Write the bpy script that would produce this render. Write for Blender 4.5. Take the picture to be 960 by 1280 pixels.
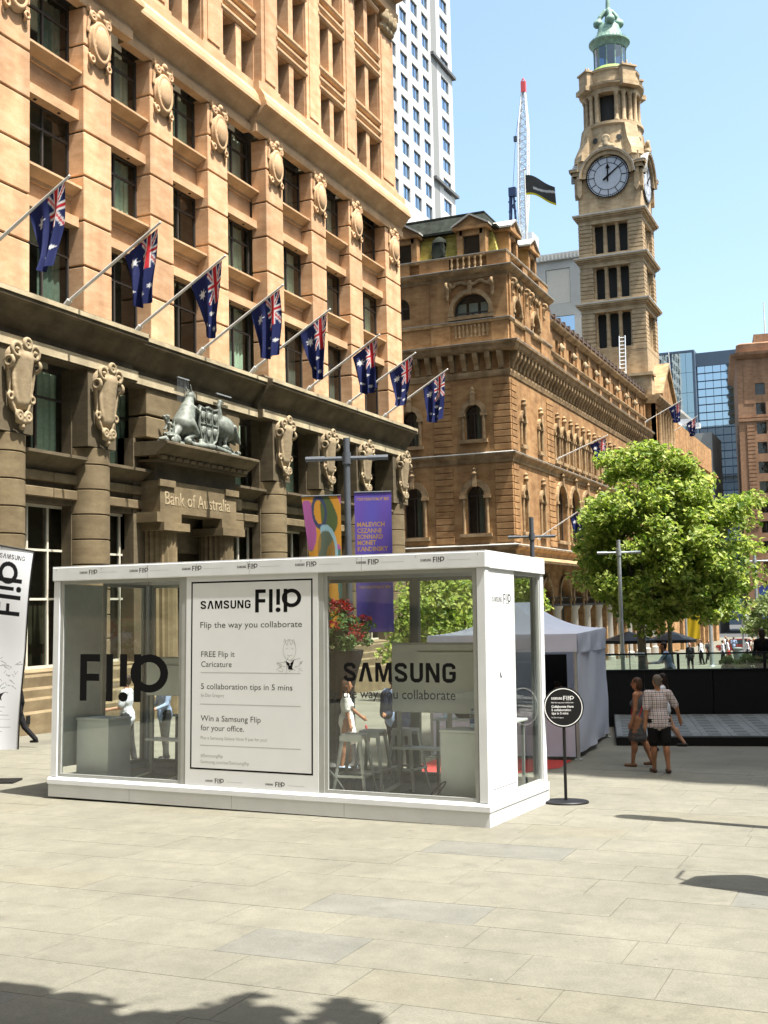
import bpy, bmesh, math, random
import numpy as np
from mathutils import Vector, Matrix
random.seed(7); np.random.seed(7)
for o in list(bpy.data.objects): bpy.data.objects.remove(o)
scene = bpy.context.scene
COL = scene.collection
R = math.radians
# ------------------------------------------------------------ camera
# world: +Y runs down the pedestrian street, +X is the sunny side, -X the building side; metres
CAM_Z = 2.6
def cam_axes(h, p, r):
    f = Vector((-math.sin(h)*math.cos(p), math.cos(h)*math.cos(p), math.sin(p)))
    rt = Vector((math.cos(h), math.sin(h), 0)); up = rt.cross(f)
    return rt*math.cos(r)+up*math.sin(r), -rt*math.sin(r)+up*math.cos(r), f
rt, up, fw = cam_axes(R(23.312), R(4.6256), R(-1.2626))
cd = bpy.data.cameras.new('camera'); cam = bpy.data.objects.new('camera', cd); COL.objects.link(cam)
cam.matrix_world = Matrix(((rt.x, up.x, -fw.x, 0), (rt.y, up.y, -fw.y, 0), (rt.z, up.z, -fw.z, CAM_Z), (0, 0, 0, 1)))
cd.sensor_fit = 'VERTICAL'; cd.sensor_height = 36.0; cd.lens = 1456.67/1280*36
cd.clip_start = 0.1; cd.clip_end = 3000
scene.camera = cam
# ------------------------------------------------------------ sky, sun, exposure
SUN = Vector((1.0, -0.17, 2.5)).normalized()
w = bpy.data.worlds.new('World'); scene.world = w; w.use_nodes = True
nt = w.node_tree; bg = nt.nodes['Background']
sky = nt.nodes.new('ShaderNodeTexSky'); sky.sky_type = 'NISHITA'; sky.sun_disc = False
sky.sun_elevation = math.asin(SUN.z); sky.sun_rotation = math.atan2(SUN.x, SUN.y)
sky.air_density = 1.0; sky.dust_density = 4.0; sky.ozone_density = 0.5; sky.altitude = 0
tint = nt.nodes.new('ShaderNodeMixRGB'); tint.blend_type = 'MULTIPLY'; tint.inputs[0].default_value = 1; tint.inputs[2].default_value = (0.98, 1.07, 1.03, 1)
nt.links.new(sky.outputs[0], tint.inputs[1]); nt.links.new(tint.outputs[0], bg.inputs[0]); bg.inputs[1].default_value = 0.135
sd = bpy.data.lights.new('sun', 'SUN'); sun = bpy.data.objects.new('sun', sd); COL.objects.link(sun)
sd.energy = 5.0; sd.angle = R(0.53); sd.color = (1.0, 0.965, 0.90)
sun.rotation_euler = (-SUN).to_track_quat('-Z', 'Y').to_euler(); sun.location = (20, 0, 60)
vs = scene.view_settings; vs.view_transform = 'Standard'; vs.look = 'None'; vs.gamma = 1; vs.use_curve_mapping = False
vs.exposure = 1.3
scene.cycles.max_bounces = 6; scene.cycles.diffuse_bounces = 1; scene.cycles.transparent_max_bounces = 14
# ------------------------------------------------------------ materials
MATS = {}
def _mat(name):
    m = bpy.data.materials.new(name); m.use_nodes = True; MATS[name] = m
    return m, m.node_tree, m.node_tree.nodes['Principled BSDF']
def N(nt, t, **kw):
    n = nt.nodes.new(t)
    for k, v in kw.items(): setattr(n, k, v)
    return n
def plain(name, col, rough=0.6, metal=0.0, spec=0.5, var=0.06, scale=6.0, bump=0.0, rand=0.0, coat=0):
    """solid paint / cloth / metal with faint noise so that no surface is dead flat"""
    m, nt, p = _mat(name)
    p.inputs['Roughness'].default_value = rough; p.inputs['Metallic'].default_value = metal
    p.inputs['Specular IOR Level'].default_value = spec
    if coat: p.inputs['Coat Weight'].default_value = coat
    tc = N(nt, 'ShaderNodeNewGeometry'); ns = N(nt, 'ShaderNodeTexNoise')
    ns.inputs['Scale'].default_value = scale; ns.inputs['Detail'].default_value = 4
    nt.links.new(tc.outputs['Position'], ns.inputs['Vector'])
    mr = N(nt, 'ShaderNodeMapRange'); mr.inputs[1].default_value = 0.3; mr.inputs[2].default_value = 0.7
    mr.inputs[3].default_value = 1-var; mr.inputs[4].default_value = 1+var
    nt.links.new(ns.outputs[0], mr.inputs[0])
    hsv = N(nt, 'ShaderNodeHueSaturation'); hsv.inputs['Color'].default_value = (*col, 1)
    if rand:
        oi = N(nt, 'ShaderNodeObjectInfo'); r2 = N(nt, 'ShaderNodeMapRange'); r2.inputs[3].default_value = 1-rand; r2.inputs[4].default_value = 1+rand
        nt.links.new(oi.outputs['Random'], r2.inputs[0]); mu = N(nt, 'ShaderNodeMath', operation='MULTIPLY')
        nt.links.new(mr.outputs[0], mu.inputs[0]); nt.links.new(r2.outputs[0], mu.inputs[1]); nt.links.new(mu.outputs[0], hsv.inputs['Value'])
    else: nt.links.new(mr.outputs[0], hsv.inputs['Value'])
    nt.links.new(hsv.outputs[0], p.inputs['Base Color'])
    if bump:
        b = N(nt, 'ShaderNodeBump'); b.inputs['Strength'].default_value = bump; b.inputs['Distance'].default_value = 0.02
        nt.links.new(ns.outputs[0], b.inputs['Height']); nt.links.new(b.outputs[0], p.inputs['Normal'])
    return m
def stone(name, c1, c2, c3=None, scale=1.3, rand=0.12, rough=0.85, bump=0.35, streak=0.25, fine=14.0):
    """weathered stone: big tonal patches, rain streaks, grain; each block differs by its object random"""
    m, nt, p = _mat(name); p.inputs['Roughness'].default_value = rough; p.inputs['Specular IOR Level'].default_value = 0.25
    g = N(nt, 'ShaderNodeNewGeometry'); oi = N(nt, 'ShaderNodeObjectInfo')
    off = N(nt, 'ShaderNodeVectorMath', operation='SCALE'); off.inputs[0].default_value = (17, 31, 23)
    nt.links.new(oi.outputs['Random'], off.inputs['Scale'])
    add = N(nt, 'ShaderNodeVectorMath', operation='ADD'); nt.links.new(g.outputs['Position'], add.inputs[0]); nt.links.new(off.outputs[0], add.inputs[1])
    mp = N(nt, 'ShaderNodeMapping'); mp.inputs['Scale'].default_value = (1, 1, 2.6); nt.links.new(add.outputs[0], mp.inputs[0])
    n1 = N(nt, 'ShaderNodeTexNoise'); n1.inputs['Scale'].default_value = scale; n1.inputs['Detail'].default_value = 6; n1.inputs['Roughness'].default_value = 0.62
    nt.links.new(mp.outputs[0], n1.inputs['Vector'])
    cr = N(nt, 'ShaderNodeValToRGB'); e = cr.color_ramp.elements
    e[0].position = 0.33; e[0].color = (*c1, 1); e[1].position = 0.68; e[1].color = (*c2, 1)
    if c3: el = e.new(0.5); el.color = (*c3, 1)
    nt.links.new(n1.outputs[0], cr.inputs[0])
    mp2 = N(nt, 'ShaderNodeMapping'); mp2.inputs['Scale'].default_value = (1.1, 1.1, 0.16); nt.links.new(g.outputs['Position'], mp2.inputs[0])
    n2 = N(nt, 'ShaderNodeTexNoise'); n2.inputs['Scale'].default_value = 1.0; n2.inputs['Detail'].default_value = 5; nt.links.new(mp2.outputs[0], n2.inputs['Vector'])
    r2 = N(nt, 'ShaderNodeMapRange'); r2.inputs[1].default_value = 0.38; r2.inputs[2].default_value = 0.66; r2.inputs[3].default_value = 1-streak; r2.inputs[4].default_value = 1.05
    nt.links.new(n2.outputs[0], r2.inputs[0])
    n3 = N(nt, 'ShaderNodeTexNoise'); n3.inputs['Scale'].default_value = fine; n3.inputs['Detail'].default_value = 2; nt.links.new(g.outputs['Position'], n3.inputs['Vector'])
    r3 = N(nt, 'ShaderNodeMapRange'); r3.inputs[1].default_value = 0.3; r3.inputs[2].default_value = 0.7; r3.inputs[3].default_value = 0.95; r3.inputs[4].default_value = 1.04
    nt.links.new(n3.outputs[0], r3.inputs[0])
    ro = N(nt, 'ShaderNodeMapRange'); ro.inputs[3].default_value = 1-rand; ro.inputs[4].default_value = 1+rand; nt.links.new(oi.outputs['Random'], ro.inputs[0])
    a = N(nt, 'ShaderNodeMath', operation='MULTIPLY'); b = N(nt, 'ShaderNodeMath', operation='MULTIPLY')
    nt.links.new(r2.outputs[0], a.inputs[0]); nt.links.new(r3.outputs[0], a.inputs[1]); nt.links.new(a.outputs[0], b.inputs[0]); nt.links.new(ro.outputs[0], b.inputs[1])
    hsv = N(nt, 'ShaderNodeHueSaturation'); nt.links.new(cr.outputs[0], hsv.inputs['Color']); nt.links.new(b.outputs[0], hsv.inputs['Value'])
    nt.links.new(hsv.outputs[0], p.inputs['Base Color'])
    bp = N(nt, 'ShaderNodeBump'); bp.inputs['Strength'].default_value = bump; bp.inputs['Distance'].default_value = 0.008
    nt.links.new(n3.outputs[0], bp.inputs['Height']); nt.links.new(bp.outputs[0], p.inputs['Normal'])
    return m
def glass(name, tint, refl=(1, 1, 1), base=0.06, rough=0.02, wob=0.0):
    """thin pane: tinted see-through plus a Fresnel mirror"""
    m, nt, p = _mat(name); nt.nodes.remove(p); out = nt.nodes['Material Output']
    t = N(nt, 'ShaderNodeBsdfTransparent'); t.inputs[0].default_value = (*tint, 1)
    g = N(nt, 'ShaderNodeBsdfGlossy'); g.inputs[0].default_value = (*refl, 1); g.inputs['Roughness'].default_value = rough
    lw = N(nt, 'ShaderNodeLayerWeight'); lw.inputs[0].default_value = 0.5; pw_ = N(nt, 'ShaderNodeMath', operation='POWER'); pw_.inputs[1].default_value = 4.0; nt.links.new(lw.outputs['Facing'], pw_.inputs[0])
    mr = N(nt, 'ShaderNodeMapRange'); mr.inputs[3].default_value = base; mr.inputs[4].default_value = 1.0; nt.links.new(pw_.outputs[0], mr.inputs[0])
    if wob:
        ns = N(nt, 'ShaderNodeTexNoise'); ns.inputs['Scale'].default_value = 0.9; ge = N(nt, 'ShaderNodeNewGeometry'); nt.links.new(ge.outputs['Position'], ns.inputs['Vector'])
        b = N(nt, 'ShaderNodeBump'); b.inputs['Strength'].default_value = wob; b.inputs['Distance'].default_value = 0.05
        nt.links.new(ns.outputs[0], b.inputs['Height']); nt.links.new(b.outputs[0], g.inputs['Normal'])
    mx = N(nt, 'ShaderNodeMixShader'); nt.links.new(mr.outputs[0], mx.inputs[0]); nt.links.new(t.outputs[0], mx.inputs[1]); nt.links.new(g.outputs[0], mx.inputs[2])
    nt.links.new(mx.outputs[0], out.inputs[0]); return m
def leafmat(name, c1, c2, c3):
    m, nt, p = _mat(name); out = nt.nodes['Material Output']
    g = N(nt, 'ShaderNodeNewGeometry'); cr = N(nt, 'ShaderNodeValToRGB'); e = cr.color_ramp.elements
    e[0].color = (*c1, 1); e[1].color = (*c3, 1); el = e.new(0.5); el.color = (*c2, 1)
    nt.links.new(g.outputs['Random Per Island'], cr.inputs[0])
    nt.links.new(cr.outputs[0], p.inputs['Base Color']); p.inputs['Roughness'].default_value = 0.5; p.inputs['Specular IOR Level'].default_value = 0.3
    t = N(nt, 'ShaderNodeBsdfTranslucent'); h = N(nt, 'ShaderNodeHueSaturation'); h.inputs['Value'].default_value = 1.7; h.inputs['Saturation'].default_value = 1.1
    nt.links.new(cr.outputs[0], h.inputs['Color']); nt.links.new(h.outputs[0], t.inputs[0])
    mx = N(nt, 'ShaderNodeMixShader'); mx.inputs[0].default_value = 0.42
    nt.links.new(p.outputs[0], mx.inputs[1]); nt.links.new(t.outputs[0], mx.inputs[2]); nt.links.new(mx.outputs[0], out.inputs[0]); return m
def printed(name, rough=0.7, trans=0.0):
    """flat print carried by the cloth as a colour attribute called print"""
    m, nt, p = _mat(name); a = N(nt, 'ShaderNodeAttribute'); a.attribute_name = 'print'; p.inputs['Roughness'].default_value = rough
    p.inputs['Specular IOR Level'].default_value = 0.2
    nt.links.new(a.outputs['Color'], p.inputs['Base Color'])
    if trans:
        out = nt.nodes['Material Output']; t = N(nt, 'ShaderNodeBsdfTranslucent'); mx = N(nt, 'ShaderNodeMixShader'); mx.inputs[0].default_value = trans
        nt.links.new(a.outputs['Color'], t.inputs[0]); nt.links.new(p.outputs[0], mx.inputs[1]); nt.links.new(t.outputs[0], mx.inputs[2]); nt.links.new(mx.outputs[0], out.inputs[0])
    return m
SAND = stone('warm_sandstone', (0.55, 0.31, 0.165), (0.71, 0.46, 0.28), (0.64, 0.385, 0.215), rand=0.14, streak=0.2)
SANDB = stone('warm_sandstone_trim', (0.52, 0.32, 0.17), (0.64, 0.425, 0.25), rand=0.06, streak=0.15)
TRACH = stone('brown_trachyte', (0.155, 0.116, 0.064), (0.235, 0.182, 0.106), (0.195, 0.147, 0.083), rand=0.10, streak=0.2)
TRACHD = stone('brown_trachyte_trim', (0.105, 0.082, 0.05), (0.165, 0.13, 0.08), rand=0.08, streak=0.3)
CARV = stone('carved_sandstone', (0.30, 0.225, 0.135), (0.42, 0.33, 0.21), rand=0.07, streak=0.25, scale=4)
GPO = stone('orange_brown_sandstone', (0.25, 0.128, 0.052), (0.44, 0.262, 0.12), (0.36, 0.198, 0.085), rand=0.08, streak=0.28, scale=.9)
GPOT = stone('weathered_sandstone_trim', (0.26, 0.17, 0.09), (0.46, 0.33, 0.19), (0.38, 0.25, 0.13), rand=0.05, streak=0.4)
TOWER = stone('tower_sandstone', (0.36, 0.245, 0.135), (0.53, 0.395, 0.245), (0.46, 0.335, 0.20), rand=0.07, streak=0.25)
BRWN = stone('red_brown_granite', (0.25, 0.138, 0.078), (0.34, 0.20, 0.12), rand=0.04, streak=0.2)
LEADW = plain('pale_lead_capping', (0.36, 0.345, 0.31), 0.6, var=0.15)
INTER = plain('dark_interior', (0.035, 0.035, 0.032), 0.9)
BRONZE = plain('grey_green_bronze', (0.15, 0.165, 0.14), 0.6, metal=0.0, var=0.35, scale=7, bump=0.2)
COPPER = plain('green_copper', (0.165, 0.265, 0.205), 0.6, var=0.3, scale=3)
COPPERD = plain('mossy_green_copper', (0.20, 0.28, 0.07), 0.8, var=0.3, scale=4)
FRAMEW = plain('dark_window_timber', (0.055, 0.045, 0.038), 0.5)
FRAMEL = plain('cream_window_timber', (0.62, 0.58, 0.48), 0.5)
CURT2 = plain('beige_blind', (0.46, 0.44, 0.36), 0.9, var=0.1, scale=5)
CURT = plain('pale_green_curtain', (0.50, 0.58, 0.46), 0.9, var=0.15, scale=9)
PANE = glass('window_glass', (0.78, 0.88, 0.82), base=0.05, wob=0.08)
PANED = glass('dark_window_glass', (0.42, 0.48, 0.46), base=0.05, wob=0.08)
KGLASS = glass('kiosk_glass', (0.90, 0.94, 0.92), base=0.085)
BGLASS = glass('green_barrier_glass', (0.62, 0.76, 0.70), base=0.09)
WHITE = plain('white_powder_coat', (0.79, 0.81, 0.835), 0.35, var=0.045, scale=3)
WHITEG = plain('pale_grey_aluminium', (0.42, 0.43, 0.41), 0.5, metal=0.1, var=0.05)
VINYL = plain('white_poster_vinyl', (0.83, 0.845, 0.86), 0.45, var=0.02, scale=3)
INK = plain('black_print', (0.006, 0.006, 0.0065), 0.8, spec=0.15)
INKG = plain('grey_print', (0.05, 0.05, 0.05), 0.8, spec=0.15)
GREYP = plain('pale_grey_print', (0.42, 0.43, 0.42), 0.6)
WINK = plain('white_print', (0.8, 0.8, 0.78), 0.6)
GOLD = plain('mustard_print', (0.42, 0.27, 0.06), 0.6)
BLACKM = plain('black_powder_coat', (0.009, 0.009, 0.0095), 0.5, spec=0.3, var=0.1)
STEEL = plain('galvanised_grey_steel', (0.085, 0.095, 0.11), 0.55, metal=0.1, var=0.12)
STEELL = plain('pale_galvanised_steel', (0.42, 0.45, 0.47), 0.4, metal=0.5, var=0.1)
STOOLM = plain('grey_stool_enamel', (0.72, 0.73, 0.73), 0.35, metal=0.3)
POLEW = plain('white_flagpole_paint', (0.62, 0.62, 0.60), 0.35, var=0.08)
TENTM = plain('bluish_white_tent_cloth', (0.78, 0.82, 0.97), 0.75, var=0.04, scale=2.5, bump=0.05)
def see_through_cloth(m, col, f):
    nt = m.node_tree; p = nt.nodes['Principled BSDF']; t = N(nt, 'ShaderNodeBsdfTranslucent'); t.inputs[0].default_value = (*col, 1); mx = N(nt, 'ShaderNodeMixShader'); mx.inputs[0].default_value = f
    nt.links.new(p.outputs[0], mx.inputs[1]); nt.links.new(t.outputs[0], mx.inputs[2]); nt.links.new(mx.outputs[0], nt.nodes['Material Output'].inputs[0])
see_through_cloth(TENTM, (.80, .83, .96), .2)
CARPET = plain('red_carpet', (0.35, 0.03, 0.025), 0.95, var=0.15, scale=60)
DARKFL = plain('dark_grey_flooring', (0.07, 0.07, 0.065), 0.6, var=0.1)
BARK = plain('grey_plane_bark', (0.15, 0.13, 0.09), 0.9, var=0.35, scale=5, bump=0.4)
LEAF = leafmat('plane_leaf', (0.075, 0.14, 0.022), (0.24, 0.31, 0.058), (0.42, 0.46, 0.14))
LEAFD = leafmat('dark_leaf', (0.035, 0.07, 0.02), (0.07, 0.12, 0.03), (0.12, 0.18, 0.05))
LEAFP = leafmat('pale_leaf', (0.11, 0.15, 0.05), (0.18, 0.23, 0.08), (0.24, 0.28, 0.12))
FLOWER = leafmat('red_flower', (0.10, 0.006, 0.008), (0.19, 0.012, 0.012), (0.24, 0.03, 0.02))
FLAGM = printed('printed_flag_cloth', 0.75, 0.25)
POSTERM = printed('printed_banner_cloth', 0.7, 0.1)
# ------------------------------------------------------------ mesh helpers
I4 = Matrix.Identity(4)
WM = {}
def T(x, y, z): return Matrix.Translation((x, y, z))
def RZ(a): return Matrix.Rotation(a, 4, 'Z')
class MB:
    """collects faces; T maps local (u, depth, z) to where the face goes"""
    def __init__(s, M=None): s.v = []; s.f = []; s.m = []; s.s = []; s.T = M
    def pt(s, p):
        if s.T is not None: p = s.T @ Vector(p)
        s.v.append((p[0], p[1], p[2])); return len(s.v)-1
    def face(s, ids, m=0, sm=False): s.f.append(tuple(ids)); s.m.append(m); s.s.append(sm)
    def poly(s, pts, m=0, sm=False): s.face([s.pt(p) for p in pts], m, sm)
    def box(s, x0, x1, y0, y1, z0, z1, m=0):
        a = [s.pt(p) for p in ((x0,y0,z0),(x1,y0,z0),(x1,y1,z0),(x0,y1,z0),(x0,y0,z1),(x1,y0,z1),(x1,y1,z1),(x0,y1,z1))]
        for q in ((0,3,2,1),(4,5,6,7),(0,1,5,4),(1,2,6,5),(2,3,7,6),(3,0,4,7)): s.face([a[i] for i in q], m)
        return s
    def bbox(s, x0, x1, y0, y1, z0, z1, b=0.02, m=0):
        """box with chamfered upright and front edges"""
        ring = [(x0+b, y0), (x1-b, y0), (x1, y0+b), (x1, y1), (x0, y1), (x0, y0+b)]
        inner = [(x0+b, y0+b), (x1-b, y0+b), (x1-b, y0+b), (x1-b, y1), (x0+b, y1), (x0+b, y0+b)]
        lv = []
        for rg, z in ((inner, z0), (ring, z0+b), (ring, z1-b), (inner, z1)): lv.append([s.pt((x, y, z)) for x, y in rg])
        n = 6
        for k in range(3):
            for i in range(n): s.face((lv[k][i], lv[k][(i+1)%n], lv[k+1][(i+1)%n], lv[k+1][i]), m)
        s.face(lv[0][::-1], m); s.face(lv[3], m); return s
    def prism(s, poly, axis, a, b, m=0, sm=False):
        """2D polygon extruded: axis 'u' -> poly in (d,z); 'd' -> (u,z); 'z' -> (u,d)"""
        def P(q, t): return {'u': (t, q[0], q[1]), 'd': (q[0], t, q[1]), 'z': (q[0], q[1], t)}[axis]
        A = [s.pt(P(q, a)) for q in poly]; B = [s.pt(P(q, b)) for q in poly]; n = len(poly)
        ar = sum(poly[i][0]*poly[(i+1)%n][1]-poly[(i+1)%n][0]*poly[i][1] for i in range(n))
        flip = (ar < 0) != (axis == 'd')
        if b < a: flip = not flip
        for i in range(n):
            q = (A[i], A[(i+1)%n], B[(i+1)%n], B[i]); s.face(q[::-1] if flip else q, m, sm)
        s.face(A if flip else A[::-1], m); s.face(B[::-1] if flip else B, m); return s
    def cyl(s, p0, p1, r0, r1=None, n=12, caps=True, m=0, sm=True):
        return s.tube([p0, p1], [r0, r0 if r1 is None else r1], n, caps, m, sm)
    def tube(s, pts, rad, n=8, caps=True, m=0, sm=True):
        pts = [Vector(p) for p in pts]; rings = []; prev = None
        for i, p in enumerate(pts):
            d = (pts[min(i+1, len(pts)-1)]-pts[max(i-1, 0)]).normalized()
            if prev is None: a = d.orthogonal().normalized()
            else:
                a = prev-d*prev.dot(d); a = a.normalized() if a.length > 1e-6 else d.orthogonal().normalized()
            prev = a; b = d.cross(a); r = rad[i] if isinstance(rad, (list, tuple)) else rad
            rings.append([s.pt(p+(a*math.cos(t)+b*math.sin(t))*r) for t in [2*math.pi*k/n for k in range(n)]])
        for i in range(len(rings)-1):
            for k in range(n): s.face((rings[i][k], rings[i][(k+1)%n], rings[i+1][(k+1)%n], rings[i+1][k]), m, sm)
        if caps: s.face(rings[0][::-1], m); s.face(rings[-1], m)
        return s
    def lathe(s, prof, c=(0, 0, 0), n=20, m=0, sm=True, a0=0, a1=2*math.pi, sx=1, sy=1):
        full = abs(a1-a0-2*math.pi) < 1e-6; k = n if full else n+1
        rings = [[s.pt((c[0]+r*math.cos(a0+(a1-a0)*i/n)*sx, c[1]+r*math.sin(a0+(a1-a0)*i/n)*sy, c[2]+z)) for i in range(k)] for r, z in prof]
        for j in range(len(prof)-1):
            for i in range(n if full else n):
                i2 = (i+1) % k
                s.face((rings[j][i], rings[j][i2], rings[j+1][i2], rings[j+1][i]), m, sm)
        if prof[0][0] > 1e-4: s.face(rings[0][::-1], m)
        if prof[-1][0] > 1e-4: s.face(rings[-1], m)
        return s
    def disc(s, c, rx, ry, n=24, m=0, z=None, hole=None):
        """flat ring or disc in local x,y at c"""
        o = [s.pt((c[0]+rx*math.cos(2*math.pi*i/n), c[1]+ry*math.sin(2*math.pi*i/n), c[2])) for i in range(n)]
        if hole:
            q = [s.pt((c[0]+rx*hole*math.cos(2*math.pi*i/n), c[1]+ry*hole*math.sin(2*math.pi*i/n), c[2])) for i in range(n)]
            for i in range(n): s.face((o[i], o[(i+1)%n], q[(i+1)%n], q[i]), m)
        else: s.face(o, m)
        return s
    def wall(s, u0, u1, z0, z1, ops, d0=0.0, t=0.4, m=0, seg=10):
        """wall slab with openings (uc, w, zs, zt, arched): zt is the flat top, or the spring of a round head"""
        cur = u0
        for uc, wd, zs, zt, ar in sorted(ops):
            a, b = uc-wd/2, uc+wd/2
            if a > cur+1e-4: s.box(cur, a, d0, d0+t, z0, z1, m)
            if zs > z0+1e-4: s.box(a, b, d0, d0+t, z0, zs, m)
            if not ar:
                if zt < z1-1e-4: s.box(a, b, d0, d0+t, zt, z1, m)
            else:
                r = wd/2
                pts = [(uc-r*math.cos(math.pi*i/seg), zt+r*math.sin(math.pi*i/seg)) for i in range(seg+1)]
                for i in range(seg):
                    (ua, za), (ub, zb) = pts[i], pts[i+1]
                    s.poly([(ua, d0, za), (ub, d0, zb), (ub, d0, z1), (ua, d0, z1)], m)
                    s.poly([(ua, d0, za), (ua, d0+t, za), (ub, d0+t, zb), (ub, d0, zb)], m)
            cur = b
        if u1 > cur+1e-4: s.box(cur, u1, d0, d0+t, z0, z1, m)
        return s
    def arch_ring(s, uc, zs, r0, r1, d0, d1, n=12, m=0):
        """projecting round-arch moulding between radii r0 and r1"""
        P = [(math.cos(math.pi*i/n), math.sin(math.pi*i/n)) for i in range(n+1)]
        for i in range(n):
            q = [(uc-r*c, d, zs+r*sn) for (c, sn) in (P[i], P[i+1]) for r in (r0, r1) for d in (d0, d1)]
            a = [s.pt(p) for p in q]  # 0:(i,r0,d0)1:(i,r0,d1)2:(i,r1,d0)3:(i,r1,d1)4..7 next
            for fc in ((0,4,6,2), (2,6,7,3), (0,1,5,4)): s.face([a[k] for k in fc], m)
        return s
    def mesh(s, name):
        me = bpy.data.meshes.new(name); me.from_pydata(s.v, [], s.f)
        me.polygons.foreach_set('material_index', s.m); me.polygons.foreach_set('use_smooth', s.s); me.update()
        if any(s.s): me.set_sharp_from_angle(angle=R(38))
        return me
def tag(o, label=None, cat=None, group=None, kind=None):
    if label: o['label'] = label
    if cat: o['category'] = cat
    if group: o['group'] = group
    if kind: o['kind'] = kind
    return o
def add(name, data, mats, parent=None, M=I4, **kw):
    me = data.mesh(name) if isinstance(data, MB) else data
    o = bpy.data.objects.new(name, me); COL.objects.link(o)
    if mats is not None and len(me.materials) == 0:
        for m in (mats if isinstance(mats, (list, tuple)) else [mats]): me.materials.append(m)
    if parent is not None: o.parent = parent; o.matrix_basis = WM[parent.name].inverted() @ M
    else: o.matrix_basis = M
    WM[o.name] = M.copy(); return tag(o, **kw)
def thing(name, label, cat, M=I4, group=None, kind=None):
    o = bpy.data.objects.new(name, None); COL.objects.link(o); o.matrix_basis = M; o.empty_display_size = 0.3
    WM[o.name] = M.copy(); return tag(o, label, cat, group, kind)
def dup(root, M, **kw):
    """copy of a thing, its parts and sub-parts, placed at M"""
    def cp(o, par):
        c = o.copy(); COL.objects.link(c)
        if par is not None: c.parent = par
        WM[c.name] = M.copy()
        for ch in o.children: cp(ch, c)
        return c
    r = cp(root, None); r.matrix_basis = M
    for k in ('label', 'group'):
        if k in kw: r[k] = kw[k]
    return r
def gz(y): return -0.023*max(-12.0, min(y, 130.0))
FACE = Matrix.Rotation(math.pi/2, 4, 'X')         # text plane -> upright, facing -depth
_tc = {}
def strip(path, th):
    """thick line as a list of quads in 2D"""
    n = len(path); L = []; Rr = []
    for i, p in enumerate(path):
        a = Vector(path[max(i-1, 0)]); b = Vector(path[min(i+1, n-1)]); d = (b-a).normalized(); nr = Vector((-d.y, d.x))*th/2; q = Vector(p); L.append(q+nr); Rr.append(q-nr)
    return [[tuple(Rr[i]), tuple(Rr[i+1]), tuple(L[i+1]), tuple(L[i])] for i in range(n-1)]
def wordmark():
    """SAMSUNG in heavy even strokes, the A without its bar; cap height 100"""
    S_ = strip([(63, 70), (60, 82), (50, 90), (25, 90), (13, 84), (10, 73), (14, 62), (25, 56), (49, 45), (60, 38), (64, 27), (61, 16), (50, 10), (24, 10), (13, 17), (10, 30)], 20)
    A_ = [[(0, 0), (22, 0), (41, 74), (40, 100), (27, 100)], [(60, 0), (82, 0), (55, 100), (40, 100), (41, 74)]]
    M_ = [[(0, 0), (19, 0), (19, 100), (0, 100)], [(76, 0), (95, 0), (95, 100), (76, 100)], [(19, 100), (19, 68), (39, 0), (47.5, 0), (47.5, 32), (29, 100)], [(76, 100), (66, 100), (47.5, 32), (47.5, 0), (56, 0), (76, 68)]]
    U_ = strip([(10, 100), (10, 30), (14, 16), (25, 9), (47, 9), (58, 16), (62, 30), (62, 100)], 20)
    N_ = [[(0, 0), (19, 0), (19, 100), (0, 100)], [(57, 0), (76, 0), (76, 100), (57, 100)], [(19, 100), (19, 66), (53, 0), (57, 0), (57, 34), (23, 100)]]
    G_ = strip([(64, 70), (61, 82), (50, 90), (25, 90), (13, 84), (10, 70), (10, 30), (13, 16), (25, 10), (50, 10), (61, 16), (64, 30), (64, 48)], 20)+[[(38, 40), (74, 40), (74, 56), (38, 56)]]
    out = []; x = 0
    for g, wd in ((S_, 74), (A_, 82), (M_, 95), (S_, 74), (U_, 72), (N_, 76), (G_, 74)):
        out += [[(a+x, b) for a, b in q] for q in g]; x += wd+15
    return out, x-15
def wordmark_mesh(wd, h, depth=0.0):
    q, w0 = wordmark(); m = MB(); k = 0
    for p in q:
        k += 1; m.poly([(a*wd/w0, b*h/100, .00001*(k % 5)) for a, b in p])
    return m.mesh('lettering')
SAM = 'SAMSUNG'
def text(s, size, mat, parent, M, width=None, align='LEFT', bold=0.0, depth=0.004, name='lettering', shear=0.0):
    """raised lettering; M puts the text's baseline start in the world (local x along, y up)"""
    key = (s, size, width, align, bold, depth)
    if key not in _tc and s == SAM: _tc[key] = wordmark_mesh(width or size*4, size*.72)
    if key not in _tc:
        c = bpy.data.curves.new(name, 'FONT'); c.body = s; c.size = size; c.align_x = align; c.offset = bold*size; c.extrude = depth/2 if depth > .005 else 0; c.resolution_u = 3
        t = bpy.data.objects.new('tmp', c); COL.objects.link(t); bpy.context.view_layer.update()
        me = bpy.data.meshes.new_from_object(t); bpy.data.objects.remove(t)
        n = len(me.vertices)
        if n and width:
            co = np.empty(n*3, np.float32); me.vertices.foreach_get('co', co); co = co.reshape(-1, 3)
            wd = co[:, 0].max()-co[:, 0].min(); co[:, 0] *= width/wd
            if align == 'LEFT': co[:, 0] -= co[:, 0].min()
            me.vertices.foreach_set('co', co.ravel()); me.update()
        _tc[key] = me
    me = _tc[key]
    if len(me.materials) and me.materials[0] != mat: me = me.copy(); me.materials.clear()
    return add(name, me, mat, parent, M)
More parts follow.
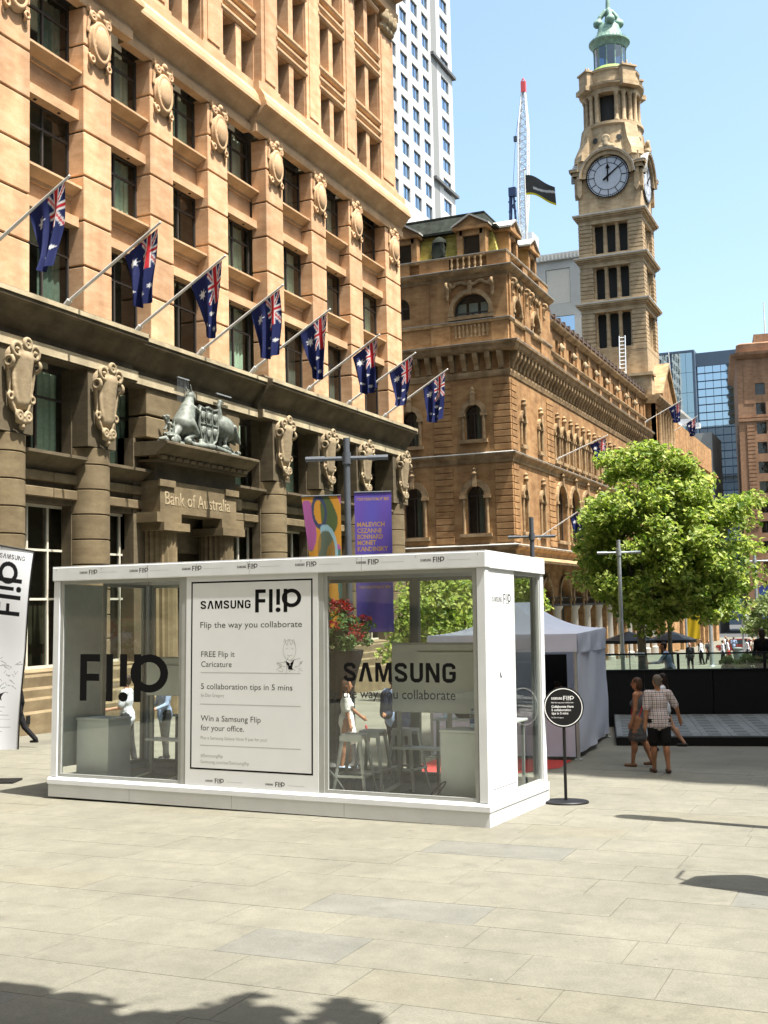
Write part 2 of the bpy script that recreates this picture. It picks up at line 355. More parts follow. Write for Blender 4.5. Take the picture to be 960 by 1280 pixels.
# ------------------------------------------------------------ implicit bodies: smooth union of tapered capsules and ellipsoids
class SDF:
    def __init__(s): s.p = []
    def cap(s, a, b, ra, rb=None, m=0, k=None): s.p.append(('c', np.array(a, float), np.array(b, float), ra, ra if rb is None else rb, m, k)); return s
    def ell(s, c, r, m=0, rot=None, k=None): s.p.append(('e', np.array(c, float), np.array(r, float), None if rot is None else np.array(rot.to_3x3()), None, m, k)); return s
    def tor(s, c, Rr, r, axis=1, m=0, k=None, sz=1.0): s.p.append(('t', np.array(c, float), (Rr, sz), r, axis, m, k)); return s
    def mesh(s, name, mats, res=0.03, k=0.03):
        lo = np.full(3, 1e9); hi = -lo
        bb = []
        for q in s.p:
            if q[0] == 'c': r = max(q[3], q[4]); a = np.minimum(q[1], q[2])-r; b = np.maximum(q[1], q[2])+r
            elif q[0] == 'e': r = q[2].max() if q[3] is not None else q[2]; a = q[1]-r; b = q[1]+r
            else: e_ = np.array([1, 1, q[2][1]])*(q[2][0]+q[3]); a = q[1]-e_; b = q[1]+e_
            bb.append((a, b)); lo = np.minimum(lo, a); hi = np.maximum(hi, b)
        lo = lo-res*3; n = np.ceil((hi+res*3-lo)/res).astype(int)+1
        D = np.full(n, 1e3, np.float32); B = np.full(n, 1e3, np.float32); Mi = np.zeros(n, np.int16)
        for q, (a, b) in zip(s.p, bb):
            kk = k if q[6] is None else q[6]; pad = kk+res*3
            i0 = np.maximum(((a-pad-lo)/res).astype(int), 0); i1 = np.minimum(((b+pad-lo)/res).astype(int)+2, n)
            sl = tuple(slice(i0[j], i1[j]) for j in range(3))
            X = [lo[j]+res*np.arange(i0[j], i1[j]) for j in range(3)]
            P = np.stack(np.meshgrid(*X, indexing='ij'), -1)
            if q[0] == 'c':
                ab = q[2]-q[1]; t = np.clip(((P-q[1])@ab)/max(ab@ab, 1e-9), 0, 1); d = np.linalg.norm(P-(q[1]+t[..., None]*ab), axis=-1)-(q[3]+t*(q[4]-q[3]))
            elif q[0] == 'e':
                L = P-q[1]
                if q[3] is not None: L = L@q[3]
                kq = np.linalg.norm(L/q[2], axis=-1); k2 = np.linalg.norm(L/(q[2]**2), axis=-1); d = kq*(kq-1)/np.maximum(k2, 1e-6)
            else:
                L = (P-q[1])/np.array([1, 1, q[2][1]]); ax = q[4]; o = [j for j in range(3) if j != ax]
                d = np.hypot(np.hypot(L[..., o[0]], L[..., o[1]])-q[2][0], L[..., ax])-q[3]
            old = D[sl]; h = np.clip(0.5+0.5*(old-d)/max(kk, 1e-6), 0, 1)
            D[sl] = np.where(old > 100, d, old*(1-h)+d*h-kk*h*(1-h))
            better = d < B[sl]; B[sl] = np.where(better, d, B[sl]); Mi[sl] = np.where(better, q[5], Mi[sl])
        # surface nets
        ins = D < 0
        c = np.zeros(np.array(n)-1, np.int8)
        for dx in (0, 1):
            for dy in (0, 1):
                for dz in (0, 1): c += ins[dx:n[0]-1+dx, dy:n[1]-1+dy, dz:n[2]-1+dz]
        act = (c > 0) & (c < 8); idx = -np.ones(act.shape, np.int64); ids = np.argwhere(act); idx[act] = np.arange(len(ids))
        pos = np.zeros((len(ids), 3)); cnt = np.zeros(len(ids))
        corners = [(0,0,0),(1,0,0),(0,1,0),(1,1,0),(0,0,1),(1,0,1),(0,1,1),(1,1,1)]
        for i in range(8):
            for j in range(i+1, 8):
                if sum(abs(corners[i][t]-corners[j][t]) for t in range(3)) != 1: continue
                A = ids+corners[i]; Bc = ids+corners[j]; da = D[tuple(A.T)]; db = D[tuple(Bc.T)]
                cr = (da < 0) != (db < 0); t = np.where(cr, da/np.where(np.abs(da-db) < 1e-9, 1, da-db), 0)
                pos += np.where(cr[:, None], A+t[:, None]*(Bc-A), 0); cnt += cr
        pos = lo+res*(pos/np.maximum(cnt, 1)[:, None])
        F = []; FM = []
        for ax in range(3):
            o = [(ax+1) % 3, (ax+2) % 3]
            sl0 = [slice(None)]*3; sl1 = [slice(None)]*3; sl0[ax] = slice(0, n[ax]-1); sl1[ax] = slice(1, n[ax])
            a = ins[tuple(sl0)]; b = ins[tuple(sl1)]; e = np.argwhere(a != b)
            e = e[(e[:, o[0]] > 0) & (e[:, o[1]] > 0) & (e[:, o[0]] < n[o[0]]-1) & (e[:, o[1]] < n[o[1]]-1)]
            q = []
            for du, dv in ((-1, -1), (0, -1), (0, 0), (-1, 0)):
                g = e.copy(); g[:, o[0]] += du; g[:, o[1]] += dv; q.append(idx[tuple(g.T)])
            q = np.stack(q, 1); inside = ins[tuple(e.T)]
            q[~inside] = q[~inside][:, ::-1]; F.append(q); FM.append(Mi[tuple(e.T)])
        F = np.concatenate(F); FM = np.concatenate(FM)
        me = bpy.data.meshes.new(name); me.from_pydata(pos.tolist(), [], F.tolist())
        for mm in mats: me.materials.append(mm)
        me.polygons.foreach_set('material_index', FM.astype(np.int32)); me.polygons.foreach_set('use_smooth', np.ones(len(F), bool)); me.update()
        return me
# ============================================================ THE SETTING: ground and paving
def paving_mat(name, base, dark, bw, bh, mortar=0.006):
    m, nt, p = _mat(name); p.inputs['Roughness'].default_value = 0.75; p.inputs['Specular IOR Level'].default_value = 0.3
    g = N(nt, 'ShaderNodeNewGeometry'); br = N(nt, 'ShaderNodeTexBrick'); br.offset = 0.5
    br.inputs['Scale'].default_value = 1.0; br.inputs['Brick Width'].default_value = bw; br.inputs['Row Height'].default_value = bh
    br.inputs['Mortar Size'].default_value = mortar; br.inputs['Color1'].default_value = (*base, 1); br.inputs['Color2'].default_value = (*[c*0.82 for c in base], 1)
    br.inputs['Mortar'].default_value = (*dark, 1); nt.links.new(g.outputs['Position'], br.inputs['Vector'])
    n = N(nt, 'ShaderNodeTexNoise'); n.inputs['Scale'].default_value = 0.7; n.inputs['Detail'].default_value = 7; nt.links.new(g.outputs['Position'], n.inputs['Vector'])
    mr = N(nt, 'ShaderNodeMapRange'); mr.inputs[1].default_value = 0.3; mr.inputs[2].default_value = 0.7; mr.inputs[3].default_value = 0.8; mr.inputs[4].default_value = 1.15; nt.links.new(n.outputs[0], mr.inputs[0])
    h = N(nt, 'ShaderNodeHueSaturation'); nt.links.new(br.outputs[0], h.inputs['Color']); nt.links.new(mr.outputs[0], h.inputs['Value']); nt.links.new(h.outputs[0], p.inputs['Base Color'])
    return m
def slab_mat(name, base, var):
    """worn granite slab: speckle, soft stains, tiny pale droppings of grit; tone shifts slab by slab"""
    m, nt, p = _mat(name); p.inputs['Roughness'].default_value = 0.72; p.inputs['Specular IOR Level'].default_value = 0.3
    g = N(nt, 'ShaderNodeNewGeometry'); oi = N(nt, 'ShaderNodeObjectInfo')
    def noise(scale, det, lo, hi, a, b, ro=0.6):
        n = N(nt, 'ShaderNodeTexNoise'); n.inputs['Scale'].default_value = scale; n.inputs['Detail'].default_value = det; n.inputs['Roughness'].default_value = ro
        nt.links.new(g.outputs['Position'], n.inputs['Vector']); r = N(nt, 'ShaderNodeMapRange')
        r.inputs[1].default_value = lo; r.inputs[2].default_value = hi; r.inputs[3].default_value = a; r.inputs[4].default_value = b; nt.links.new(n.outputs[0], r.inputs[0]); return n, r
    n1, r1 = noise(0.55, 8, 0.3, 0.7, 0.84, 1.14, 0.7); n2, r2 = noise(55, 2, 0.3, 0.7, 0.86, 1.13); n3, r3 = noise(3.3, 6, 0.35, 0.7, 1.09, 0.84, .75)
    n4, r4 = noise(2.2, 4, 0.60, 0.74, 1.0, 0.74)
    ro = N(nt, 'ShaderNodeMapRange'); ro.inputs[3].default_value = 1-var; ro.inputs[4].default_value = 1+var; nt.links.new(oi.outputs['Random'], ro.inputs[0])
    cur = ro
    for r_ in (r1, r2, r3, r4):
        mu = N(nt, 'ShaderNodeMath', operation='MULTIPLY'); nt.links.new(cur.outputs[0], mu.inputs[0]); nt.links.new(r_.outputs[0], mu.inputs[1]); cur = mu
    h = N(nt, 'ShaderNodeHueSaturation'); h.inputs['Color'].default_value = (*base, 1); nt.links.new(cur.outputs[0], h.inputs['Value'])
    vo = N(nt, 'ShaderNodeTexVoronoi'); vo.inputs['Scale'].default_value = 1.9; nt.links.new(g.outputs['Position'], vo.inputs['Vector'])      # trodden gum
    vr = N(nt, 'ShaderNodeMapRange'); vr.inputs[1].default_value = .035; vr.inputs[2].default_value = .055; vr.inputs[3].default_value = .72; vr.inputs[4].default_value = 1; nt.links.new(vo.outputs['Distance'], vr.inputs[0])
    mu = N(nt, 'ShaderNodeMath', operation='MULTIPLY'); nt.links.new(cur.outputs[0], mu.inputs[0]); nt.links.new(vr.outputs[0], mu.inputs[1]); nt.links.new(mu.outputs[0], h.inputs['Value'])
    sp, rs = noise(14, 1, 0.80, 0.83, 0, 0.4); mx = N(nt, 'ShaderNodeMixRGB'); mx.inputs[2].default_value = (0.55, 0.53, 0.47, 1)
    nt.links.new(rs.outputs[0], mx.inputs[0]); nt.links.new(h.outputs[0], mx.inputs[1]); nt.links.new(mx.outputs[0], p.inputs['Base Color'])
    b = N(nt, 'ShaderNodeBump'); b.inputs['Strength'].default_value = 0.3; b.inputs['Distance'].default_value = 0.01; nt.links.new(n2.outputs[0], b.inputs['Height']); nt.links.new(b.outputs[0], p.inputs['Normal'])
    return m
PAVE = paving_mat('far_paving', (0.168, 0.159, 0.125), (0.11, 0.10, 0.075), 1.5, 1.0, 0.008)
SLAB = slab_mat('worn_granite_slab', (0.172, 0.163, 0.128), 0.03)
SLABG = slab_mat('blue_grey_slab', (0.154, 0.150, 0.128), 0.04)
SLABY = slab_mat('yellowish_slab', (0.176, 0.164, 0.124), 0.04)
mb = MB()
ys = [-60, -12, 0, 26, 60, 130, 400, 1500]
for a, b in zip(ys[:-1], ys[1:]):
    mb.poly([(-700, a, gz(a)-.035), (700, a, gz(a)-.035), (700, b, gz(b)-.035), (-700, b, gz(b)-.035)])
ASPH = plain('dark_asphalt', (.055, .055, .056), .9, var=.2, scale=3)
add('ground', mb, ASPH, kind='structure', label='dark city ground under streets and buildings', cat='ground')
mb = MB()
for a, b in ((-14, 0), (0, 26), (26, 54.2), (69.0, 130), (130, 176)):
    dz = -.007
    mb.poly([(-24, a, gz(a)+dz), (15, a, gz(a)+dz), (15, b, gz(b)+dz), (-24, b, gz(b)+dz)])
ground = add('pedestrian_street', mb, PAVE, kind='structure', label='beige granite paving of the pedestrian street', cat='pavement')
for a in (54.2, 68.8):
    KERB = stone('kerb_stone', (.2, .19, .17), (.28, .26, .22), rand=.02) if 'kerb_stone' not in MATS else MATS['kerb_stone']
    m_ = MB(); m_.box(-90, 60, a, a+.2, gz(a)-.2, gz(a)+.06); add('kerb', m_, KERB, kind='structure', label='stone kerb of the cross street on the ' + ('bank' if a < 60 else 'post office') + ' side', cat='kerb')
# slabs one by one where they show
rs = random.Random(11)
y = 3.9; row = 0
while y < 22.0:
    dep = rs.choice((0.74, 0.78, 0.72, 0.80)); x = -0.84*y-3-rs.random()*1.5
    while x < -0.04*y+1.6:
        ln = rs.choice((1.1, 1.3, 1.5, 1.7, 1.4)); g = rs.choice((.003, .004, .006))
        x0, x1, y0, y1 = x+g/2, x+ln-g/2, y+g/2, y+dep-g/2
        if not (x1 < -20.9):
            b = 0.002; lift = rs.uniform(-.0015, .0015); m_ = MB()
            lo = [(x0, y0), (x1, y0), (x1, y1), (x0, y1)]; hi = [(x0+b, y0+b), (x1-b, y0+b), (x1-b, y1-b), (x0+b, y1-b)]
            L = [[m_.pt((p[0], p[1], gz(p[1])+dz+lift)) for p in q] for q, dz in ((lo, -.033), (lo, -.005), (hi, 0))]
            for k in range(2):
                for i in range(4): m_.face((L[k][i], L[k][(i+1) % 4], L[k+1][(i+1) % 4], L[k+1][i]))
            m_.face(L[2])
            r_ = rs.random()
            add('paving_slab', m_, SLABG if r_ < .035 else (SLABY if r_ < .12 else SLAB), ground)
        x += ln
    y += dep; row += 1
# ============================================================ windows shared by the buildings
_wc = {}
def window(parent, M, wd, h, style='four', frame=FRAMEW, pane=PANE, curtain=None, arch=False, fr=0.06, pane2=None, name='window'):
    """M: lower left of the opening, local u right, d inward. window > pane (each), curtain"""
    key = (round(wd, 3), round(h, 3), style, arch, fr)
    if key not in _wc:
        f = MB(); P = []
        def bar(a, b, c, d): f.box(a, b, 0, .09, c, d)
        if arch:
            r = wd/2; zs = h-r; n = 10
            f.box(0, fr, 0, .09, 0, zs); f.box(wd-fr, wd, 0, .09, 0, zs); f.box(fr, wd-fr, 0, .09, 0, fr)
            f.arch_ring(r, zs, r-fr, r, 0, .09, n); bar(r-fr*.4, r+fr*.4, fr, zs); bar(fr, wd-fr, zs-fr*.4, zs+fr*.4)
            for a, b in ((fr, r-fr*.4), (r+fr*.4, wd-fr)): P.append([(a, fr), (b, fr), (b, zs-fr*.4), (a, zs-fr*.4)])
            P.append([(r+(r-fr)*math.cos(math.pi*i/n), zs+(r-fr)*math.sin(math.pi*i/n)) for i in range(n+1)])
        else:
            bar(0, fr, 0, h); bar(wd-fr, wd, 0, h); bar(fr, wd-fr, 0, fr); bar(fr, wd-fr, h-fr, h)
            if style == 'four': us = [fr, wd*.5-fr*.5, wd*.5+fr*.5, wd-fr]; zsx = [fr, h*.66-fr*.5, h*.66+fr*.5, h-fr]
            elif style == 'six': us = [fr, wd*.36-fr*.4, wd*.36+fr*.4, wd*.64-fr*.4+wd*.06, wd*.64+fr*.4+wd*.06, wd-fr]; zsx = [fr, h*.42-fr*.4, h*.42+fr*.4, h*.72-fr*.4, h*.72+fr*.4, h-fr]
            elif style == 'two': us = [fr, wd*.5-fr*.4, wd*.5+fr*.4, wd-fr]; zsx = [fr, h-fr]
            else: us = [fr, wd-fr]; zsx = [fr, h-fr]
            for i in range(1, len(us)-1, 2): bar(us[i], us[i+1], fr, h-fr)
            for j in range(1, len(zsx)-1, 2):
                for i in range(0, len(us), 2): bar(us[i], us[i+1], zsx[j], zsx[j+1])
            for i in range(0, len(us), 2):
                for j in range(0, len(zsx), 2): P.append([(us[i], zsx[j]), (us[i+1], zsx[j]), (us[i+1], zsx[j+1]), (us[i], zsx[j+1])])
        pm = []
        for q in P:
            m_ = MB(); m_.poly([(a, .045, b) for a, b in q]); pm.append(m_.mesh('pane'))
        c = MB(); k = 14; u0 = wd*.55
        for i in range(k):
            a = u0+(wd-.02-u0)*i/k; b = u0+(wd-.02-u0)*(i+1)/k; da = .30+.03*math.sin(i*1.9); db = .30+.03*math.sin((i+1)*1.9)
            c.poly([(a, da, .02), (b, db, .02), (b, db, h-.02), (a, da, h-.02)], sm=True)
        _wc[key] = (f.mesh('window'), pm, c.mesh('curtain'), {})
    fm, pm, cm, cache = _wc[key]
    def use(me, mat):
        k = (me.name, mat.name)
        if k not in cache:
            c = me if len(me.materials) == 0 else me.copy()
            if len(c.materials): c.materials.clear()
            c.materials.append(mat); cache[k] = c
        return cache[k]
    o = add(name, use(fm, frame), None, parent, M)
    for i, q in enumerate(pm): add('pane', use(q, pane2 if (pane2 and i >= len(pm)//2) else pane), None, o, M)
    if curtain: add('curtain', use(cm, curtain), None, o, M)
    return o
# ============================================================ bank building (north front on x = -21.5)
XB = -21.5; R90 = RZ(math.pi/2)
bank = thing('bank_building', 'ornate orange sandstone bank building with darker stone lower storeys and a row of flags', 'building', T(XB, 38, gz(38)))
TP = T(XB, 0, 0) @ R90; TC = T(XB-.25, 0, 0) @ R90            # end pavilions stand forward of the centre
PIERS = [(19.85, 21.2, 0), (24.0, 25.35, 0), (27.75, 29.1, 0), (31.56, 32.9, 1), (35.15, 36.5, 1), (39.0, 40.35, 0), (42.9, 44.25, 0), (46.65, 48.0, 0), (50.8, 52.6, 0)]
SECT = [(15.0, 30.2, TP), (30.2, 38.2, TC), (38.2, 52.9, TP)]
def TT(c): return TC if c else TP
_blk = {}
def stone_block(parent, M, wd, dp, h, mat, b=.025, name='stone_block'):
    k = (round(wd, 3), round(dp, 3), round(h, 3), mat.name)
    if k not in _blk: m_ = MB(); m_.bbox(0, wd, 0, dp, 0, h, b); _blk[k] = m_.mesh(name); _blk[k].materials.append(mat)
    return add(name, _blk[k], None, parent, M)
# cartouches: carved shields hung on each pier
def cartouche_upper():
    s = SDF(); s.ell((0, -.04, .95), (.56, .16, .80)); s.tor((0, -.14, .95), .44, .07, 1, sz=1.42); s.ell((0, -.16, .96), (.36, .17, .54))
    for sx in (-1, 1):
        s.tor((sx*.40, -.12, 1.72), .13, .06, 1); s.ell((sx*.40, -.12, 1.72), (.06, .08, .06)); s.cap((sx*.52, -.05, 1.62), (sx*.6, -.05, 1.15), .07, .05); s.tor((sx*.44, -.12, .24), .10, .05, 1)
        s.cap((sx*.5, -.02, .42), (sx*.4, -.04, .1), .06, .05); s.ell((sx*.55, -.02, 1.98), (.09, .12, .15)); s.cap((sx*.5, 0, .1), (sx*.5, -.02, -.1), .06, .04)
    s.cap((-.3, -.08, 1.8), (.3, -.08, 1.8), .1); s.ell((.0, -.12, 1.95), (.16, .12, .14)); return s.mesh('cartouche', [SANDB], .036, .02)
def cartouche_upper_old():
    s = SDF(); s.ell((0, -.10, .95), (.50, .20, .72)); s.tor((0, -.12, .95), .47, .085, 1); s.ell((0, -.2, .98), (.33, .16, .50))
    for sx in (-1, 1):
        s.tor((sx*.42, -.1, 1.66), .12, .07, 1); s.cap((sx*.5, -.05, 1.8), (sx*.55, -.05, 1.3), .09, .06); s.tor((sx*.44, -.08, .28), .09, .06, 1)
        s.cap((sx*.48, 0, .45), (sx*.36, -.02, .02), .07, .06); s.ell((sx*.55, -.02, 1.95), (.1, .14, .16))
    s.cap((-.3, -.06, 1.75), (.3, -.06, 1.75), .12); s.ell((.42, -.05, .02), (.09, .09, .16)); return s.mesh('cartouche', [CARV], .045, .06)
def cartouche_lower():
    s = SDF(); s.cap((0, .04, .6), (0, .04, 1.7), .33, .46); s.tor((0, -.16, 1.1), .34, .055, 1, sz=1.9); s.ell((0, -.12, 1.1), (.30, .18, .60))
    for sx in (-1, 1):
        s.tor((sx*.36, -.28, 1.92), .17, .06, 1); s.ell((sx*.36, -.28, 1.92), (.07, .1, .07)); s.tor((sx*.54, -.2, 1.58), .13, .055, 0); s.cap((sx*.52, -.14, 1.5), (sx*.44, -.10, .8), .06, .04)
        s.tor((sx*.43, -.14, .66), .09, .045, 1); s.cap((sx*.38, -.1, .55), (sx*.2, -.12, .25), .06, .055); s.tor((sx*.17, -.22, .16), .11, .055, 1); s.ell((sx*.17, -.2, .16), (.05, .1, .05))
    s.tor((0, -.34, 2.12), .13, .06, 1); s.ell((0, -.3, 2.12), (.06, .1, .06)); s.cap((-.3, -.2, 2.02), (.3, -.2, 2.02), .1); s.cap((-.18, -.18, .02), (.18, -.18, .02), .08); s.ell((0, -.16, -.12), (.08, .09, .1)); return s.mesh('cartouche', [CARV], .032, .02)
def cartouche_lower_old():
    s = SDF(); s.cap((0, .02, .55), (0, .02, 1.75), .36, .44); s.ell((0, -.08, 1.05), (.42, .2, .82)); s.ell((0, -.2, 1.1), (.27, .16, .56))
    for sx in (-1, 1):
        s.tor((sx*.38, -.22, 1.88), .16, .085, 1); s.tor((sx*.52, -.16, 1.58), .10, .06, 0); s.cap((sx*.5, -.1, 1.75), (sx*.46, -.08, .75), .09, .055)
        s.tor((sx*.42, -.12, .62), .08, .05, 1); s.cap((sx*.36, -.08, .55), (sx*.16, -.08, .2), .08, .07); s.ell((sx*.2, -.2, .18), (.12, .14, .14))
    s.tor((0, -.3, 2.06), .14, .09, 1); s.ell((0, -.22, 2.1), (.3, .18, .14)); s.cap((-.2, -.2, .12), (.2, -.2, .12), .13); s.ell((0, -.16, -.08), (.1, .1, .12)); return s.mesh('cartouche', [CARV], .04, .05)
CU, CL = cartouche_upper(), cartouche_lower()
UJ = [11.45, 12.95, 14.33, 15.71, 17.09, 18.47, 19.8, 21.0]
LJ = [-1.2, -.45, .35, 1.1, 1.85, 2.55, 3.3, 4.03, 4.77, 5.51, 6.25, 6.99, 7.5]
core = MB(TP); corec = MB(TC)
drum_cache = {}
for i, (a, b, c) in enumerate(PIERS):
    M0 = TT(c); wd = b-a
    for z0, z1 in zip(UJ[:-1], UJ[1:]): stone_block(bank, M0 @ T(a, 0, z0), wd, .66, z1-z0-.06, SAND)
    (corec if c else core).box(a+.05, b-.05, .07, .66, 11.4, 21.1)
    add('cartouche', CU, None, bank, M0 @ T((a+b)/2, 0, 19.15) @ Matrix.Diagonal((.92, .9, .93, 1)))
    if i in (3, 4):      # centre piers stand behind the porch
        for z0, z1 in zip((8.2, 8.95), (8.93, 10.0)): stone_block(bank, M0 @ T(a-.45, -.1, z0), wd+.9, .7, z1-z0-.05, TRACH)
        continue
    # lower storey: engaged round column of drums with a carved shield near its head
    for z0, z1 in zip(LJ[:-1], LJ[1:]):
        k = round(z1-z0, 3)
        if k not in drum_cache:
            m_ = MB(); hh = k-.035; m_.lathe([(.68, .012), (.68, hh-.012)], n=28); m_.lathe([(.66, 0), (.68, .012)], n=28, sm=False); m_.lathe([(.68, hh-.012), (.66, hh)], n=28, sm=False); drum_cache[k] = m_.mesh('column_drum'); drum_cache[k].materials.append(TRACH)
        add('column_drum', drum_cache[k], None, bank, M0 @ T((a+b)/2, .45, z0))
    core.box(a-.05, b+.05, .45, .8, -1.2, 9.8); core.cyl(((a+b)/2, .45, -1.2), ((a+b)/2, .45, 9.8), .6, n=16)
    core.box(a+.0, b-.0, -.12, .8, 7.5, 9.8)
    add('cartouche', CL, None, bank, M0 @ T((a+b)/2, -.16, 7.75))
core.box(15, 52.6, 1.4, 1.6, -1.2, 34)            # solid back so that no daylight shows through
add('pier_core', core, TRACHD, bank); add('centre_pier_core', corec, SANDB, bank)
# mouldings that run along the front
UP_PROF = [(.3, 20.98), (-.04, 20.98), (-.04, 21.28), (.03, 21.30), (.03, 21.42), (-.40, 21.92), (-.50, 21.95), (-.50, 22.10), (-.44, 22.16), (-.40, 22.36), (-.24, 22.62), (-.18, 22.64), (-.18, 22.98), (.3, 22.98)]
LO_PROF = [(.4, 9.78), (-.14, 9.78), (-.14, 10.12), (.04, 10.14), (.04, 10.34), (-.44, 10.98), (-.58, 11.02), (-.58, 11.24), (-.3, 11.34), (-.2, 11.44), (.4, 11.44)]
TOP_PROF = [(.4, 32.2), (-.05, 32.2), (-.05, 32.6), (.05, 32.62), (.05, 33.2), (-.7, 33.4), (-.75, 33.9), (-.6, 34.2), (.4, 34.2)]
for (a, b, M0) in SECT:
    e = .5 if b > 50 else 0
    for prof, mt, nm in ((UP_PROF, SANDB, 'upper_cornice'), (LO_PROF, TRACHD, 'lower_cornice'), (TOP_PROF, SANDB, 'crowning_cornice')):
        m_ = MB(M0); m_.prism(prof, 'u', a, b+e*.2); add(nm, m_, mt, bank)
m_ = MB(); m_.box(-45, XB-.58, 52.9, 53.1, 10.62, 11.44); m_.box(-45, XB-.5, 52.9, 53.12, 21.86, 22.98); m_.box(-45, XB-.6, 52.6, 52.9, -1.2, 34.2); m_.box(-45, XB-1.0, 15, 52.6, 34.0, 34.3)
add('side_wall', m_, SAND, bank)
PALEST = stone('pale_drip_stone', (.44, .36, .23), (.56, .47, .31), rand=.03, streak=.3)
for a, b, M0 in SECT:
    m_ = MB(M0); m_.box(a, b, -.62, -.57, 11.13, 11.255); add('cornice_fillet', m_, PALEST, bank)
    m_ = MB(M0); m_.box(a, b, -.18, -.135, 9.83, 10.125); add('architrave_face', m_, PALEST, bank)
# bays
random.seed(3)
for i in range(len(PIERS)-1):
    a = PIERS[i][1]; b = PIERS[i+1][0]; c = PIERS[i][2] or PIERS[i+1][2]; M0 = TT(c); wd = b-a
    if i in (2, 4): a2, b2 = a, b
    # upper three floors
    for z0, z1 in ((11.5, 14.1), (15.38, 17.42), (18.97, 20.98)):
        window(bank, M0 @ T(a, .56, z0), wd, z1-z0, 'four', FRAMEW, random.choice((PANED, PANE)), random.choice((CURT, CURT, CURT2, None)), pane2=random.choice((PANE, PANE, PANED)))
    for z in (14.1, 17.42): tr = MB(M0); tr.box(a, b, .2, .62, z, z+.3); add('lintel', tr, SANDB, bank)
    for z in (14.4, 17.72): tr = MB(M0); tr.box(a, b, .5, .66, z, z+1.0); add('spandrel', tr, SAND, bank)
    for z in (15.16, 18.74):
        tr = MB(M0); tr.prism([(.6, z-.2), (.44, z-.2), (.42, z-.08), (.16, z+.08), (.08, z+.1), (.08, z+.17), (.2, z+.19), (.6, z+.22)], 'u', a, b); add('sill', tr, SANDB, bank)
    for z in (14.1, 17.42, 20.98):
        for q in (.28, .72): lm = MB(M0); lm.cyl((a+wd*q, .4, z-.03), (a+wd*q, .4, z+.01), .05, n=8); add('soffit_lamp', lm, BLACKM, bank)
    # attic: two deep windows to a bay over three floors
    at = MB(M0); ca, cb = a-.1, b+.1; mid = (a+b)/2
    sur = MB(M0)
    for k in range(3):
        z0 = 23.0+k*3.3; z1 = z0+2.1
        for q0, q1 in ((ca+.12, mid-.2), (mid+.2, cb-.12)):
            window(bank, M0 @ T(q0, .95, z0), q1-q0, z1-z0, 'two', FRAMEW, PANED)
        at.box(ca, ca+.12, .25, 1.0, z0, z1); at.box(cb-.12, cb, .25, 1.0, z0, z1); at.box(mid-.2, mid+.2, .2, 1.0, z0, z1)
        at.box(ca, cb, .3, 1.05, z1, z0+3.3)
        for zz in (z1+.04, z1+.42, z1+.92): sur = MB(M0); sur.prism([(.32, zz), (.16, zz), (.1, zz+.1), (.1, zz+.2), (.32, zz+.24)], 'u', ca, cb); add('attic_moulding', sur, SANDB, bank)
    add('attic_wall', at, SAND, bank)
    # lower storeys
    if i == 3: continue
    window(bank, M0 @ T(a-.1, .78, 7.22), wd+.2, 2.5, 'four', FRAMEW, PANED, CURT, pane2=PANE)
    lw = MB(M0); lw.prism([(.85, 6.64), (.42, 6.64), (.36, 6.8), (.02, 7.04), (-.06, 7.07), (-.06, 7.16), (.2, 7.2), (.85, 7.22)], 'u', a-.1, b+.1); add('sill', lw, TRACHD, bank)
    for z in (6.36, 5.9): stone_block(bank, M0 @ T(a-.1, .28, z), wd*.58+.08, .6, .28, TRACH, .02); stone_block(bank, M0 @ T(a+wd*.58+.0, .28, z), wd*.42+.1, .6, .28, TRACH, .02)
    lw = MB(M0); lw.box(a-.1, b+.1, .42, .9, 5.74, 6.66); add('lintel', lw, TRACHD, bank)
    window(bank, M0 @ T(a-.1, .78, 1.05), wd+.2, 4.69, 'six', FRAMEL, PANED, None, fr=.08)
    lw = MB(M0); lw.box(a-.1, b+.1, .3, .9, -1.2, .98); lw.prism([(.9, .9), (.12, .9), (.1, 1.0), (.9, 1.06)], 'u', a-.1, b+.1); add('window_base', lw, TRACH, bank)
# attic piers with capitals
for (a, b, c) in PIERS:
    M0 = TT(c); p = MB(M0); p.box(a-.1, b+.1, .1, .9, 23.0, 23.35); p.box(a, b, .14, .9, 23.35, 31.0); p.box(a+.25, b-.25, .1, .2, 23.5, 30.8); add('attic_pier', p, SAND, bank)
    s = SDF(); s.cap((-.55, 0, .2), (.55, 0, .2), .2)
    for q in (-.5, 0, .5): s.ell((q, -.15, .6), (.26, .24, .3)); s.tor((q, -.3, .85), .12, .07, 1)
    add('pier_capital', s.mesh('pier_capital', [CARV], .07, .08), None, bank, M0 @ T((a+b)/2, .1, 31.0))
# plinth of the bank along the pavement with three steps and small vents
for k, (d, z0, z1) in enumerate(((-.55, -1.2, .02), (-.42, .02, .36), (-.28, .36, .62), (-.1, .62, .95))):
    m_ = MB(TP); m_.prism([(.4, z0), (d, z0), (d, z1-.06), (d+.06, z1), (.4, z1)], 'u', 15, 31.3); m_.prism([(.4, z0), (d, z0), (d, z1-.06), (d+.06, z1), (.4, z1)], 'u', 36.9, 52.6); add('plinth_course', m_, TRACH, bank)
for q in (23.5, 24.6, 25.7, 26.8):
    m_ = MB(TP); m_.box(q, q+.13, -.58, -.5, -.28, -.06); add('plinth_vent', m_, BLACKM, bank)
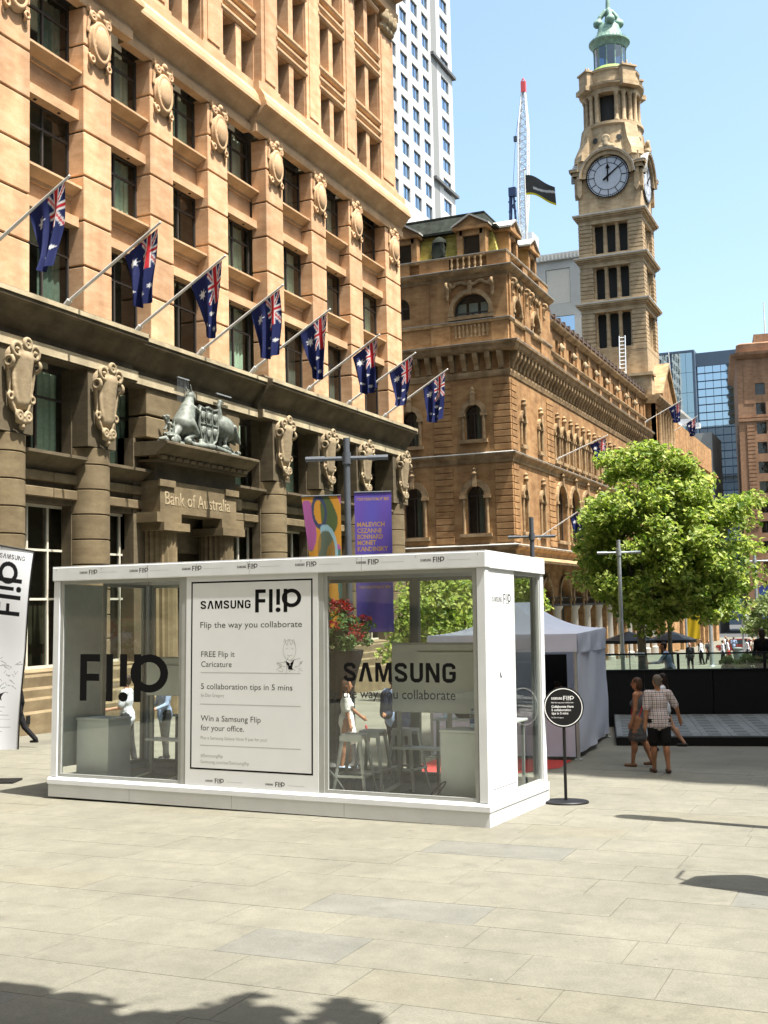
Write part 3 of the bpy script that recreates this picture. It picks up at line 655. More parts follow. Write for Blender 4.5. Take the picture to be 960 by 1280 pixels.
# entrance porch
por = MB(TP); S0, S1 = 31.05, 37.0
por.prism([(.7, 7.6), (-.2, 7.6), (-.62, 7.92), (-.66, 7.94), (-.66, 8.0), (-.6, 8.03), (.7, 8.06)], 'u', S0, S1); add('porch_slab', por, TRACHD, bank)
for k in range(13):
    m_ = MB(TP); m_.box(S0+.25+k*.43, S0+.25+k*.43+.3, -.3, .2, 7.5, 7.6); add('dentil', m_, TRACH, bank)
m_ = MB(TP); m_.box(S0+.2, S1-.2, -.22, .6, 7.42, 7.5); m_.box(S0+.45, S1-.45, .1, .7, 6.8, 7.42); add('porch_frieze', m_, TRACHD, bank)
m_ = MB(TP); m_.box(S0+.35, S1-.85, -.15, .6, 5.78, 6.82); m_.box(S0+.25, S0+1.15, -.22, -.14, 6.62, 6.84); m_.box(S1-1.65, S1-.75, -.22, -.14, 6.62, 6.84)
m_.box(S0+.1, S0+1.5, -.2, .6, 5.46, 5.78); m_.box(S1-1.9, S1-.4, -.2, .6, 5.46, 5.78); m_.box(S1-.8, S1-.1, .05, .6, 6.2, 6.6); add('porch_beam', m_, TRACH, bank)
text('Bank of Australia', .62, plain('pale_carved_letter', (.36, .285, .175), .8), bank, T(XB+.153, S0+.62, 6.05) @ R90 @ FACE, width=4.05, depth=.02, name='carved_lettering')
for uc in (32.15, 35.75):
    m_ = MB(TP); n = 20
    pts = []
    for k in range(n*2):
        r = .62 if k % 2 else .55; pts.append((uc+r*math.cos(math.pi*k/n), .45+r*math.sin(math.pi*k/n)))
    m_.prism(pts, 'z', -1.2, 5.2); m_.box(uc-.75, uc+.75, -.3, 1.2, 5.2, 5.46); add('fluted_column', m_, TRACH, bank)
m_ = MB(TP); m_.box(31.0, 37.0, .95, 1.2, 4.6, 8.2); m_.box(31.0, 31.6, .6, 1.2, -1.2, 8.2); m_.box(36.4, 37.0, .6, 1.2, -1.2, 8.2); add('porch_back_wall', m_, TRACHD, bank)
m_ = MB(TP); m_.box(33.0, 33.9, 1.12, 1.2, -1.0, 3.4); m_.box(33.98, 34.9, 1.12, 1.2, -1.0, 3.4); m_.box(32.9, 35.0, 1.1, 1.25, 3.4, 3.55); add('door', m_, FRAMEW, bank)
# ============================================================ bronze coat of arms standing on the porch
arms = thing('coat_of_arms', 'grey bronze coat of arms with kangaroo, shield and emu on the porch roof', 'sculpture', TP @ T(31.4, -.1, 8.06))
AM = WM[arms.name]
s = SDF(); s.cap((1.45, 0, .75), (1.7, 0, 1.3), .40, .27); s.cap((1.7, 0, 1.3), (1.86, 0, 1.72), .24, .13); s.cap((1.86, 0, 1.78), (2.12, 0, 1.74), .14, .075); s.ell((1.92, 0, 1.85), (.15, .12, .12))
for q in (-.07, .07): s.cap((1.84, q, 1.93), (1.74, q*1.5, 2.14), .04, .02); s.cap((1.85, q*3, 1.35), (2.12, q*3, 1.25), .08, .055); s.cap((2.12, q*3, 1.25), (2.32, q*2, 1.48), .05, .04)
for q in (-.22, .22): s.cap((1.5, q, .75), (1.85, q, .5), .22, .15); s.cap((1.85, q, .5), (1.3, q, .2), .12, .08); s.cap((1.3, q, .16), (1.85, q, .1), .08, .07)
s.cap((1.2, 0, .6), (.75, 0, .22), .17, .12); s.cap((.75, 0, .22), (.05, 0, .1), .12, .05)
add('kangaroo', s.mesh('kangaroo', [BRONZE], .028, .03), None, arms, AM)
s = SDF(); s.ell((4.1, 0, .95), (.55, .32, .42), rot=Matrix.Rotation(.35, 3, 'Y')); s.cap((3.75, 0, 1.15), (3.68, -.02, 1.7), .15, .07); s.cap((3.68, -.02, 1.7), (3.74, -.02, 1.86), .07, .075); s.cap((3.76, -.02, 1.88), (4.0, -.03, 1.86), .07, .025)
for q in (-.1, .12): s.cap((4.0, q, .7), (3.95, q, .45), .14, .06); s.cap((3.95, q, .45), (4.05, q, .08), .055, .05); s.cap((4.05, q, .06), (3.75, q, .05), .05, .04)
for k in range(9): s.cap((4.3, -.28+k*.07, 1.0), (4.62+.04*(k % 2), -.3+k*.075, .45+.05*(k % 3)), .10, .05)
add('emu', s.mesh('emu', [BRONZE], .028, .025), None, arms, AM)
s = SDF(); m_ = MB(AM)
pts = [(2.25, 1.5), (2.25, .75), (2.4, .38), (2.85, .08), (3.3, .38), (3.45, .75), (3.45, 1.5), (3.15, 1.44), (2.85, 1.52), (2.55, 1.44)]
m_.prism(pts, 'd', -.12, .08)
for (a, b) in zip(pts, pts[1:]+pts[:1]): m_.cyl((a[0], -.12, a[1]), (b[0], -.12, b[1]), .045, n=6)
for u in (2.65, 3.05): m_.box(u-.02, u+.02, -.15, -.12, .35, 1.45)
m_.box(2.25, 3.45, -.15, -.12, .9, .95)
shield = add('shield', m_, BRONZE, arms, I4)
s = SDF()
for (u, z) in ((2.45, 1.2), (2.85, 1.2), (3.25, 1.2), (2.47, .68), (2.85, .6), (3.22, .68)): s.ell((u, -.14, z), (.11, .07, .15)); s.ell((u+.07, -.16, z+.08), (.06, .05, .06)); s.tor((u-.02, -.15, z-.06), .07, .03, 1)
add('shield_carving', s.mesh('shield_carving', [BRONZE], .03, .03), None, shield, AM)
s = SDF(); rr = random.Random(5)
s.cap((.3, .1, .02), (4.9, .1, .0), .14); s.cap((.8, -.1, .02), (4.7, -.1, .0), .12)
for k in range(46): u = rr.uniform(.4, 4.9); s.ell((u, rr.uniform(-.35, .15), rr.uniform(.02, .26)), (rr.uniform(.06, .2), rr.uniform(.06, .14), rr.uniform(.06, .16)))
for k in range(16): s.cap((rr.uniform(.35, .85), rr.uniform(-.1, .1), rr.uniform(.1, .9)), (rr.uniform(.3, .9), rr.uniform(-.1, .1), rr.uniform(.2, 1.0)), .05, .03)
s.cap((1.6, -.36, .05), (2.7, -.42, .1), .09); s.cap((2.7, -.42, .1), (3.8, -.36, .02), .09)
add('scroll_base', s.mesh('scroll_base', [BRONZE], .03, .015), None, arms, AM)
m_ = MB(AM); m_.box(1.15, 1.85, .0, .05, 2.3, 2.34); m_.box(3.6, 4.6, .0, .05, 2.14, 2.18)
for k in range(9): m_.box(1.16+k*.08, 1.168+k*.08, .02, .026, 1.5, 2.3)
add('bird_guard', m_, STEELL, arms, I4)
# ============================================================ flags
def star(x, y, cx, cy, r, n=7, rot=math.pi/2):
    dx, dy = x-cx, y-cy; d = math.hypot(dx, dy)
    if d > r: return False
    a = (math.atan2(dy, dx)-rot) % (2*math.pi/n); a = min(a, 2*math.pi/n-a)
    f = a/(math.pi/n); return d < r*(0.45/(0.45+f*0.55+1e-6))*1.0 if f > 0 else True
BL, WH, RD = (.012, .018, .085), (.62, .62, .62), (.42, .018, .025)
def flag_aus(x, y):
    """x 0..2 along the fly, y 0..1 up"""
    if x < 1 and y > .5:
        u, v = x, (y-.5)*2; dx, dy = u-.5, (v-.5)*.5
        if abs(dx) < .05 or abs(dy) < .05: return RD
        if abs(dx) < .085 or abs(dy) < .085: return WH
        d1 = abs(dy-dx*.5)/1.118; d2 = abs(dy+dx*.5)/1.118
        if min(d1, d2) < .02: return RD
        if min(d1, d2) < .05: return WH
        return BL
    if star(x, y, .5, .25, .165): return WH
    for cx, cy, r in ((1.5, .83, .08), (1.5, .17, .08), (1.25, .56, .08), (1.72, .62, .08), (1.6, .45, .05)):
        if star(x, y, cx, cy, r): return WH
    return BL
def flag_dark(x, y):
    if y < .1: return (.55, .47, .02)
    if abs(y-.55+.18*math.sin(x*2.2)) < .06 and x > .5: return (.45, .45, .45)
    return (.045, .045, .045)
def raster(s_, nx, ny, bold=0.0):
    """lettering as a grid of ink / no ink, for printing on cloth"""
    c = bpy.data.curves.new('tmp', 'FONT'); c.body = s_; c.size = 1; c.offset = bold; c.resolution_u = 3; t = bpy.data.objects.new('tmp', c); COL.objects.link(t); bpy.context.view_layer.update()
    me = bpy.data.meshes.new_from_object(t); bpy.data.objects.remove(t)
    if s_ == SAM: me = wordmark_mesh(5.5, 1)
    me.calc_loop_triangles(); V = np.array([v.co[:2] for v in me.vertices]); lo, hi = V.min(0), V.max(0); V = (V-lo)/(hi-lo)
    gx, gy = np.meshgrid((np.arange(nx)+.5)/nx, (np.arange(ny)+.5)/ny); g = np.zeros((ny, nx), bool)
    for tr in me.loop_triangles:
        a, b, c_ = V[tr.vertices[0]], V[tr.vertices[1]], V[tr.vertices[2]]; d = (b[1]-c_[1])*(a[0]-c_[0])+(c_[0]-b[0])*(a[1]-c_[1])
        if abs(d) < 1e-12: continue
        l1 = ((b[1]-c_[1])*(gx-c_[0])+(c_[0]-b[0])*(gy-c_[1]))/d; l2 = ((c_[1]-a[1])*(gx-c_[0])+(a[0]-c_[0])*(gy-c_[1]))/d; g |= (l1 >= 0) & (l2 >= 0) & (l1+l2 <= 1)
    return lambda x, y: bool(g[min(ny-1, int(y*ny)), min(nx-1, int(x*nx))]) if 0 <= x < 1 and 0 <= y < 1 else False
def logo_ink(x, y):
    """the Fl!p mark in a 411 x 215 box"""
    def b(x0, x1, y0, y1): return x0 <= x <= x1 and y0 <= y <= y1
    if b(0, 33, 0, 215) or b(0, 92, 92, 125) or b(0, 95, 181, 215) or b(125, 157, 0, 215) or b(190, 223, 68, 215) or b(255, 288, 0, 215): return True
    if math.hypot(x-206, y-22) < 23: return True
    return 51 < math.hypot(x-325, y-129) < 86
def cloth(nu, nv, pos, colf, name='cloth', mat=None, back=None):
    v = []; cols = []
    for j in range(nv+1):
        for i in range(nu+1): v.append(pos(i/nu, j/nv)); cols.append((*colf(i/nu, j/nv), 1))
    f = [(j*(nu+1)+i, j*(nu+1)+i+1, (j+1)*(nu+1)+i+1, (j+1)*(nu+1)+i) for j in range(nv) for i in range(nu)]
    me = bpy.data.meshes.new(name); me.from_pydata(v, [], f); me.polygons.foreach_set('use_smooth', [True]*len(f))
    a = me.color_attributes.new('print', 'FLOAT_COLOR', 'POINT'); a.data.foreach_set('color', [c for q in cols for c in q])
    me.materials.append(mat or FLAGM); me.update(); return me
def make_flag(px, pz, length=2.15, hoist=1.28, seed=0, sway=0.0):
    """pole leans out over +x from the wall; returns pole mesh and hanging cloth mesh (local, base at origin)"""
    rr = random.Random(seed); L = math.hypot(px, pz); dx, dz = px/L, pz/L
    ph = rr.uniform(0, 6); amp = rr.uniform(.07, .15); nf = rr.uniform(1.6, 2.4); gather = rr.uniform(.28, .58); drift = rr.uniform(-.1, .4)
    def pos(s, t):           # s: 0 peak .. 1 lower hoist ; t: 0 at the pole .. 1 at the fly end
        h0 = .12+hoist*s; bx, bz = px-dx*h0, pz-dz*h0-.07
        cx = px-dx*(.12+hoist*.32)
        g = 1-gather*min(1, t*1.25)
        x = cx+(bx-cx)*g+drift*t*.4; ln = length*(1-.26*s*s)
        z = bz-ln*t-.10*t*s*(1-t)
        y = amp*min(1, t*2.2)*math.sin(ph+nf*2*math.pi*(1-s)+t*1.7)+sway*t*t+.04*math.sin(5*t+ph)
        return (x, y, z)
    def colf(s, t): return flag_aus(2*t, 1-s)
    pole = MB(); pole.tube([(0, 0, 0), (px*.5, 0, pz*.5), (px, 0, pz)], [.05, .045, .032], 10); pole.lathe([(0.0, -.05), (.045, 0), (0, .05)], (px, 0, pz), 8)
    pole.cyl((-.12, 0, -.16), (.1, 0, .06), .085, n=10); pole.tube([(px*.7, .06, pz*.7-.02), (px-dx*1.24, .03, pz-dz*1.24-.1)], .008, 4)
    return pole.mesh('flagpole'), cloth(44, 72, pos, colf, 'flag_cloth')
ordn = ['leftmost, partly cut off by the picture edge', 'second from the left', 'third from the left', 'fourth from the left', 'fifth from the left', 'sixth from the left', 'seventh from the left', 'eighth, at the far end of the bank cornice']
for k, yy in enumerate((22.75, 26.67, 30.14, 33.82, 37.42, 41.89, 45.72, 49.68)):
    M0 = T(XB+.22, yy, 11.5)
    fl = thing('flag', 'Australian flag on the bank, ' + ordn[k], 'flag', M0, 'Australian flags along the bank front')
    pm, cm = make_flag(3.2, 1.87, seed=20+k, sway=random.uniform(-.3, .35), length=random.uniform(1.95, 2.25)); add('flagpole', pm, POLEW, fl, M0); add('flag_cloth', cm, None, fl, M0)
# ============================================================ old post office: corner pavilion, long arcaded front, mansard roof
YG = 70.6; XG = -21.5
gpo = thing('post_office_building', 'long Victorian sandstone post office with arcaded front and mansard roofed corner', 'building', T(XG, YG, gz(YG)))
TN = T(XG, 0, 0) @ R90; TE = T(0, YG, 0)
YEND = 117.0
def rust(mb, u0, u1, z0, z1, d=-.05, h=.42, t=.12):
    z = z0
    while z < z1-.1: mb.box(u0, u1, d, d+t, z+.02, min(z+h-.05, z1)); z += h
# east front
E1 = [(-24.0, 1.2, 7.1, 9.55, True), (-28.3, 1.3, 7.0, 9.6, True), (-33, 1.3, 7, 9.6, True), (-38, 1.3, 7, 9.6, True)]
E2 = [(-24.0, 1.1, 13.15, 14.87, True), (-28.4, 1.1, 13.0, 14.8, True), (-33, 1.1, 13, 14.8, True), (-38, 1.1, 13, 14.8, True)]
E3 = [(-23.95, 2.45, 21.25, 21.5, True), (-28.9, 1.3, 21.5, 22.3, True), (-33, 1.3, 21.5, 22.3, True)]
E0 = [(-24.0, 2.2, -2.5, 3.0, True), (-28.4, 2.2, -2.5, 3.0, True), (-33, 2.2, -2.5, 3.0, True)]
we = MB(TE); X0 = -46
we.wall(X0, XG, -2.6, 6.2, E0); we.wall(X0, XG, 6.2, 12.15, E1); we.wall(X0, XG, 12.15, 17.4, E2); we.wall(X0, XG, 19.2, 24.2, E3); we.box(X0, XG, 0, .4, 17.4, 19.2)
add('east_wall', we, GPO, gpo)
N1 = [(73.1, .8, 7.2, 9.6, True), (77.3, .8, 7.2, 9.6, True)]; N2 = [(73.1, .75, 12.9, 14.6, True), (77.2, .75, 12.9, 14.6, True)]
N3 = [(72.55, 1.55, 20.95, 21.6, True), (76.9, 1.55, 20.95, 21.6, True)]; N0 = [(73.6, 2.4, -2.6, 2.9, True), (77.5, 2.4, -2.6, 2.9, True)]
k = 0
while 82.4+3.85*k < 116: 
    N1.append((82.4+3.85*k, 2.5, 7.0, 9.8, True)); N0.append((82.4+3.85*k, 2.7, -2.6, 2.9, True)); k += 1
k = 0
while 81.6+1.92*k < 116: N2.append((81.6+1.92*k, 1.05, 12.75, 14.75, True)); k += 1
wn = MB(TN)
Y4 = YG+.4
wn.wall(Y4, YEND, -2.6, 6.2, N0); wn.wall(Y4, YEND, 6.2, 12.15, N1); wn.wall(Y4, YEND, 12.15, 17.4, N2); wn.box(Y4, YEND, 0, .4, 17.4, 19.2)
wn.wall(Y4, 80.5, 19.2, 24.2, N3); wn.wall(80.5, YEND, 19.2, 23.0, [(83.0+3.9*q, .8, 20.9, 21.9, False) for q in range(9)], .1)
add('north_wall', wn, GPO, gpo)
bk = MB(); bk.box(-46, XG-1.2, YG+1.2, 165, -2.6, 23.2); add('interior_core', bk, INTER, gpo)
# windows behind the openings
for uc, wd, zs, zt, _ in E1+E2: window(gpo, TE @ T(uc-wd/2, .22, zs), wd, zt+wd/2-zs, arch=True, frame=FRAMEW, pane=PANED, curtain=CURT, fr=.07)
for uc, wd, zs, zt, _ in E3: window(gpo, TE @ T(uc-wd/2, .2, zs), wd, zt+wd/2-zs, arch=True, frame=FRAMEW, pane=PANE, curtain=None, fr=.1)
for uc, wd, zs, zt, _ in N3+N1+N2: window(gpo, TN @ T(uc-wd/2, .25, zs), wd, zt+wd/2-zs, arch=True, frame=FRAMEW, pane=PANED, fr=.06)
bl = MB(TE)
for q in (-.8, 0, .8): bl.box(-23.95+q-.3, -23.95+q+.3, .5, .52, 21.35, 22.2)
add('blind', bl, plain('pale_blind', (.5, .5, .46), .9), gpo)
# string courses and the great bracketed cornice, turning the corner
PR = {'string_course': ([(.2, 5.7), (-.06, 5.7), (-.08, 5.95), (-.3, 6.08), (-.36, 6.2), (-.36, 6.3), (.2, 6.42)], GPOT),
      'upper_string_course': ([(.2, 11.6), (-.05, 11.6), (-.08, 11.85), (-.26, 12.0), (-.32, 12.1), (-.32, 12.2), (.2, 12.34)], GPOT),
      'frieze_moulding': ([(.2, 17.15), (-.06, 17.15), (-.12, 17.4), (-.12, 17.55), (.2, 17.55)], GPOT),
      'main_cornice': ([(.2, 18.72), (-.5, 18.72), (-.62, 18.86), (-.66, 19.05), (-.78, 19.16), (-.78, 19.28), (.2, 19.42)], GPOT)}
def ring(mb, prof, ue, un, x0=-46):
    """moulding round the corner: east run up to the corner, north run to un, mitred"""
    for i in range(len(prof)):
        (d0, z0), (d1, z1) = prof[i], prof[(i+1) % len(prof)]
        mb.poly([(x0, YG+d0, z0), (x0, YG+d1, z1), (XG-d1, YG+d1, z1), (XG-d0, YG+d0, z0)][::-1])
        mb.poly([(XG-d0, YG+d0, z0), (XG-d1, YG+d1, z1), (XG-d1, un, z1), (XG-d0, un, z0)][::-1])
    mb.poly([(XG-d, un, z) for d, z in prof])
for nm, (prof, mt) in PR.items(): m_ = MB(); ring(m_, prof, 0, YEND); add(nm, m_, mt, gpo)
for nm, prof in (('parapet_coping', [(.3, 20.72), (-.12, 20.72), (-.2, 20.84), (-.2, 20.92), (.3, 20.96)]), ('attic_cornice', [(.3, 23.7), (-.05, 23.7), (-.1, 23.95), (-.38, 24.1), (-.45, 24.22), (-.45, 24.3), (.3, 24.4)]), ('balustrade_coping', [(.35, 25.16), (.0, 25.16), (-.06, 25.22), (-.06, 25.32), (.35, 25.36)])):
    m_ = MB(); ring(m_, prof, 0, 80.6); add(nm, m_, GPOT, gpo)
m_ = MB(); ring(m_, [(-.68, 19.284), (-.80, 19.27), (-.80, 19.30), (.1, 19.43), (.1, 19.41)], 0, YEND); add('cornice_flashing', m_, LEADW, gpo)
for nm_, (d_, z_) in (('string_flashing', (.36, 6.30)), ('upper_string_flashing', (.32, 12.20))):
    m_ = MB(); ring(m_, [(-d_+.06, z_+.012), (-d_-.015, z_-.03), (-d_-.015, z_+.012), (.1, z_+.13), (.1, z_+.11)], 0, YEND); add(nm_, m_, LEADW, gpo)
for nm_, d_, z_ in (('parapet_flashing', .2, 20.92), ('attic_flashing', .45, 24.30), ('balustrade_flashing', .06, 25.32)):
    m_ = MB(); ring(m_, [(-d_+.05, z_+.01), (-d_-.015, z_-.03), (-d_-.015, z_+.015), (.3, z_+.075), (.3, z_+.055)], 0, 80.6); add(nm_, m_, LEADW, gpo)
# carved swags over the attic windows
fs = SDF(); rf = random.Random(2)
for k in range(34): t = k/33; fs.ell((-1.35+2.7*t, -.06, .35+.28*abs(math.sin(t*math.pi*2))+rf.uniform(-.06, .06)), (.11, .1, .11))
for sx in (-1.4, 0, 1.4): fs.ell((sx, -.08, .55), (.16, .14, .2)); fs.cap((sx, -.05, .4), (sx, -.04, .05), .1, .04)
fme = fs.mesh('carved_swag', [GPOT], .05, .03)
add('carved_swag', fme, None, gpo, TE @ T(-23.95, -.02, 22.85))
for yv in (72.6, 76.9): add('carved_swag', fme, None, gpo, TN @ T(yv, -.02, 22.85) @ Matrix.Diagonal((.62, 1, 1, 1)))
fs = SDF(); fs.tor((0, -.16, .9), .2, .1, 0); fs.cap((0, -.12, .8), (0, -.05, .1), .14, .08); fs.tor((0, -.1, .1), .1, .06, 0); fcm = fs.mesh('carved_console', [GPOT], .05, .03)
for M0, uu_ in [(TE, -22.4), (TE, -25.5), (TN, 71.2), (TN, 74.3), (TN, 75.2), (TN, 78.6)]: add('carved_console', fcm, None, gpo, M0 @ T(uu_, -.08, 22.4))
# brackets under the cornice, each a part
bs = MB(); bs.prism([(0, 0), (-.16, .05), (-.22, .35), (-.5, .75), (-.56, 1.12), (0, 1.12)], 'u', -.16, .16); bme = bs.mesh('cornice_bracket'); bme.materials.append(GPOT)
for x in np.arange(-29.4, XG-.2, .82): add('cornice_bracket', bme, None, gpo, TE @ T(x, 0, 17.58))
for yv in np.arange(YG+.35, YEND, .82): add('cornice_bracket', bme, None, gpo, TN @ T(yv, 0, 17.58))
# balusters of the attic
bal = MB(); bal.lathe([(.09, 0), (.09, .08), (.05, .14), (.1, .34), (.05, .62), (.09, .7), (.09, .8)], n=8); balm = bal.mesh('baluster'); balm.materials.append(GPOT)
for x in np.arange(-25.05, -22.8, .27): add('baluster', balm, None, gpo, TE @ T(x, -.02, 19.86))
for x in np.arange(-25.2, -22.9, .4): add('baluster', balm, None, gpo, TE @ T(x, -.02, 24.36))
m_ = MB(TE); m_.box(-46, XG, .3, .6, 24.3, 25.16)
for a, b in ((-27.5, -25.4), (-22.8, XG), (-46, -28.2)): m_.box(a, b, -.02, .3, 24.35, 25.16)
m2 = MB(TN); m2.box(YG+.61, 80.5, .3, .6, 24.3, 25.16)
for a, b in ((YG, 71.5), (74.3, 75.4), (78.2, 80.5)): m2.box(a, b, -.02, .3, 24.35, 25.16)
add('roof_parapet', m_, GPO, gpo); add('roof_parapet', m2, GPO, gpo)
# rusticated quoins and pilasters
def quoins(M0, a, b):
    for z0, z1 in ((6.5, 11.5), (12.4, 17.1)):
        z = z0
        while z < z1-.1: stone_block(gpo, M0 @ T(a, -.06, z), b-a, .2, .37, GPO, .02, 'quoin_stone'); z += .42
for a, b in ((-22.65, XG+.02), (-26.75, -25.5)): quoins(TE, a, b)
for a, b in ((YG+.2, 71.9), (79.1, 80.8)): quoins(TN, a, b)
for M0, a, b, d, z0, z1 in [(TE, a, b, -.1, *zz) for a, b in ((-26.75, -25.4), (-22.6, XG+.02)) for zz in ((19.45, 20.7), (20.98, 23.7))]+[(TN, a, b, -.12, 19.45, 24.0) for a, b in ((YG+.2, 71.6), (74.1, 75.3), (78.0, 80.5))]+[(TN, 80.7+3.9*k, 81.35+3.9*k, -.03, 19.45, 22.9) for k in range(10)]:
    q = MB(M0); q.box(a, b, d, .1, z0, z1); add('pilaster', q, GPO, gpo)
m_ = MB(TN); m_.prism([(.4, 22.55), (-.05, 22.55), (-.3, 22.75), (-.34, 22.9), (.4, 23.0)], 'u', 80.5, YEND); m_.prism([(.4, 20.5), (.0, 20.5), (-.15, 20.62), (-.15, 20.72), (.4, 20.8)], 'u', 80.5, YEND); add('attic_band', m_, GPOT, gpo)
m_ = MB(TN)
for kk in range(26): m_.box(81+1.42*kk, 81.3+1.42*kk, .0, .25, 23.0, 23.75)
m_.box(80.5, YEND, .05, .2, 23.45, 23.6); add('roof_railing', m_, plain('brown_railing', (.09, .06, .045), .7), gpo)
lion = SDF(); lion.ell((0, -.12, 0), (.32, .22, .36)); lion.ell((0, -.34, -.08), (.17, .16, .16)); lion.tor((0, -.1, .02), .33, .1, 1); lm = lion.mesh('lion_mask', [CARV], .06, .06)
for yv in (83.7, 87.5, 91.2, 95.0, 98.9, 103.0, 107.0, 111.0): add('lion_mask', lm, None, gpo, TN @ T(yv, 0, 21.45) @ Matrix.Scale(.75, 4))
# arch mouldings with keystones
def hood(M0, ops, ex=.28, fin=True):
    for uc, wd, zs, zt, _ in ops:
        m_ = MB(M0); r = wd/2; m_.arch_ring(uc, zt, r+.02, r+ex, -.16, .02, 10); m_.box(uc-.13, uc+.13, -.26, .0, zt+r-.05, zt+r+ex+.22)
        for sg in (-1, 1): m_.box(uc+sg*(r+ex/2)-ex/2-.04, uc+sg*(r+ex/2)+ex/2+.04, -.2, .02, zt-.2, zt); m_.cyl((uc+sg*(r+ex*.45), -.06, zs), (uc+sg*(r+ex*.45), -.06, zt-.2), .1, n=8)
        m_.box(uc-r-ex-.05, uc+r+ex+.05, -.22, .04, zs-.22, zs)
        if fin: m_.lathe([(.12, 0), (.2, .18), (.12, .34), (.16, .46), (0, .62)], (uc, -.14, zt+r+ex+.2), 8)
        add('arch_surround', m_, GPOT, gpo)
hood(TE, E1[:2], .42); hood(TE, E2[:2], .34); hood(TE, E3[:1], .3, False); hood(TN, N1, .3); hood(TN, N2, .22); hood(TN, N3, .26, False); hood(TN, N0, .28, False)
m_ = MB(TN); m_.box(YG, YEND, -.1, .3, 2.35, 2.5); m_.box(YG, YEND, -.05, .0, 2.9, 2.98)
for yv in np.arange(YG, YEND, .35): m_.box(yv, yv+.04, -.05, -.01, 2.5, 2.9)
add('arcade_railing', m_, BLACKM, gpo)
for uc, *_ in N0:
    m_ = MB(TN); uu_ = uc+1.93; m_.lathe([(.52, -2.6), (.52, -1.9), (.4, -1.8), (.36, 2.0), (.5, 2.2), (.54, 2.35)], (uu_, -.1, 0), 14); add('arcade_column', m_, plain('grey_granite_column', (.36, .34, .30), .5) if 'grey_granite_column' not in MATS else MATS['grey_granite_column'], gpo)
m_ = MB(TN); m_.prism([(.0, 3.4+2.0), (-1.9, 5.05), (-1.95, 5.2), (.0, 5.68)], 'u', YG-.2, YEND); add('balcony_soffit', m_, GPOT, gpo)
# roof: lichened mansard, dark upper hip, dormers
def frus(mb, x0, x1, y0, y1, z0, z1, i0, i1):
    a = [(x0+i0, y0+i0, z0), (x1-i0, y0+i0, z0), (x1-i0, y1-i0, z0), (x0+i0, y1-i0, z0)]; b = [(x0+i1, y0+i1, z1), (x1-i1, y0+i1, z1), (x1-i1, y1-i1, z1), (x0+i1, y1-i1, z1)]
    for i in range(4): mb.poly([a[i], a[(i+1) % 4], b[(i+1) % 4], b[i]])
    mb.poly(b); mb.poly(a[::-1])
SLATEY = stone('lichen_yellow_slate', (.36, .31, .07), (.56, .50, .16), (.47, .40, .10), scale=2, streak=.4, fine=8)
SLATED = plain('dark_slate', (.028, .032, .026), .95, spec=.1, var=.4, scale=2.5)
roof = MB(); frus(roof, -46, XG, YG, 80.4, 24.4, 27.25, .62, 1.35); mans = add('mansard_roof', roof, SLATEY, gpo)
for j in range(9):
    z = 24.7+j*.29; i_ = .62+(z-24.4)/2.85*.73-.025; m_ = MB(); m_.box(-40, XG-i_, YG+i_, YG+i_+.04, z, z+.27); add('slate_course', m_, SLATEY, mans)
m_ = MB(); frus(m_, -46, XG, YG, 80.4, 27.25, 27.4, .85, .85); frus(m_, -46, XG, YG, 80.4, 27.42, 28.7, 1.15, 2.1); m_.box(-44, XG-2.05, YG+2.05, 78.4, 28.7, 28.82); add('upper_roof', m_, SLATED, gpo)
def dormer(M0, uc, wd, label=None):
    d_ = MB(M0); r = wd/2
    for sg in (-1, 1): d_.box(uc+sg*r*.72-.2, uc+sg*r*.72+.2, -.0, 1.4, 24.4, 27.1); d_.prism([(uc+sg*r*.9, 24.5), (uc+sg*(r*.9+.45), 24.5), (uc+sg*(r*.9+.3), 25.0), (uc+sg*r*.9, 25.6)], 'd', .1, .4)
    d_.box(uc-r*.72, uc+r*.72, .1, 1.4, 24.4, 25.25); d_.box(uc-r*.72, uc+r*.72, .0, 1.4, 26.75, 27.1); d_.box(uc-r-.12, uc+r+.12, -.2, 1.5, 27.1, 27.3)
    d_.prism([(uc-r-.12, 27.3), (uc+r+.12, 27.3), (uc, 28.0)], 'd', -.1, 1.5); o = add('dormer', d_, GPO, gpo)
    c = MB(M0)
    for sg in (-1, 1): c.prism([(uc+sg*(r+.2), 27.28), (uc+sg*(r+.2), 27.4), (uc, 28.14), (uc, 28.02)], 'd', -.24, 1.5)
    add('dormer_capping', c, LEADW, o)
    window(o, M0 @ T(uc-r*.5, .25, 25.25), r, 1.5, 'one', FRAMEW, PANED)
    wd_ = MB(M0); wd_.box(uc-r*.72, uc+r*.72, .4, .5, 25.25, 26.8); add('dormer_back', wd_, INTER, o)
dormer(TE @ T(0, .35, 0), -23.95, 2.2); dormer(TE @ T(0, .35, 0), -28.7, 2.0); dormer(TN @ T(0, .3, 0), 73.4, 2.2); dormer(TN @ T(0, .3, 0), 77.9, 2.2)
m_ = MB(); m_.cyl((-26.35, YG+.95, 25.9), (-26.35, YG+.4, 25.9), .42, n=14); m_.box(-26.75, -25.95, YG+.5, YG+1.6, 25.5, 26.6); m_.lathe([(.5, 0), (.42, .25), (.2, .42), (0, .5)], (-26.35, YG+.9, 26.6), 12); add('roof_vent', m_, SLATED, gpo)
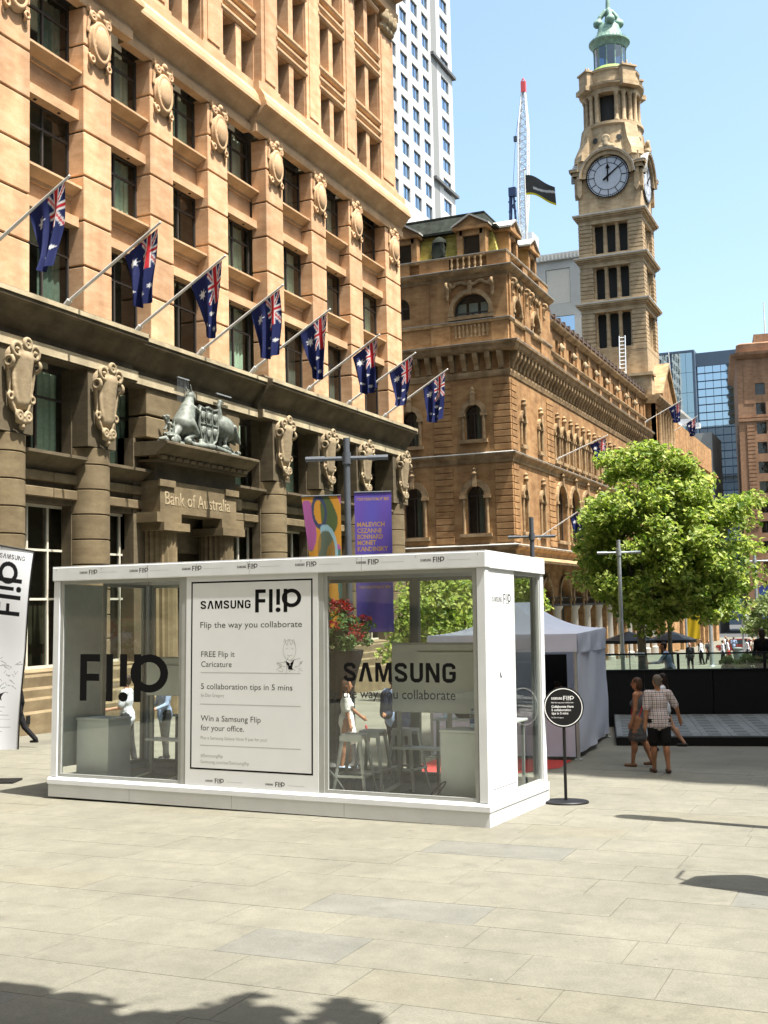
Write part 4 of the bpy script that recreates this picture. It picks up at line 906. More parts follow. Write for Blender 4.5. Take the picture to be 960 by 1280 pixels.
# roof flagpole with a dark flag
M0 = T(-22.85, 80.3, 24.4); fl = thing('flag', 'dark flag with a yellow edge flying from the post office roof pole', 'flag', M0)
m_ = MB(); m_.tube([(0, 0, 0), (0, 0, 9.7)], [.09, .06], 8); m_.lathe([(0, 0), (.1, .08), (0, .16)], (0, 0, 9.7), 8); add('flagpole', m_, POLEW, fl, M0)
cm = cloth(40, 24, lambda s, t: (2.6*s*.92, -.5*s+.22*math.sin(5.5*s+1.3*t)*min(1, s*2), 9.3-1.5*t*(1-.15*s)-1.45*s**1.3+.12*math.sin(6*s)), lambda s, t: flag_dark(2*s, 1-t)); add('flag_cloth', cm, None, fl, M0)
gp = ['beside the upper arcade above the young leaves', 'half hidden in the leaves of the big tree', 'close below the clock tower terrace', 'beyond the clock tower, dipping into the tree top']
for k, (yy, zz, a, b) in enumerate(((81.26, 12.9, 3.6, 1.4), (75.75, 7.0, 3.3, 1.95), (115.9, 20.4, 3.5, 1.75), (131, 21.2, 2.8, 1.6))):
    M0 = T(XG+.2, yy, zz); fl = thing('flag', 'Australian flag on the post office, ' + gp[k], 'flag', M0, 'Australian flags on the post office')
    pm, cm = make_flag(a, b, seed=60+k, length=1.9); add('flagpole', pm, POLEW, fl, M0); add('flag_cloth', cm, None, fl, M0)
# ============================================================ clock tower
YT = 118.5; XT0, XT1 = -28.1, -21.4; XC = (XT0+XT1)/2; YC = YT+(XT1-XT0)/2; HW = (XT1-XT0)/2
tower = thing('clock_tower', 'tall sandstone clock tower with green copper lantern above the post office', 'tower', T(XC, YC, gz(YC)))
FACES = [T(XC, YT, 0), T(XT1, YC, 0) @ R90, T(XC, YT+2*HW, 0) @ RZ(math.pi), T(XT0, YC, 0) @ RZ(-math.pi/2)]
m_ = MB(); m_.box(XT0, XT1, YT, YT+2*HW, -2.6, 28.4); add('tower_base', m_, TOWER, tower)
m_ = MB(); m_.box(XC-2.2, XC+2.2, YC-2.2, YC+2.2, 28, 42.5); add('tower_shade_box', m_, INTER, tower)  # added dark box; its colour stands for the shade between the columns
cold = MB(); cold.lathe([(.32, 0), (.32, .12), (.25, .2), (.2, 3.3), (.29, 3.45), (.31, 3.6)], n=12); colm = cold.mesh('tower_column'); colm.materials.append(TOWER)
for z0, z1 in ((28.4, 33.55), (33.55, 38.4), (38.4, 43.0)):
    for sx in (-1, 1):
        for sy in (-1, 1):
            m_ = MB(); cx, cy = XC+sx*(HW-.72), YC+sy*(HW-.72); z = z0+.2; m_.box(cx-.66, cx+.66, cy-.66, cy+.66, z0, z1-.9)
            while z < z1-1.4: m_.box(cx-.72, cx+.72, cy-.72, cy+.72, z+.03, z+.36); z += .42
            add('corner_pier', m_, TOWER, tower)
    m_ = MB(); h = HW
    for a, b, e in ((z1-1.0, z1-.55, 0), (z1-.55, z1-.4, .12), (z1-.4, z1-.22, .3), (z1-.22, z1-.06, .46)): m_.box(XC-h-e, XC+h+e, YC-h-e, YC+h+e, a, b)
    add('tower_entablature', m_, TOWER, tower); m_ = MB(); m_.box(XC-h-.02, XC+h+.02, YC-h-.02, YC+h+.02, z0-.05, z0+.35); add('stage_base', m_, TOWER, tower)
    m_ = MB(); m_.box(XC-h-.5, XC+h+.5, YC-h-.5, YC+h+.5, z1-.07, z1+.06); add('ledge_capping', m_, LEADW, tower)
    for F in FACES:
        for q in (-1.9, -.64, .64, 1.9): add('tower_column', colm, None, tower, F @ T(q, .55, z0+.35) @ Matrix.Diagonal((1, 1, (z1-z0-1.36)/3.6, 1)))
# clock stage
m_ = MB(); m_.box(XC-HW+.1, XC+HW-.1, YC-HW+.1, YC+HW-.1, 43.0, 49.2); add('clock_stage', m_, TOWER, tower)
DIAL = plain('white_clock_dial', (.46, .48, .52), .4, var=.1, scale=8); ZC = 46.85; RC = 2.27
for fi, F in enumerate(FACES):
    d = MB(F @ T(0, -.1, ZC) @ FACE); d.disc((0, 0, 0), RC, RC, 48)
    dial = add('clock_dial', d, DIAL, tower)
    k = MB(F @ T(0, -.13, ZC) @ FACE); k.disc((0, 0, 0), RC, RC, 48, hole=.955); k.disc((0, 0, 0), RC*.90, RC*.90, 48, hole=.975); k.disc((0, 0, 0), RC*.64, RC*.64, 40, hole=.965)
    for j in range(60):
        a = j*math.pi/30; c, s_ = math.sin(a), math.cos(a); r0, r1, wd = (RC*.64, RC*.97, .035) if j % 5 == 0 else (RC*.89, RC*.97, .022)
        k.poly([(c*r0-s_*wd, s_*r0+c*wd, .002), (c*r0+s_*wd, s_*r0-c*wd, .002), (c*r1+s_*wd, s_*r1-c*wd, .002), (c*r1-s_*wd, s_*r1+c*wd, .002)][::-1])
    add('dial_marking', k, INK, dial)
    for nm, a, ln, wd in (('hour_hand', R(2), 1.35, .13), ('minute_hand', R(53), 2.05, .1)):
        k = MB(F @ T(0, -.16, ZC) @ FACE @ Matrix.Rotation(-a, 4, 'Z')); k.prism([(-wd*.6, -.55), (wd*.6, -.55), (wd*.5, ln*.62), (wd*1.7, ln*.64), (0, ln), (-wd*1.7, ln*.64), (-wd*.5, ln*.62)] if nm == 'hour_hand' else [(-wd, -.6), (wd, -.6), (wd*.3, ln), (-wd*.3, ln)], 'z', .01, .05); add(nm, k, INK, dial)
    k = MB(F); k.arch_ring(0, ZC, RC+.02, RC+.42, -.4, .15, 20); k.arch_ring(0, ZC, RC+.42, RC+.6, -.62, .15, 20)
    for sg in (-1, 1): k.box(min(sg*2.6, sg*4.0), max(sg*2.6, sg*4.0), -.5, .3, 47.7, 47.95); k.box(min(sg*2.7, sg*3.7), max(sg*2.7, sg*3.7), -.32, .3, 47.3, 47.7); k.box(sg*3.0-.25, sg*3.0+.25, -.25, .2, 45.4, 47.3); k.prism([(sg*3.0-.3, 45.4), (sg*3.0+.3, 45.4), (sg*3.0, 44.9)], 'd', -.25, .2)
    add('clock_arch', k, TOWER, tower)
    k = MB(F); k.arch_ring(0, ZC, RC+.6, RC+.66, -.66, .15, 20)
    for sg in (-1, 1): k.box(min(sg*2.75, sg*4.04), max(sg*2.75, sg*4.04), -.54, .3, 47.95, 48.02)
    add('arch_capping', k, LEADW, tower)
    k = SDF(); k.cap((-.6, 0, 0), (.6, 0, 0), .3); k.cap((0, 0, .2), (0, 0, 1.1), .4, .25); k.tor((0, -.1, .9), .35, .14, 1); add('crest_carving', k.mesh('crest_carving', [CARV], .1, .1), None, tower, F @ T(0, -.3, 49.9))
# tapering drum with corner buttresses
m_ = MB(); m_.lathe([(3.55, 48.9), (3.3, 50.2), (3.1, 51.6), (3.1, 52.4), (3.3, 52.6), (3.3, 52.9), (3.0, 53.0)], (XC, YC, 0), 28)
for k in range(4):
    a = math.pi/4+k*math.pi/2; cx, cy = XC+3.2*math.cos(a), YC+3.2*math.sin(a); L = T(cx, cy, 0) @ RZ(a)
    q = MB(L); q.prism([(-1.2, 48.9), (1.3, 48.9), (1.2, 49.6), (.5, 51.0), (.2, 52.6), (-1.2, 52.6)], 'd', -.75, .75); add('drum_buttress', q, TOWER, tower)
add('tower_drum', m_, TOWER, tower)
m_ = MB()
for k in range(8):
    a = (k+.5)*math.pi/4-math.pi/2; L = T(XC, YC, 51.0) @ RZ(a+math.pi/2); q = MB(L @ T(0, -3.28, 0) @ FACE); q.disc((0, 0, .03), .32, .32, 16); add('round_window', q, INTER, tower)
# belfry: ring of columns, wide openings to each side
m_ = MB(); m_.lathe([(2.0, 53), (2.0, 56.3)], (XC, YC, 0), 16); add('belfry_core', m_, INTER, tower)
bcol = MB(); bcol.lathe([(.3, 0), (.3, .15), (.23, .25), (.2, 2.8), (.3, 3.0), (.32, 3.2)], n=10); bcm = bcol.mesh('belfry_column'); bcm.materials.append(TOWER)
for k in range(4):
    for da in (-24, -8, 8, 24, ):
        a = math.pi/4+k*math.pi/2+R(da); add('belfry_column', bcm, None, tower, T(XC+2.85*math.cos(a), YC+2.85*math.sin(a), 53.0))
    a = math.pi/4+k*math.pi/2; q = MB(T(XC, YC, 0) @ RZ(a)); q.box(2.0, 2.55, -.85, .85, 53, 56.2); add('belfry_pier', q, TOWER, tower)
m_ = MB(); m_.lathe([(2.2, 56.15), (3.05, 56.15), (3.05, 56.6), (3.2, 56.7), (3.45, 56.95), (3.45, 57.1), (2.9, 57.2), (2.9, 58.55), (3.05, 58.6), (3.05, 58.75), (2.2, 58.8)], (XC, YC, 0), 32); add('belfry_cornice', m_, TOWER, tower)
m_ = MB(); m_.lathe([(3.44, 57.1), (3.48, 57.13), (2.9, 57.22)], (XC, YC, 0), 32); m_.lathe([(3.06, 58.75), (3.08, 58.79), (2.2, 58.83)], (XC, YC, 0), 32); add('cornice_capping', m_, LEADW, tower)
for k in range(4):
    a = math.pi/4+k*math.pi/2; q = MB(T(XC, YC, 0) @ RZ(a)); q.box(2.4, 3.5, -.8, .8, 57.1, 58.7); q.box(2.3, 3.65, -.92, .92, 58.7, 58.88); q.box(2.7, 3.8, -1.0, 1.0, 56.6, 57.1); add('corner_pedestal', q, TOWER, tower)
    s = SDF()
    for j in (-.5, 0, .5): s.cap((3.1, j, 58.85), (3.1, j, 59.3+.2*(j == 0)), .18, .07)
    add('corner_finial', s.mesh('corner_finial', [CARV], .07, .1), None, tower, T(XC, YC, 0) @ RZ(a))
# lantern of glass and copper
m_ = MB(); m_.lathe([(2.5, 58.8), (2.4, 59.2), (1.95, 59.6), (1.8, 59.65)], (XC, YC, 0), 28); add('lantern_base', m_, COPPERD, tower)
LG = glass('lantern_glass', (.25, .38, .5), base=.12)
for k in range(12):
    a0, a1 = k*math.pi/6, (k+1)*math.pi/6; r = 1.72; q = MB()
    q.poly([(XC+r*math.cos(a0), YC+r*math.sin(a0), 59.6), (XC+r*math.cos(a1), YC+r*math.sin(a1), 59.6), (XC+r*math.cos(a1), YC+r*math.sin(a1), 62.0), (XC+r*math.cos(a0), YC+r*math.sin(a0), 62.0)]); add('lantern_pane', q, LG, tower)
    q = MB(); q.cyl((XC+r*math.cos(a0), YC+r*math.sin(a0), 59.6), (XC+r*math.cos(a0), YC+r*math.sin(a0), 62.0), .06, n=6); add('lantern_mullion', q, COPPER, tower)
m_ = MB(); m_.cyl((XC, YC, 59.5), (XC, YC, 62), .45, n=10); add('lantern_core', m_, SLATED, tower)
m_ = MB(); m_.lathe([(1.6, 61.9), (1.8, 61.95), (1.84, 62.2), (2.1, 62.5), (2.2, 62.62), (2.2, 62.78), (2.05, 62.86), (1.65, 63.0), (1.45, 63.3), (1.22, 64.1), (1.12, 64.6), (.9, 64.8)], (XC, YC, 0), 32)
for k in range(28): a = k*math.pi/14; m_.cyl((XC+1.85*math.cos(a), YC+1.85*math.sin(a), 62.85), (XC+1.85*math.cos(a), YC+1.85*math.sin(a), 63.2), .05, n=5)
add('copper_dome', m_, COPPER, tower)
s = SDF()
for k in range(4):
    a = k*math.pi/2+.4; c, q = math.cos(a), math.sin(a); s.ell((c*.85, q*.85, .3), (.4, .4, .3)); s.cap((c*.95, q*.95, .3), (c*.7, q*.7, .8), .24, .18); s.cap((c*.7, q*.7, .8), (c*.3, q*.3, 1.2), .2, .2); s.tor((c*1.0, q*1.0, .3), .22, .12, 1)
s.cap((0, 0, .2), (0, 0, 2.6), .3, .14)
add('dolphin_finial', s.mesh('dolphin_finial', [COPPER], .08, .06), None, tower, T(XC, YC, 64.5) @ Matrix.Diagonal((1.25, 1.25, 1.5, 1)))
# gabled entrance bay of the post office below the tower, and its western half
bay = thing('tower_bay', 'gabled sandstone entrance bay projecting below the clock tower', 'building', T(XG, 121.8, gz(121)))
TB = T(-20.6, 0, 0) @ R90; ops = [(118.6+1.6*q, .9, 18.2, 20.6, True) for q in range(5)]
m_ = MB(TB); m_.wall(117.0, 126.8, -2.6, 17.4, [(119.4+2.4*q, 1.5, 11, 14.5, True) for q in range(3)]); m_.wall(117.0, 126.8, 17.4, 22.3, ops); m_.box(117, 117.4, 0, 3.5, -2.6, 22.3); m_.box(126.4, 126.8, 0, 3.5, -2.6, 22.3); m_.box(117.3, 126.5, 1.0, 3.5, -2.6, 22.3); add('bay_wall', m_, GPO, bay)
m_ = MB(TB); m_.prism([(3.5, 22.3), (-.1, 22.3), (-.4, 22.6), (-.6, 22.9), (-.6, 23.1), (3.5, 23.2)], 'u', 116.5, 127.3); add('bay_cornice', m_, GPOT, bay)
m_ = MB(TB); m_.prism([(118.6, 23.1), (127.2, 23.1), (122.9, 26.9)], 'd', -.3, 3.2); add('gable', m_, GPO, bay)
for sg, u0 in ((1, 118.3), (-1, 127.5)):
    m_ = MB(TB); m_.prism([(u0, 23.1), (u0, 23.5), (122.9, 27.4), (122.9, 26.95)], 'd', -.6, 3.3); add('gable_cornice', m_, GPOT, bay)
for uc in (118.1, 119.6, 121.2, 122.8, 124.4, 125.9): 
    m_ = MB(TB); m_.lathe([(.3, 0), (.22, .2), (.2, 3.6), (.32, 3.9)], (uc, -.2, 17.9), 10); add('bay_column', m_, GPOT, bay)
for o_ in ops: window(bay, TB @ T(o_[0]-.45, .2, 18.2), .9, 2.85, arch=True, frame=FRAMEW, pane=PANED)
m_ = MB(); m_.box(-27.5, -20.8, 116.9, 118.4, 23.2, 25.2); m_.box(-27.8, -20.6, 116.6, 118.45, 25.2, 25.5); add('terrace', m_, TOWER, bay)
lad = thing('ladder', 'white metal ladder standing against the clock tower terrace', 'ladder', T(-23.7, 117.4, 25.5))
for sg in (-.3, .3): m_ = MB(); m_.cyl((-23.7+sg, 117.1, 25.5), (-23.7+sg, 117.4, 29.6), .06, n=6); add('rail', m_, WHITE, lad)
for k in range(10): m_ = MB(); m_.cyl((-24.0, 117.12+.03*k, 25.8+k*.4), (-23.4, 117.12+.03*k, 25.8+k*.4), .04, n=5); add('rung', m_, WHITE, lad)
wst = thing('west_wing', 'western sandstone wing of the post office beyond the clock tower', 'building', T(XG, 145, gz(130)))
o1 = [(129+3.85*k, 2.5, 7.0, 9.8, True) for k in range(9)]; o2 = [(128.4+1.92*k, 1.05, 12.75, 14.75, True) for k in range(18)]; o0 = [(129+3.85*k, 2.7, -3, 2.9, True) for k in range(9)]
m_ = MB(TN); m_.wall(126.8, 164, -3, 6.2, o0); m_.wall(126.8, 164, 6.2, 12.15, o1); m_.wall(126.8, 164, 12.15, 17.4, o2); m_.box(126.8, 164, 0, .4, 17.4, 23); m_.prism([(.2, 18.7), (-.8, 19.1), (-.8, 19.3), (.2, 19.4)], 'u', 126.8, 164); m_.prism([(.2, 12.0), (-.3, 12.1), (-.3, 12.25), (.2, 12.35)], 'u', 126.8, 164); m_.prism([(.2, 6.0), (-.3, 6.1), (-.3, 6.3), (.2, 6.4)], 'u', 126.8, 164); add('wing_wall', m_, GPO, wst)
m_ = MB(TN); m_.box(126.8, 164, .9, 1.1, -3, 18); add('wing_interior', m_, INTER, wst)
# ============================================================ buildings behind
WHT = stone('white_precast', (.48, .475, .46), (.55, .545, .53), scale=.2, streak=.1, rand=.02, bump=.05)
BLUEG = glass('blue_office_glass', (.10, .16, .22), (.72, .86, 1), base=.6, wob=.02)
sk = thing('office_tower', 'tall white precast office tower with small square windows behind the bank', 'office tower', T(-60, 150, gz(130)))
TS = T(-60, 0, 0) @ R90
cols_ = [(131.2, 133.9), (135.6, 138.3), (140.0, 142.7), (144.4, 147.1), (148.7, 151.4), (153.1, 155.8), (157.5, 160.2), (165.4, 168.9)]
rows_ = [60.0+3.28*k for k in range(17)]
wm = MB(TS); cur = 128
for a, b in cols_:
    wm.box(cur, a, 0, .4, -3, 116); wm.box(a, b, 0, .4, -3, 60); cur = b
    for z in rows_: wm.box(a, b, 0, .4, z+2.1, z+3.28)
wm.box(cur, 170.6, 0, .4, -3, 116); wm.box(128, 170.6, .8, 30, -3, 116); add('facade', wm, WHT, sk)
m_ = MB(TS); m_.box(161.3, 163.7, -.02, .5, -3, 116); add('recessed_strip', m_, plain('grey_panel', (.22, .22, .21), .7), sk)
plain('dark_grey_ledge', (.1, .1, .1), .7)
for z in (66.9, 86.4): m_ = MB(TS); m_.box(161.0, 171.2, -.5, .2, z, z+.45); add('ledge', m_, MATS['dark_grey_ledge'], sk)
wf = MB(); wf.box(0, 2.7, 0, .06, 0, .08); wf.box(0, 2.7, 0, .06, 2.02, 2.1); wf.box(0, .08, 0, .06, .08, 2.02); wf.box(2.62, 2.7, 0, .06, .08, 2.02); wf.box(1.3, 1.4, 0, .06, .08, 2.02); wfm = wf.mesh('window'); wfm.materials.append(STEEL)
wp = MB(); wp.box(0, 2.7, .05, .1, 0, 2.1); wpm = wp.mesh('pane'); wpm.materials.append(BLUEG)
for a, b in cols_[2:]:
    for z in rows_:
        Mx = TS @ T(a, .2, z) @ Matrix.Diagonal(((b-a)/2.7, 1, 1, 1)); o_ = add('window', wfm, None, sk, Mx); add('pane', wpm, None, o_, Mx)
gb = thing('grey_office_block', 'grey concrete office block with framed windows between roof and clock tower', 'building', T(-44, 165, gz(130)))
GRC = plain('grey_concrete', (.36, .36, .34), .8, var=.08, scale=.5); m_ = MB(T(0, 163, 0)); m_.wall(-52, -30, 45, 53, [(-41.9, 3.6, 45.8, 51.0, False), (-47, 3.6, 45.8, 51, False), (-36, 3.6, 45.8, 51, False)]); m_.wall(-52, -30, -3, 45, [(-41.6, 4.0, 39.8, 44.0, False), (-47, 4, 39.8, 44, False)]); m_.box(-52.3, -29.7, -.5, 12, 52.2, 53.2); m_.box(-52, -30, .6, 12, -3, 52.2); add('facade', m_, GRC, gb)
m_ = MB(T(0, 163, 0))
for k in range(40): m_.box(-52+k*.55, -51.8+k*.55, -.6, -.5, 52.3, 53)
add('roof_slats', m_, GRC, gb, kind='stuff')
plain('beige_panel', (.45, .43, .38), .8)
for uc in (-41.9, -47, -36): m_ = MB(T(0, 163, 0)); m_.box(uc-1.75, uc+1.75, .12, .3, 45.85, 50.95); add('blank_panel', m_, MATS['beige_panel'], gb)
for uc in (-41.6, -47): window(gb, T(uc-2, 163.15, 39.8), 4.0, 4.2, 'one', GRC, BLUEG)
bgd = thing('glass_office_block', 'blue glass curtain wall office block in the far distance', 'building', T(-36, 262, gz(130)))
m_ = MB(T(0, 260, 0)); m_.box(-46, -37.2, .3, 15, -3, 57); m_.box(-46.2, -37.0, -.1, 15, 57, 57.5); m_.box(-36.8, -28, 2.3, 15, -3, 55.5); m_.box(-36.8, -27.8, 1.8, 15, 54, 57); m_.box(-37.3, -36.8, 0, 15, -3, 57.5); m_.box(-42.4, -41.8, .1, .4, -3, 57); add('frame', m_, plain('dark_blue_frame', (.06, .09, .13), .5), bgd)
PALEBL = glass('pale_blue_glass', (.12, .2, .3), (.8, .95, 1), base=.42, wob=.02)
for j in range(12):
    for k in range(3): m_ = MB(T(0, 260, 0)); m_.box(-41.7+k*1.5, -41.7+k*1.5+1.44, .12, .28, 57-4.5*(j+1)+.08, 57-4.5*j); add('glass_panel', m_, PALEBL, bgd)
    for k in range(3): m_ = MB(T(0, 260, 0)); m_.box(-45.9+k*1.16, -45.9+k*1.16+1.1, .12, .28, 57-4.5*(j+1)+.08, 57-4.5*j); add('glass_panel', m_, PALEBL, bgd)
for j in range(20):
    for k in range(5): m_ = MB(T(0, 262, 0)); m_.box(-36.6+k*1.7, -36.6+k*1.7+1.6, .1, .25, 54-1.75*(j+1)+.25, 54-1.75*j); add('glass_panel', m_, BLUEG, bgd)
# red-brown granite building at the end of the street
th = R(7.6); BB = T(-22.0, 195, 0) @ RZ(th)
br = thing('brown_granite_building', 'red brown granite building with deep rounded eaves at the end of the street', 'building', BB)
WC = [(4.5+2.9*k) for k in range(5)]
ops = []
for u in WC: ops.append((u, 1.5, 0, 0, False))
def bw(z0, z1, zs, zt): wb.wall(1.0, 22, z0, z1, [(u, 1.5, zs, zt, False) for u in WC], 0, .5)
wb = MB(BB); zz = 38.0; levels = []
while zz > 4: bw(zz-3.2, zz, zz-2.6, zz-.7); levels.append(zz); zz -= 3.2
wb.box(1.0, 22, 0, .5, -3, zz); wb.wall(1, 22, 38, 41.3, [], 0, .5); wb.box(1, 1.5, .5, 26, -3, 41.3); wb.box(1.5, 22, .8, 26, -3, 41.3); add('wall', wb, BRWN, br)
wr = MB(BB); z = 14
while z < 30.4: wr.box(2.2, 3.4, -.12, .1, z, z+.5); wr.box(.9, 1.05, .6, 1.6, z, z+.5); z += .62
wr.box(2.0, 3.6, -.06, .1, 34, 40); wr.box(.9, 22, -.2, .1, 31.15, 31.6); wr.box(.9, 22, -.12, .1, 31.75, 31.9); add('rustication', wr, BRWN, br)
for L_ in levels[:9]:
    for u in WC[:3]: window(br, BB @ T(u-.75, .3, L_-2.6), 1.5, 1.9, 'two', STEEL, PANED)
ev = MB(BB); pr = [(1.3, 40.8), (.6, 41.0), (-.9, 42.0), (-1.0, 42.4), (1.0, 42.6)]
def eave(prof):
    n = 6; path = [((22, 0), (0, -1))]
    for k in range(n+1): a = -math.pi/2-k*math.pi/2/n; path.append(((1.0+1.2+1.2*math.cos(a), 1.2+1.2*math.sin(a)), (math.cos(a), math.sin(a))))
    path.append(((1.0, 26), (-1, 0)))
    R_ = [[ev.pt((p[0]-nrm[0]*d, p[1]-nrm[1]*d, z)) for d, z in prof] for p, nrm in path]
    for i in range(len(R_)-1):
        for j in range(len(prof)-1): ev.face((R_[i+1][j], R_[i][j], R_[i][j+1], R_[i+1][j+1]), 0, False)
eave(pr); eave([(1.4, 42.5), (.2, 42.6), (.1, 43.9), (.4, 44.1), (1.5, 44.2)]); ev.box(2.2, 22, 1.2, 26, 41, 44); ev.box(4, 22, 3, 24, 44, 46.0); add('eaves', ev, BRWN, br)
for k in range(22): m_ = MB(BB); m_.prism([(.4, 41.0), (.4, 41.6), (-.7, 42.05), (-.7, 41.95)], 'u', 2.6+k*.8, 2.85+k*.8); add('eaves_bracket', m_, BRWN, br)
m_ = MB(BB); m_.cyl((6.0, 6, 44), (6.0, 6, 52), .14, .08, 8); add('roof_mast', m_, POLEW, br)
# small roofs and things beyond the tower bay
lw = thing('low_rooftop_building', 'low building with pale flat roof and white plant boxes beyond the post office', 'building', T(-35, 200, gz(130)))
m_ = MB(T(0, 200, 0)); m_.box(-40, -26, 0, 12, -3, 30.5); m_.box(-41, -31, -.5, 12, 34.5, 35.0); m_.box(-39, -33, 1, 10, 30.5, 34.5); add('walls', m_, GRC, lw)
m_ = MB(T(0, 200, 0)); m_.box(-31.5, -29.3, .5, 2, 32.2, 33.2); m_.box(-29.3, -28, .5, 2, 31.6, 32.4); m_.box(-32, -31, 0, 2, 30.5, 32.2); add('plant_box', m_, WHITE, lw)
M0 = T(-31.8, 199, 30.5); fl = thing('flag', 'limp grey and yellow flag on a rooftop pole before the blue glass block', 'flag', M0)
m_ = MB(); m_.cyl((0, 0, 0), (-.6, 0, 14.5), .12, .07, 8); add('flagpole', m_, POLEW, fl, M0)
cm = cloth(16, 24, lambda s, t: (-.45-2.6*s*(1-.3*t)*t**.6, .3*math.sin(6*s), 13.2-4.2*t-1.6*s), lambda s, t: (.55, .47, .04) if t > .75 else (.25, .24, .22)); add('flag_cloth', cm, None, fl, M0)
# tower crane: luffing jib
CR = T(-70.5, 246, 80); cr = thing('tower_crane', 'white luffing tower crane jib with red tip behind the roofs', 'crane', CR)
cm_ = MB()
A0, A1 = Vector((-.2, 0, 4)), Vector((1.2, -1, 38)); nseg = 20
def sect(t): w_ = 1.05*min(1, .55+t*2, (1-t)*2.6+.25); return w_, A0.lerp(A1, t)
pv = None
for k in range(nseg+1):
    w_, c = sect(k/nseg); q = [c+Vector((sx*w_, sy*w_*.7, 0)) for sx, sy in ((-1, -1), (1, -1), (1, 1), (-1, 1))]
    for i in range(4): cm_.cyl(q[i], q[(i+1) % 4], .1, n=4)
    if pv:
        for i in range(4): cm_.cyl(pv[i], q[i], .2, n=5); cm_.cyl(pv[i], q[(i+1) % 4], .12, n=4)
    pv = q
add('jib', cm_, plain('crane_white', (.75, .75, .75), .5), cr, CR)
m_ = MB(); c = A1; m_.box(c.x-.5, c.x+.5, c.y-.5, c.y+.5, c.z-1.5, c.z+.9); m_.tube([c+Vector((-.5, 0, .9)), c+Vector((0, 0, 1.8)), c+Vector((.5, 0, .9))], .18, 5); add('jib_tip', m_, plain('crane_red', (.6, .06, .06), .5), cr, CR)
m_ = MB()
for sx in (-3.6, -1.0): m_.cyl((sx, 0, -8), (sx*.3-1.9, 0, 14.5), .28, n=6)
m_.cyl((-4.2, 2, -8), (-2.6, 0, 14.5), .25, n=6)
for z in (0, 5, 10): m_.cyl((-3.9+z*.05, 0, z), (-1.2-z*.05, 0, z+2.5), .18, n=5); m_.cyl((-3.9+z*.05, 0, z+2.5), (-1.2-z*.05, 0, z), .18, n=5)
m_.box(-3.2, -1.6, -.6, .6, 13.5, 15.5); add('a_frame', m_, plain('crane_blue', (.03, .05, .12), .5), cr, CR)
m_ = MB(); m_.cyl((-2.3, 0, 15), (-1.2, -.3, 27), .05, n=4); m_.box(-1.7, -1.0, -.3, .3, 26, 27.2); m_.cyl((-1.2, -.3, 27), (1.2, -1, 39), .04, n=4); add('luffing_rope', m_, STEEL, cr, CR)
m_ = MB(); m_.box(-2.5, 2.5, -2.5, 2.5, -2, 4)
for sx in (-1, 1):
    for sy in (-1, 1): m_.cyl((sx, sy, -82), (sx, sy, -2), .25, n=5)
add('mast', m_, MATS['crane_white'], cr, CR)
# office block on the sunny side of the street: never in frame, its shade lies across the plaza
ob = thing('unseen_block', 'banded office block on the sunny side of the street, outside the picture', 'building', T(14, 33, gz(33)))
m_ = MB()
for k in range(17): z = -2+k*3.8; m_.box(14, 34, 17.3, 47, z+2.4, z+3.8); m_.box(14.4, 33.6, 17.7, 46.6, z, z+2.4)
add('banded_wall', m_, GRC, ob)
# unseen blocks added along the street and behind the viewpoint to cut sky fill
for nm, lb, a in (('unseen_block', 'block added to cut sky light, closing the street behind the viewpoint', (-20, 16, -58, -34, 90)), ('unseen_block', 'block added to cut sky light next to the bank, behind the viewpoint', (-60, -21.5, -60, 8, 130)), ('unseen_block', 'low block added to cut sky light on the sunny side behind the viewpoint', (15, 45, -60, 9, 32)), ('unseen_block', 'tall block added to cut sky light on the sunny side beyond the cross street', (22, 50, 72, 150, 58))):
    t_ = thing(nm, lb + ', outside the picture', 'building', T((a[0]+a[1])/2, (a[2]+a[3])/2, 0)); m_ = MB(); z = -2
    while z < a[4]: m_.box(a[0], a[1], a[2], a[3], z+2.3, z+3.7); m_.box(a[0]+.4, a[1]-.4, a[2]+.4, a[3]-.4, z, z+2.3); z += 3.7
    add('banded_wall', m_, TRACH, t_)
# ============================================================ glass demonstration kiosk
def ground_frame(x, y, yaw, roll=0.0):
    n = Vector((0, .023, 1)).normalized(); u = Vector((math.cos(yaw), math.sin(yaw), 0)); u = (u-n*u.dot(n)).normalized()
    nn = (n*math.cos(roll)+u*math.sin(roll)).normalized(); uu = (u*math.cos(roll)-n*math.sin(roll)).normalized(); ww = nn.cross(uu)
    return Matrix(((uu.x, ww.x, nn.x, x), (uu.y, ww.y, nn.y, y), (uu.z, ww.z, nn.z, gz(y)), (0, 0, 0, 1)))
L, D, H = 7.525, 2.443, 3.662
KM = ground_frame(-5.009, 14.904, -.049, .005) @ T(-L, 0, 0)
kiosk = thing('demo_kiosk', 'white framed glass demonstration kiosk standing on the pavement', 'kiosk', KM)
def kp(name, mb, mat, parent=None): return add(name, mb, mat, parent or kiosk, KM)
m = MB(); m.box(-.02, L+.02, -.02, D+.02, .0, .2); m.prism([(-.02, .2), (-.035, .2), (-.035, .27), (.01, .31), (.05, .31), (.05, .2)], 'u', -.03, L+.03); m.box(L-.05, L+.03, .05, D, .2, .31); m.box(-.03, .05, .05, D, .2, .31); m.box(.05, L-.05, D-.05, D+.03, .2, .31); plinth0 = kp('plinth', m, WHITE)
m = MB(); m.box(.05, L-.05, .05, D-.05, .2, .215); kp('floor_panel', m, DARKFL)
for u0, w0 in ((0, 0), (L-.13, 0), (0, D-.13), (L-.13, D-.13)):
    m = MB(); m.bbox(u0, u0+.13, w0, w0+.13, .31, 3.44, .008); kp('corner_post', m, WHITE)
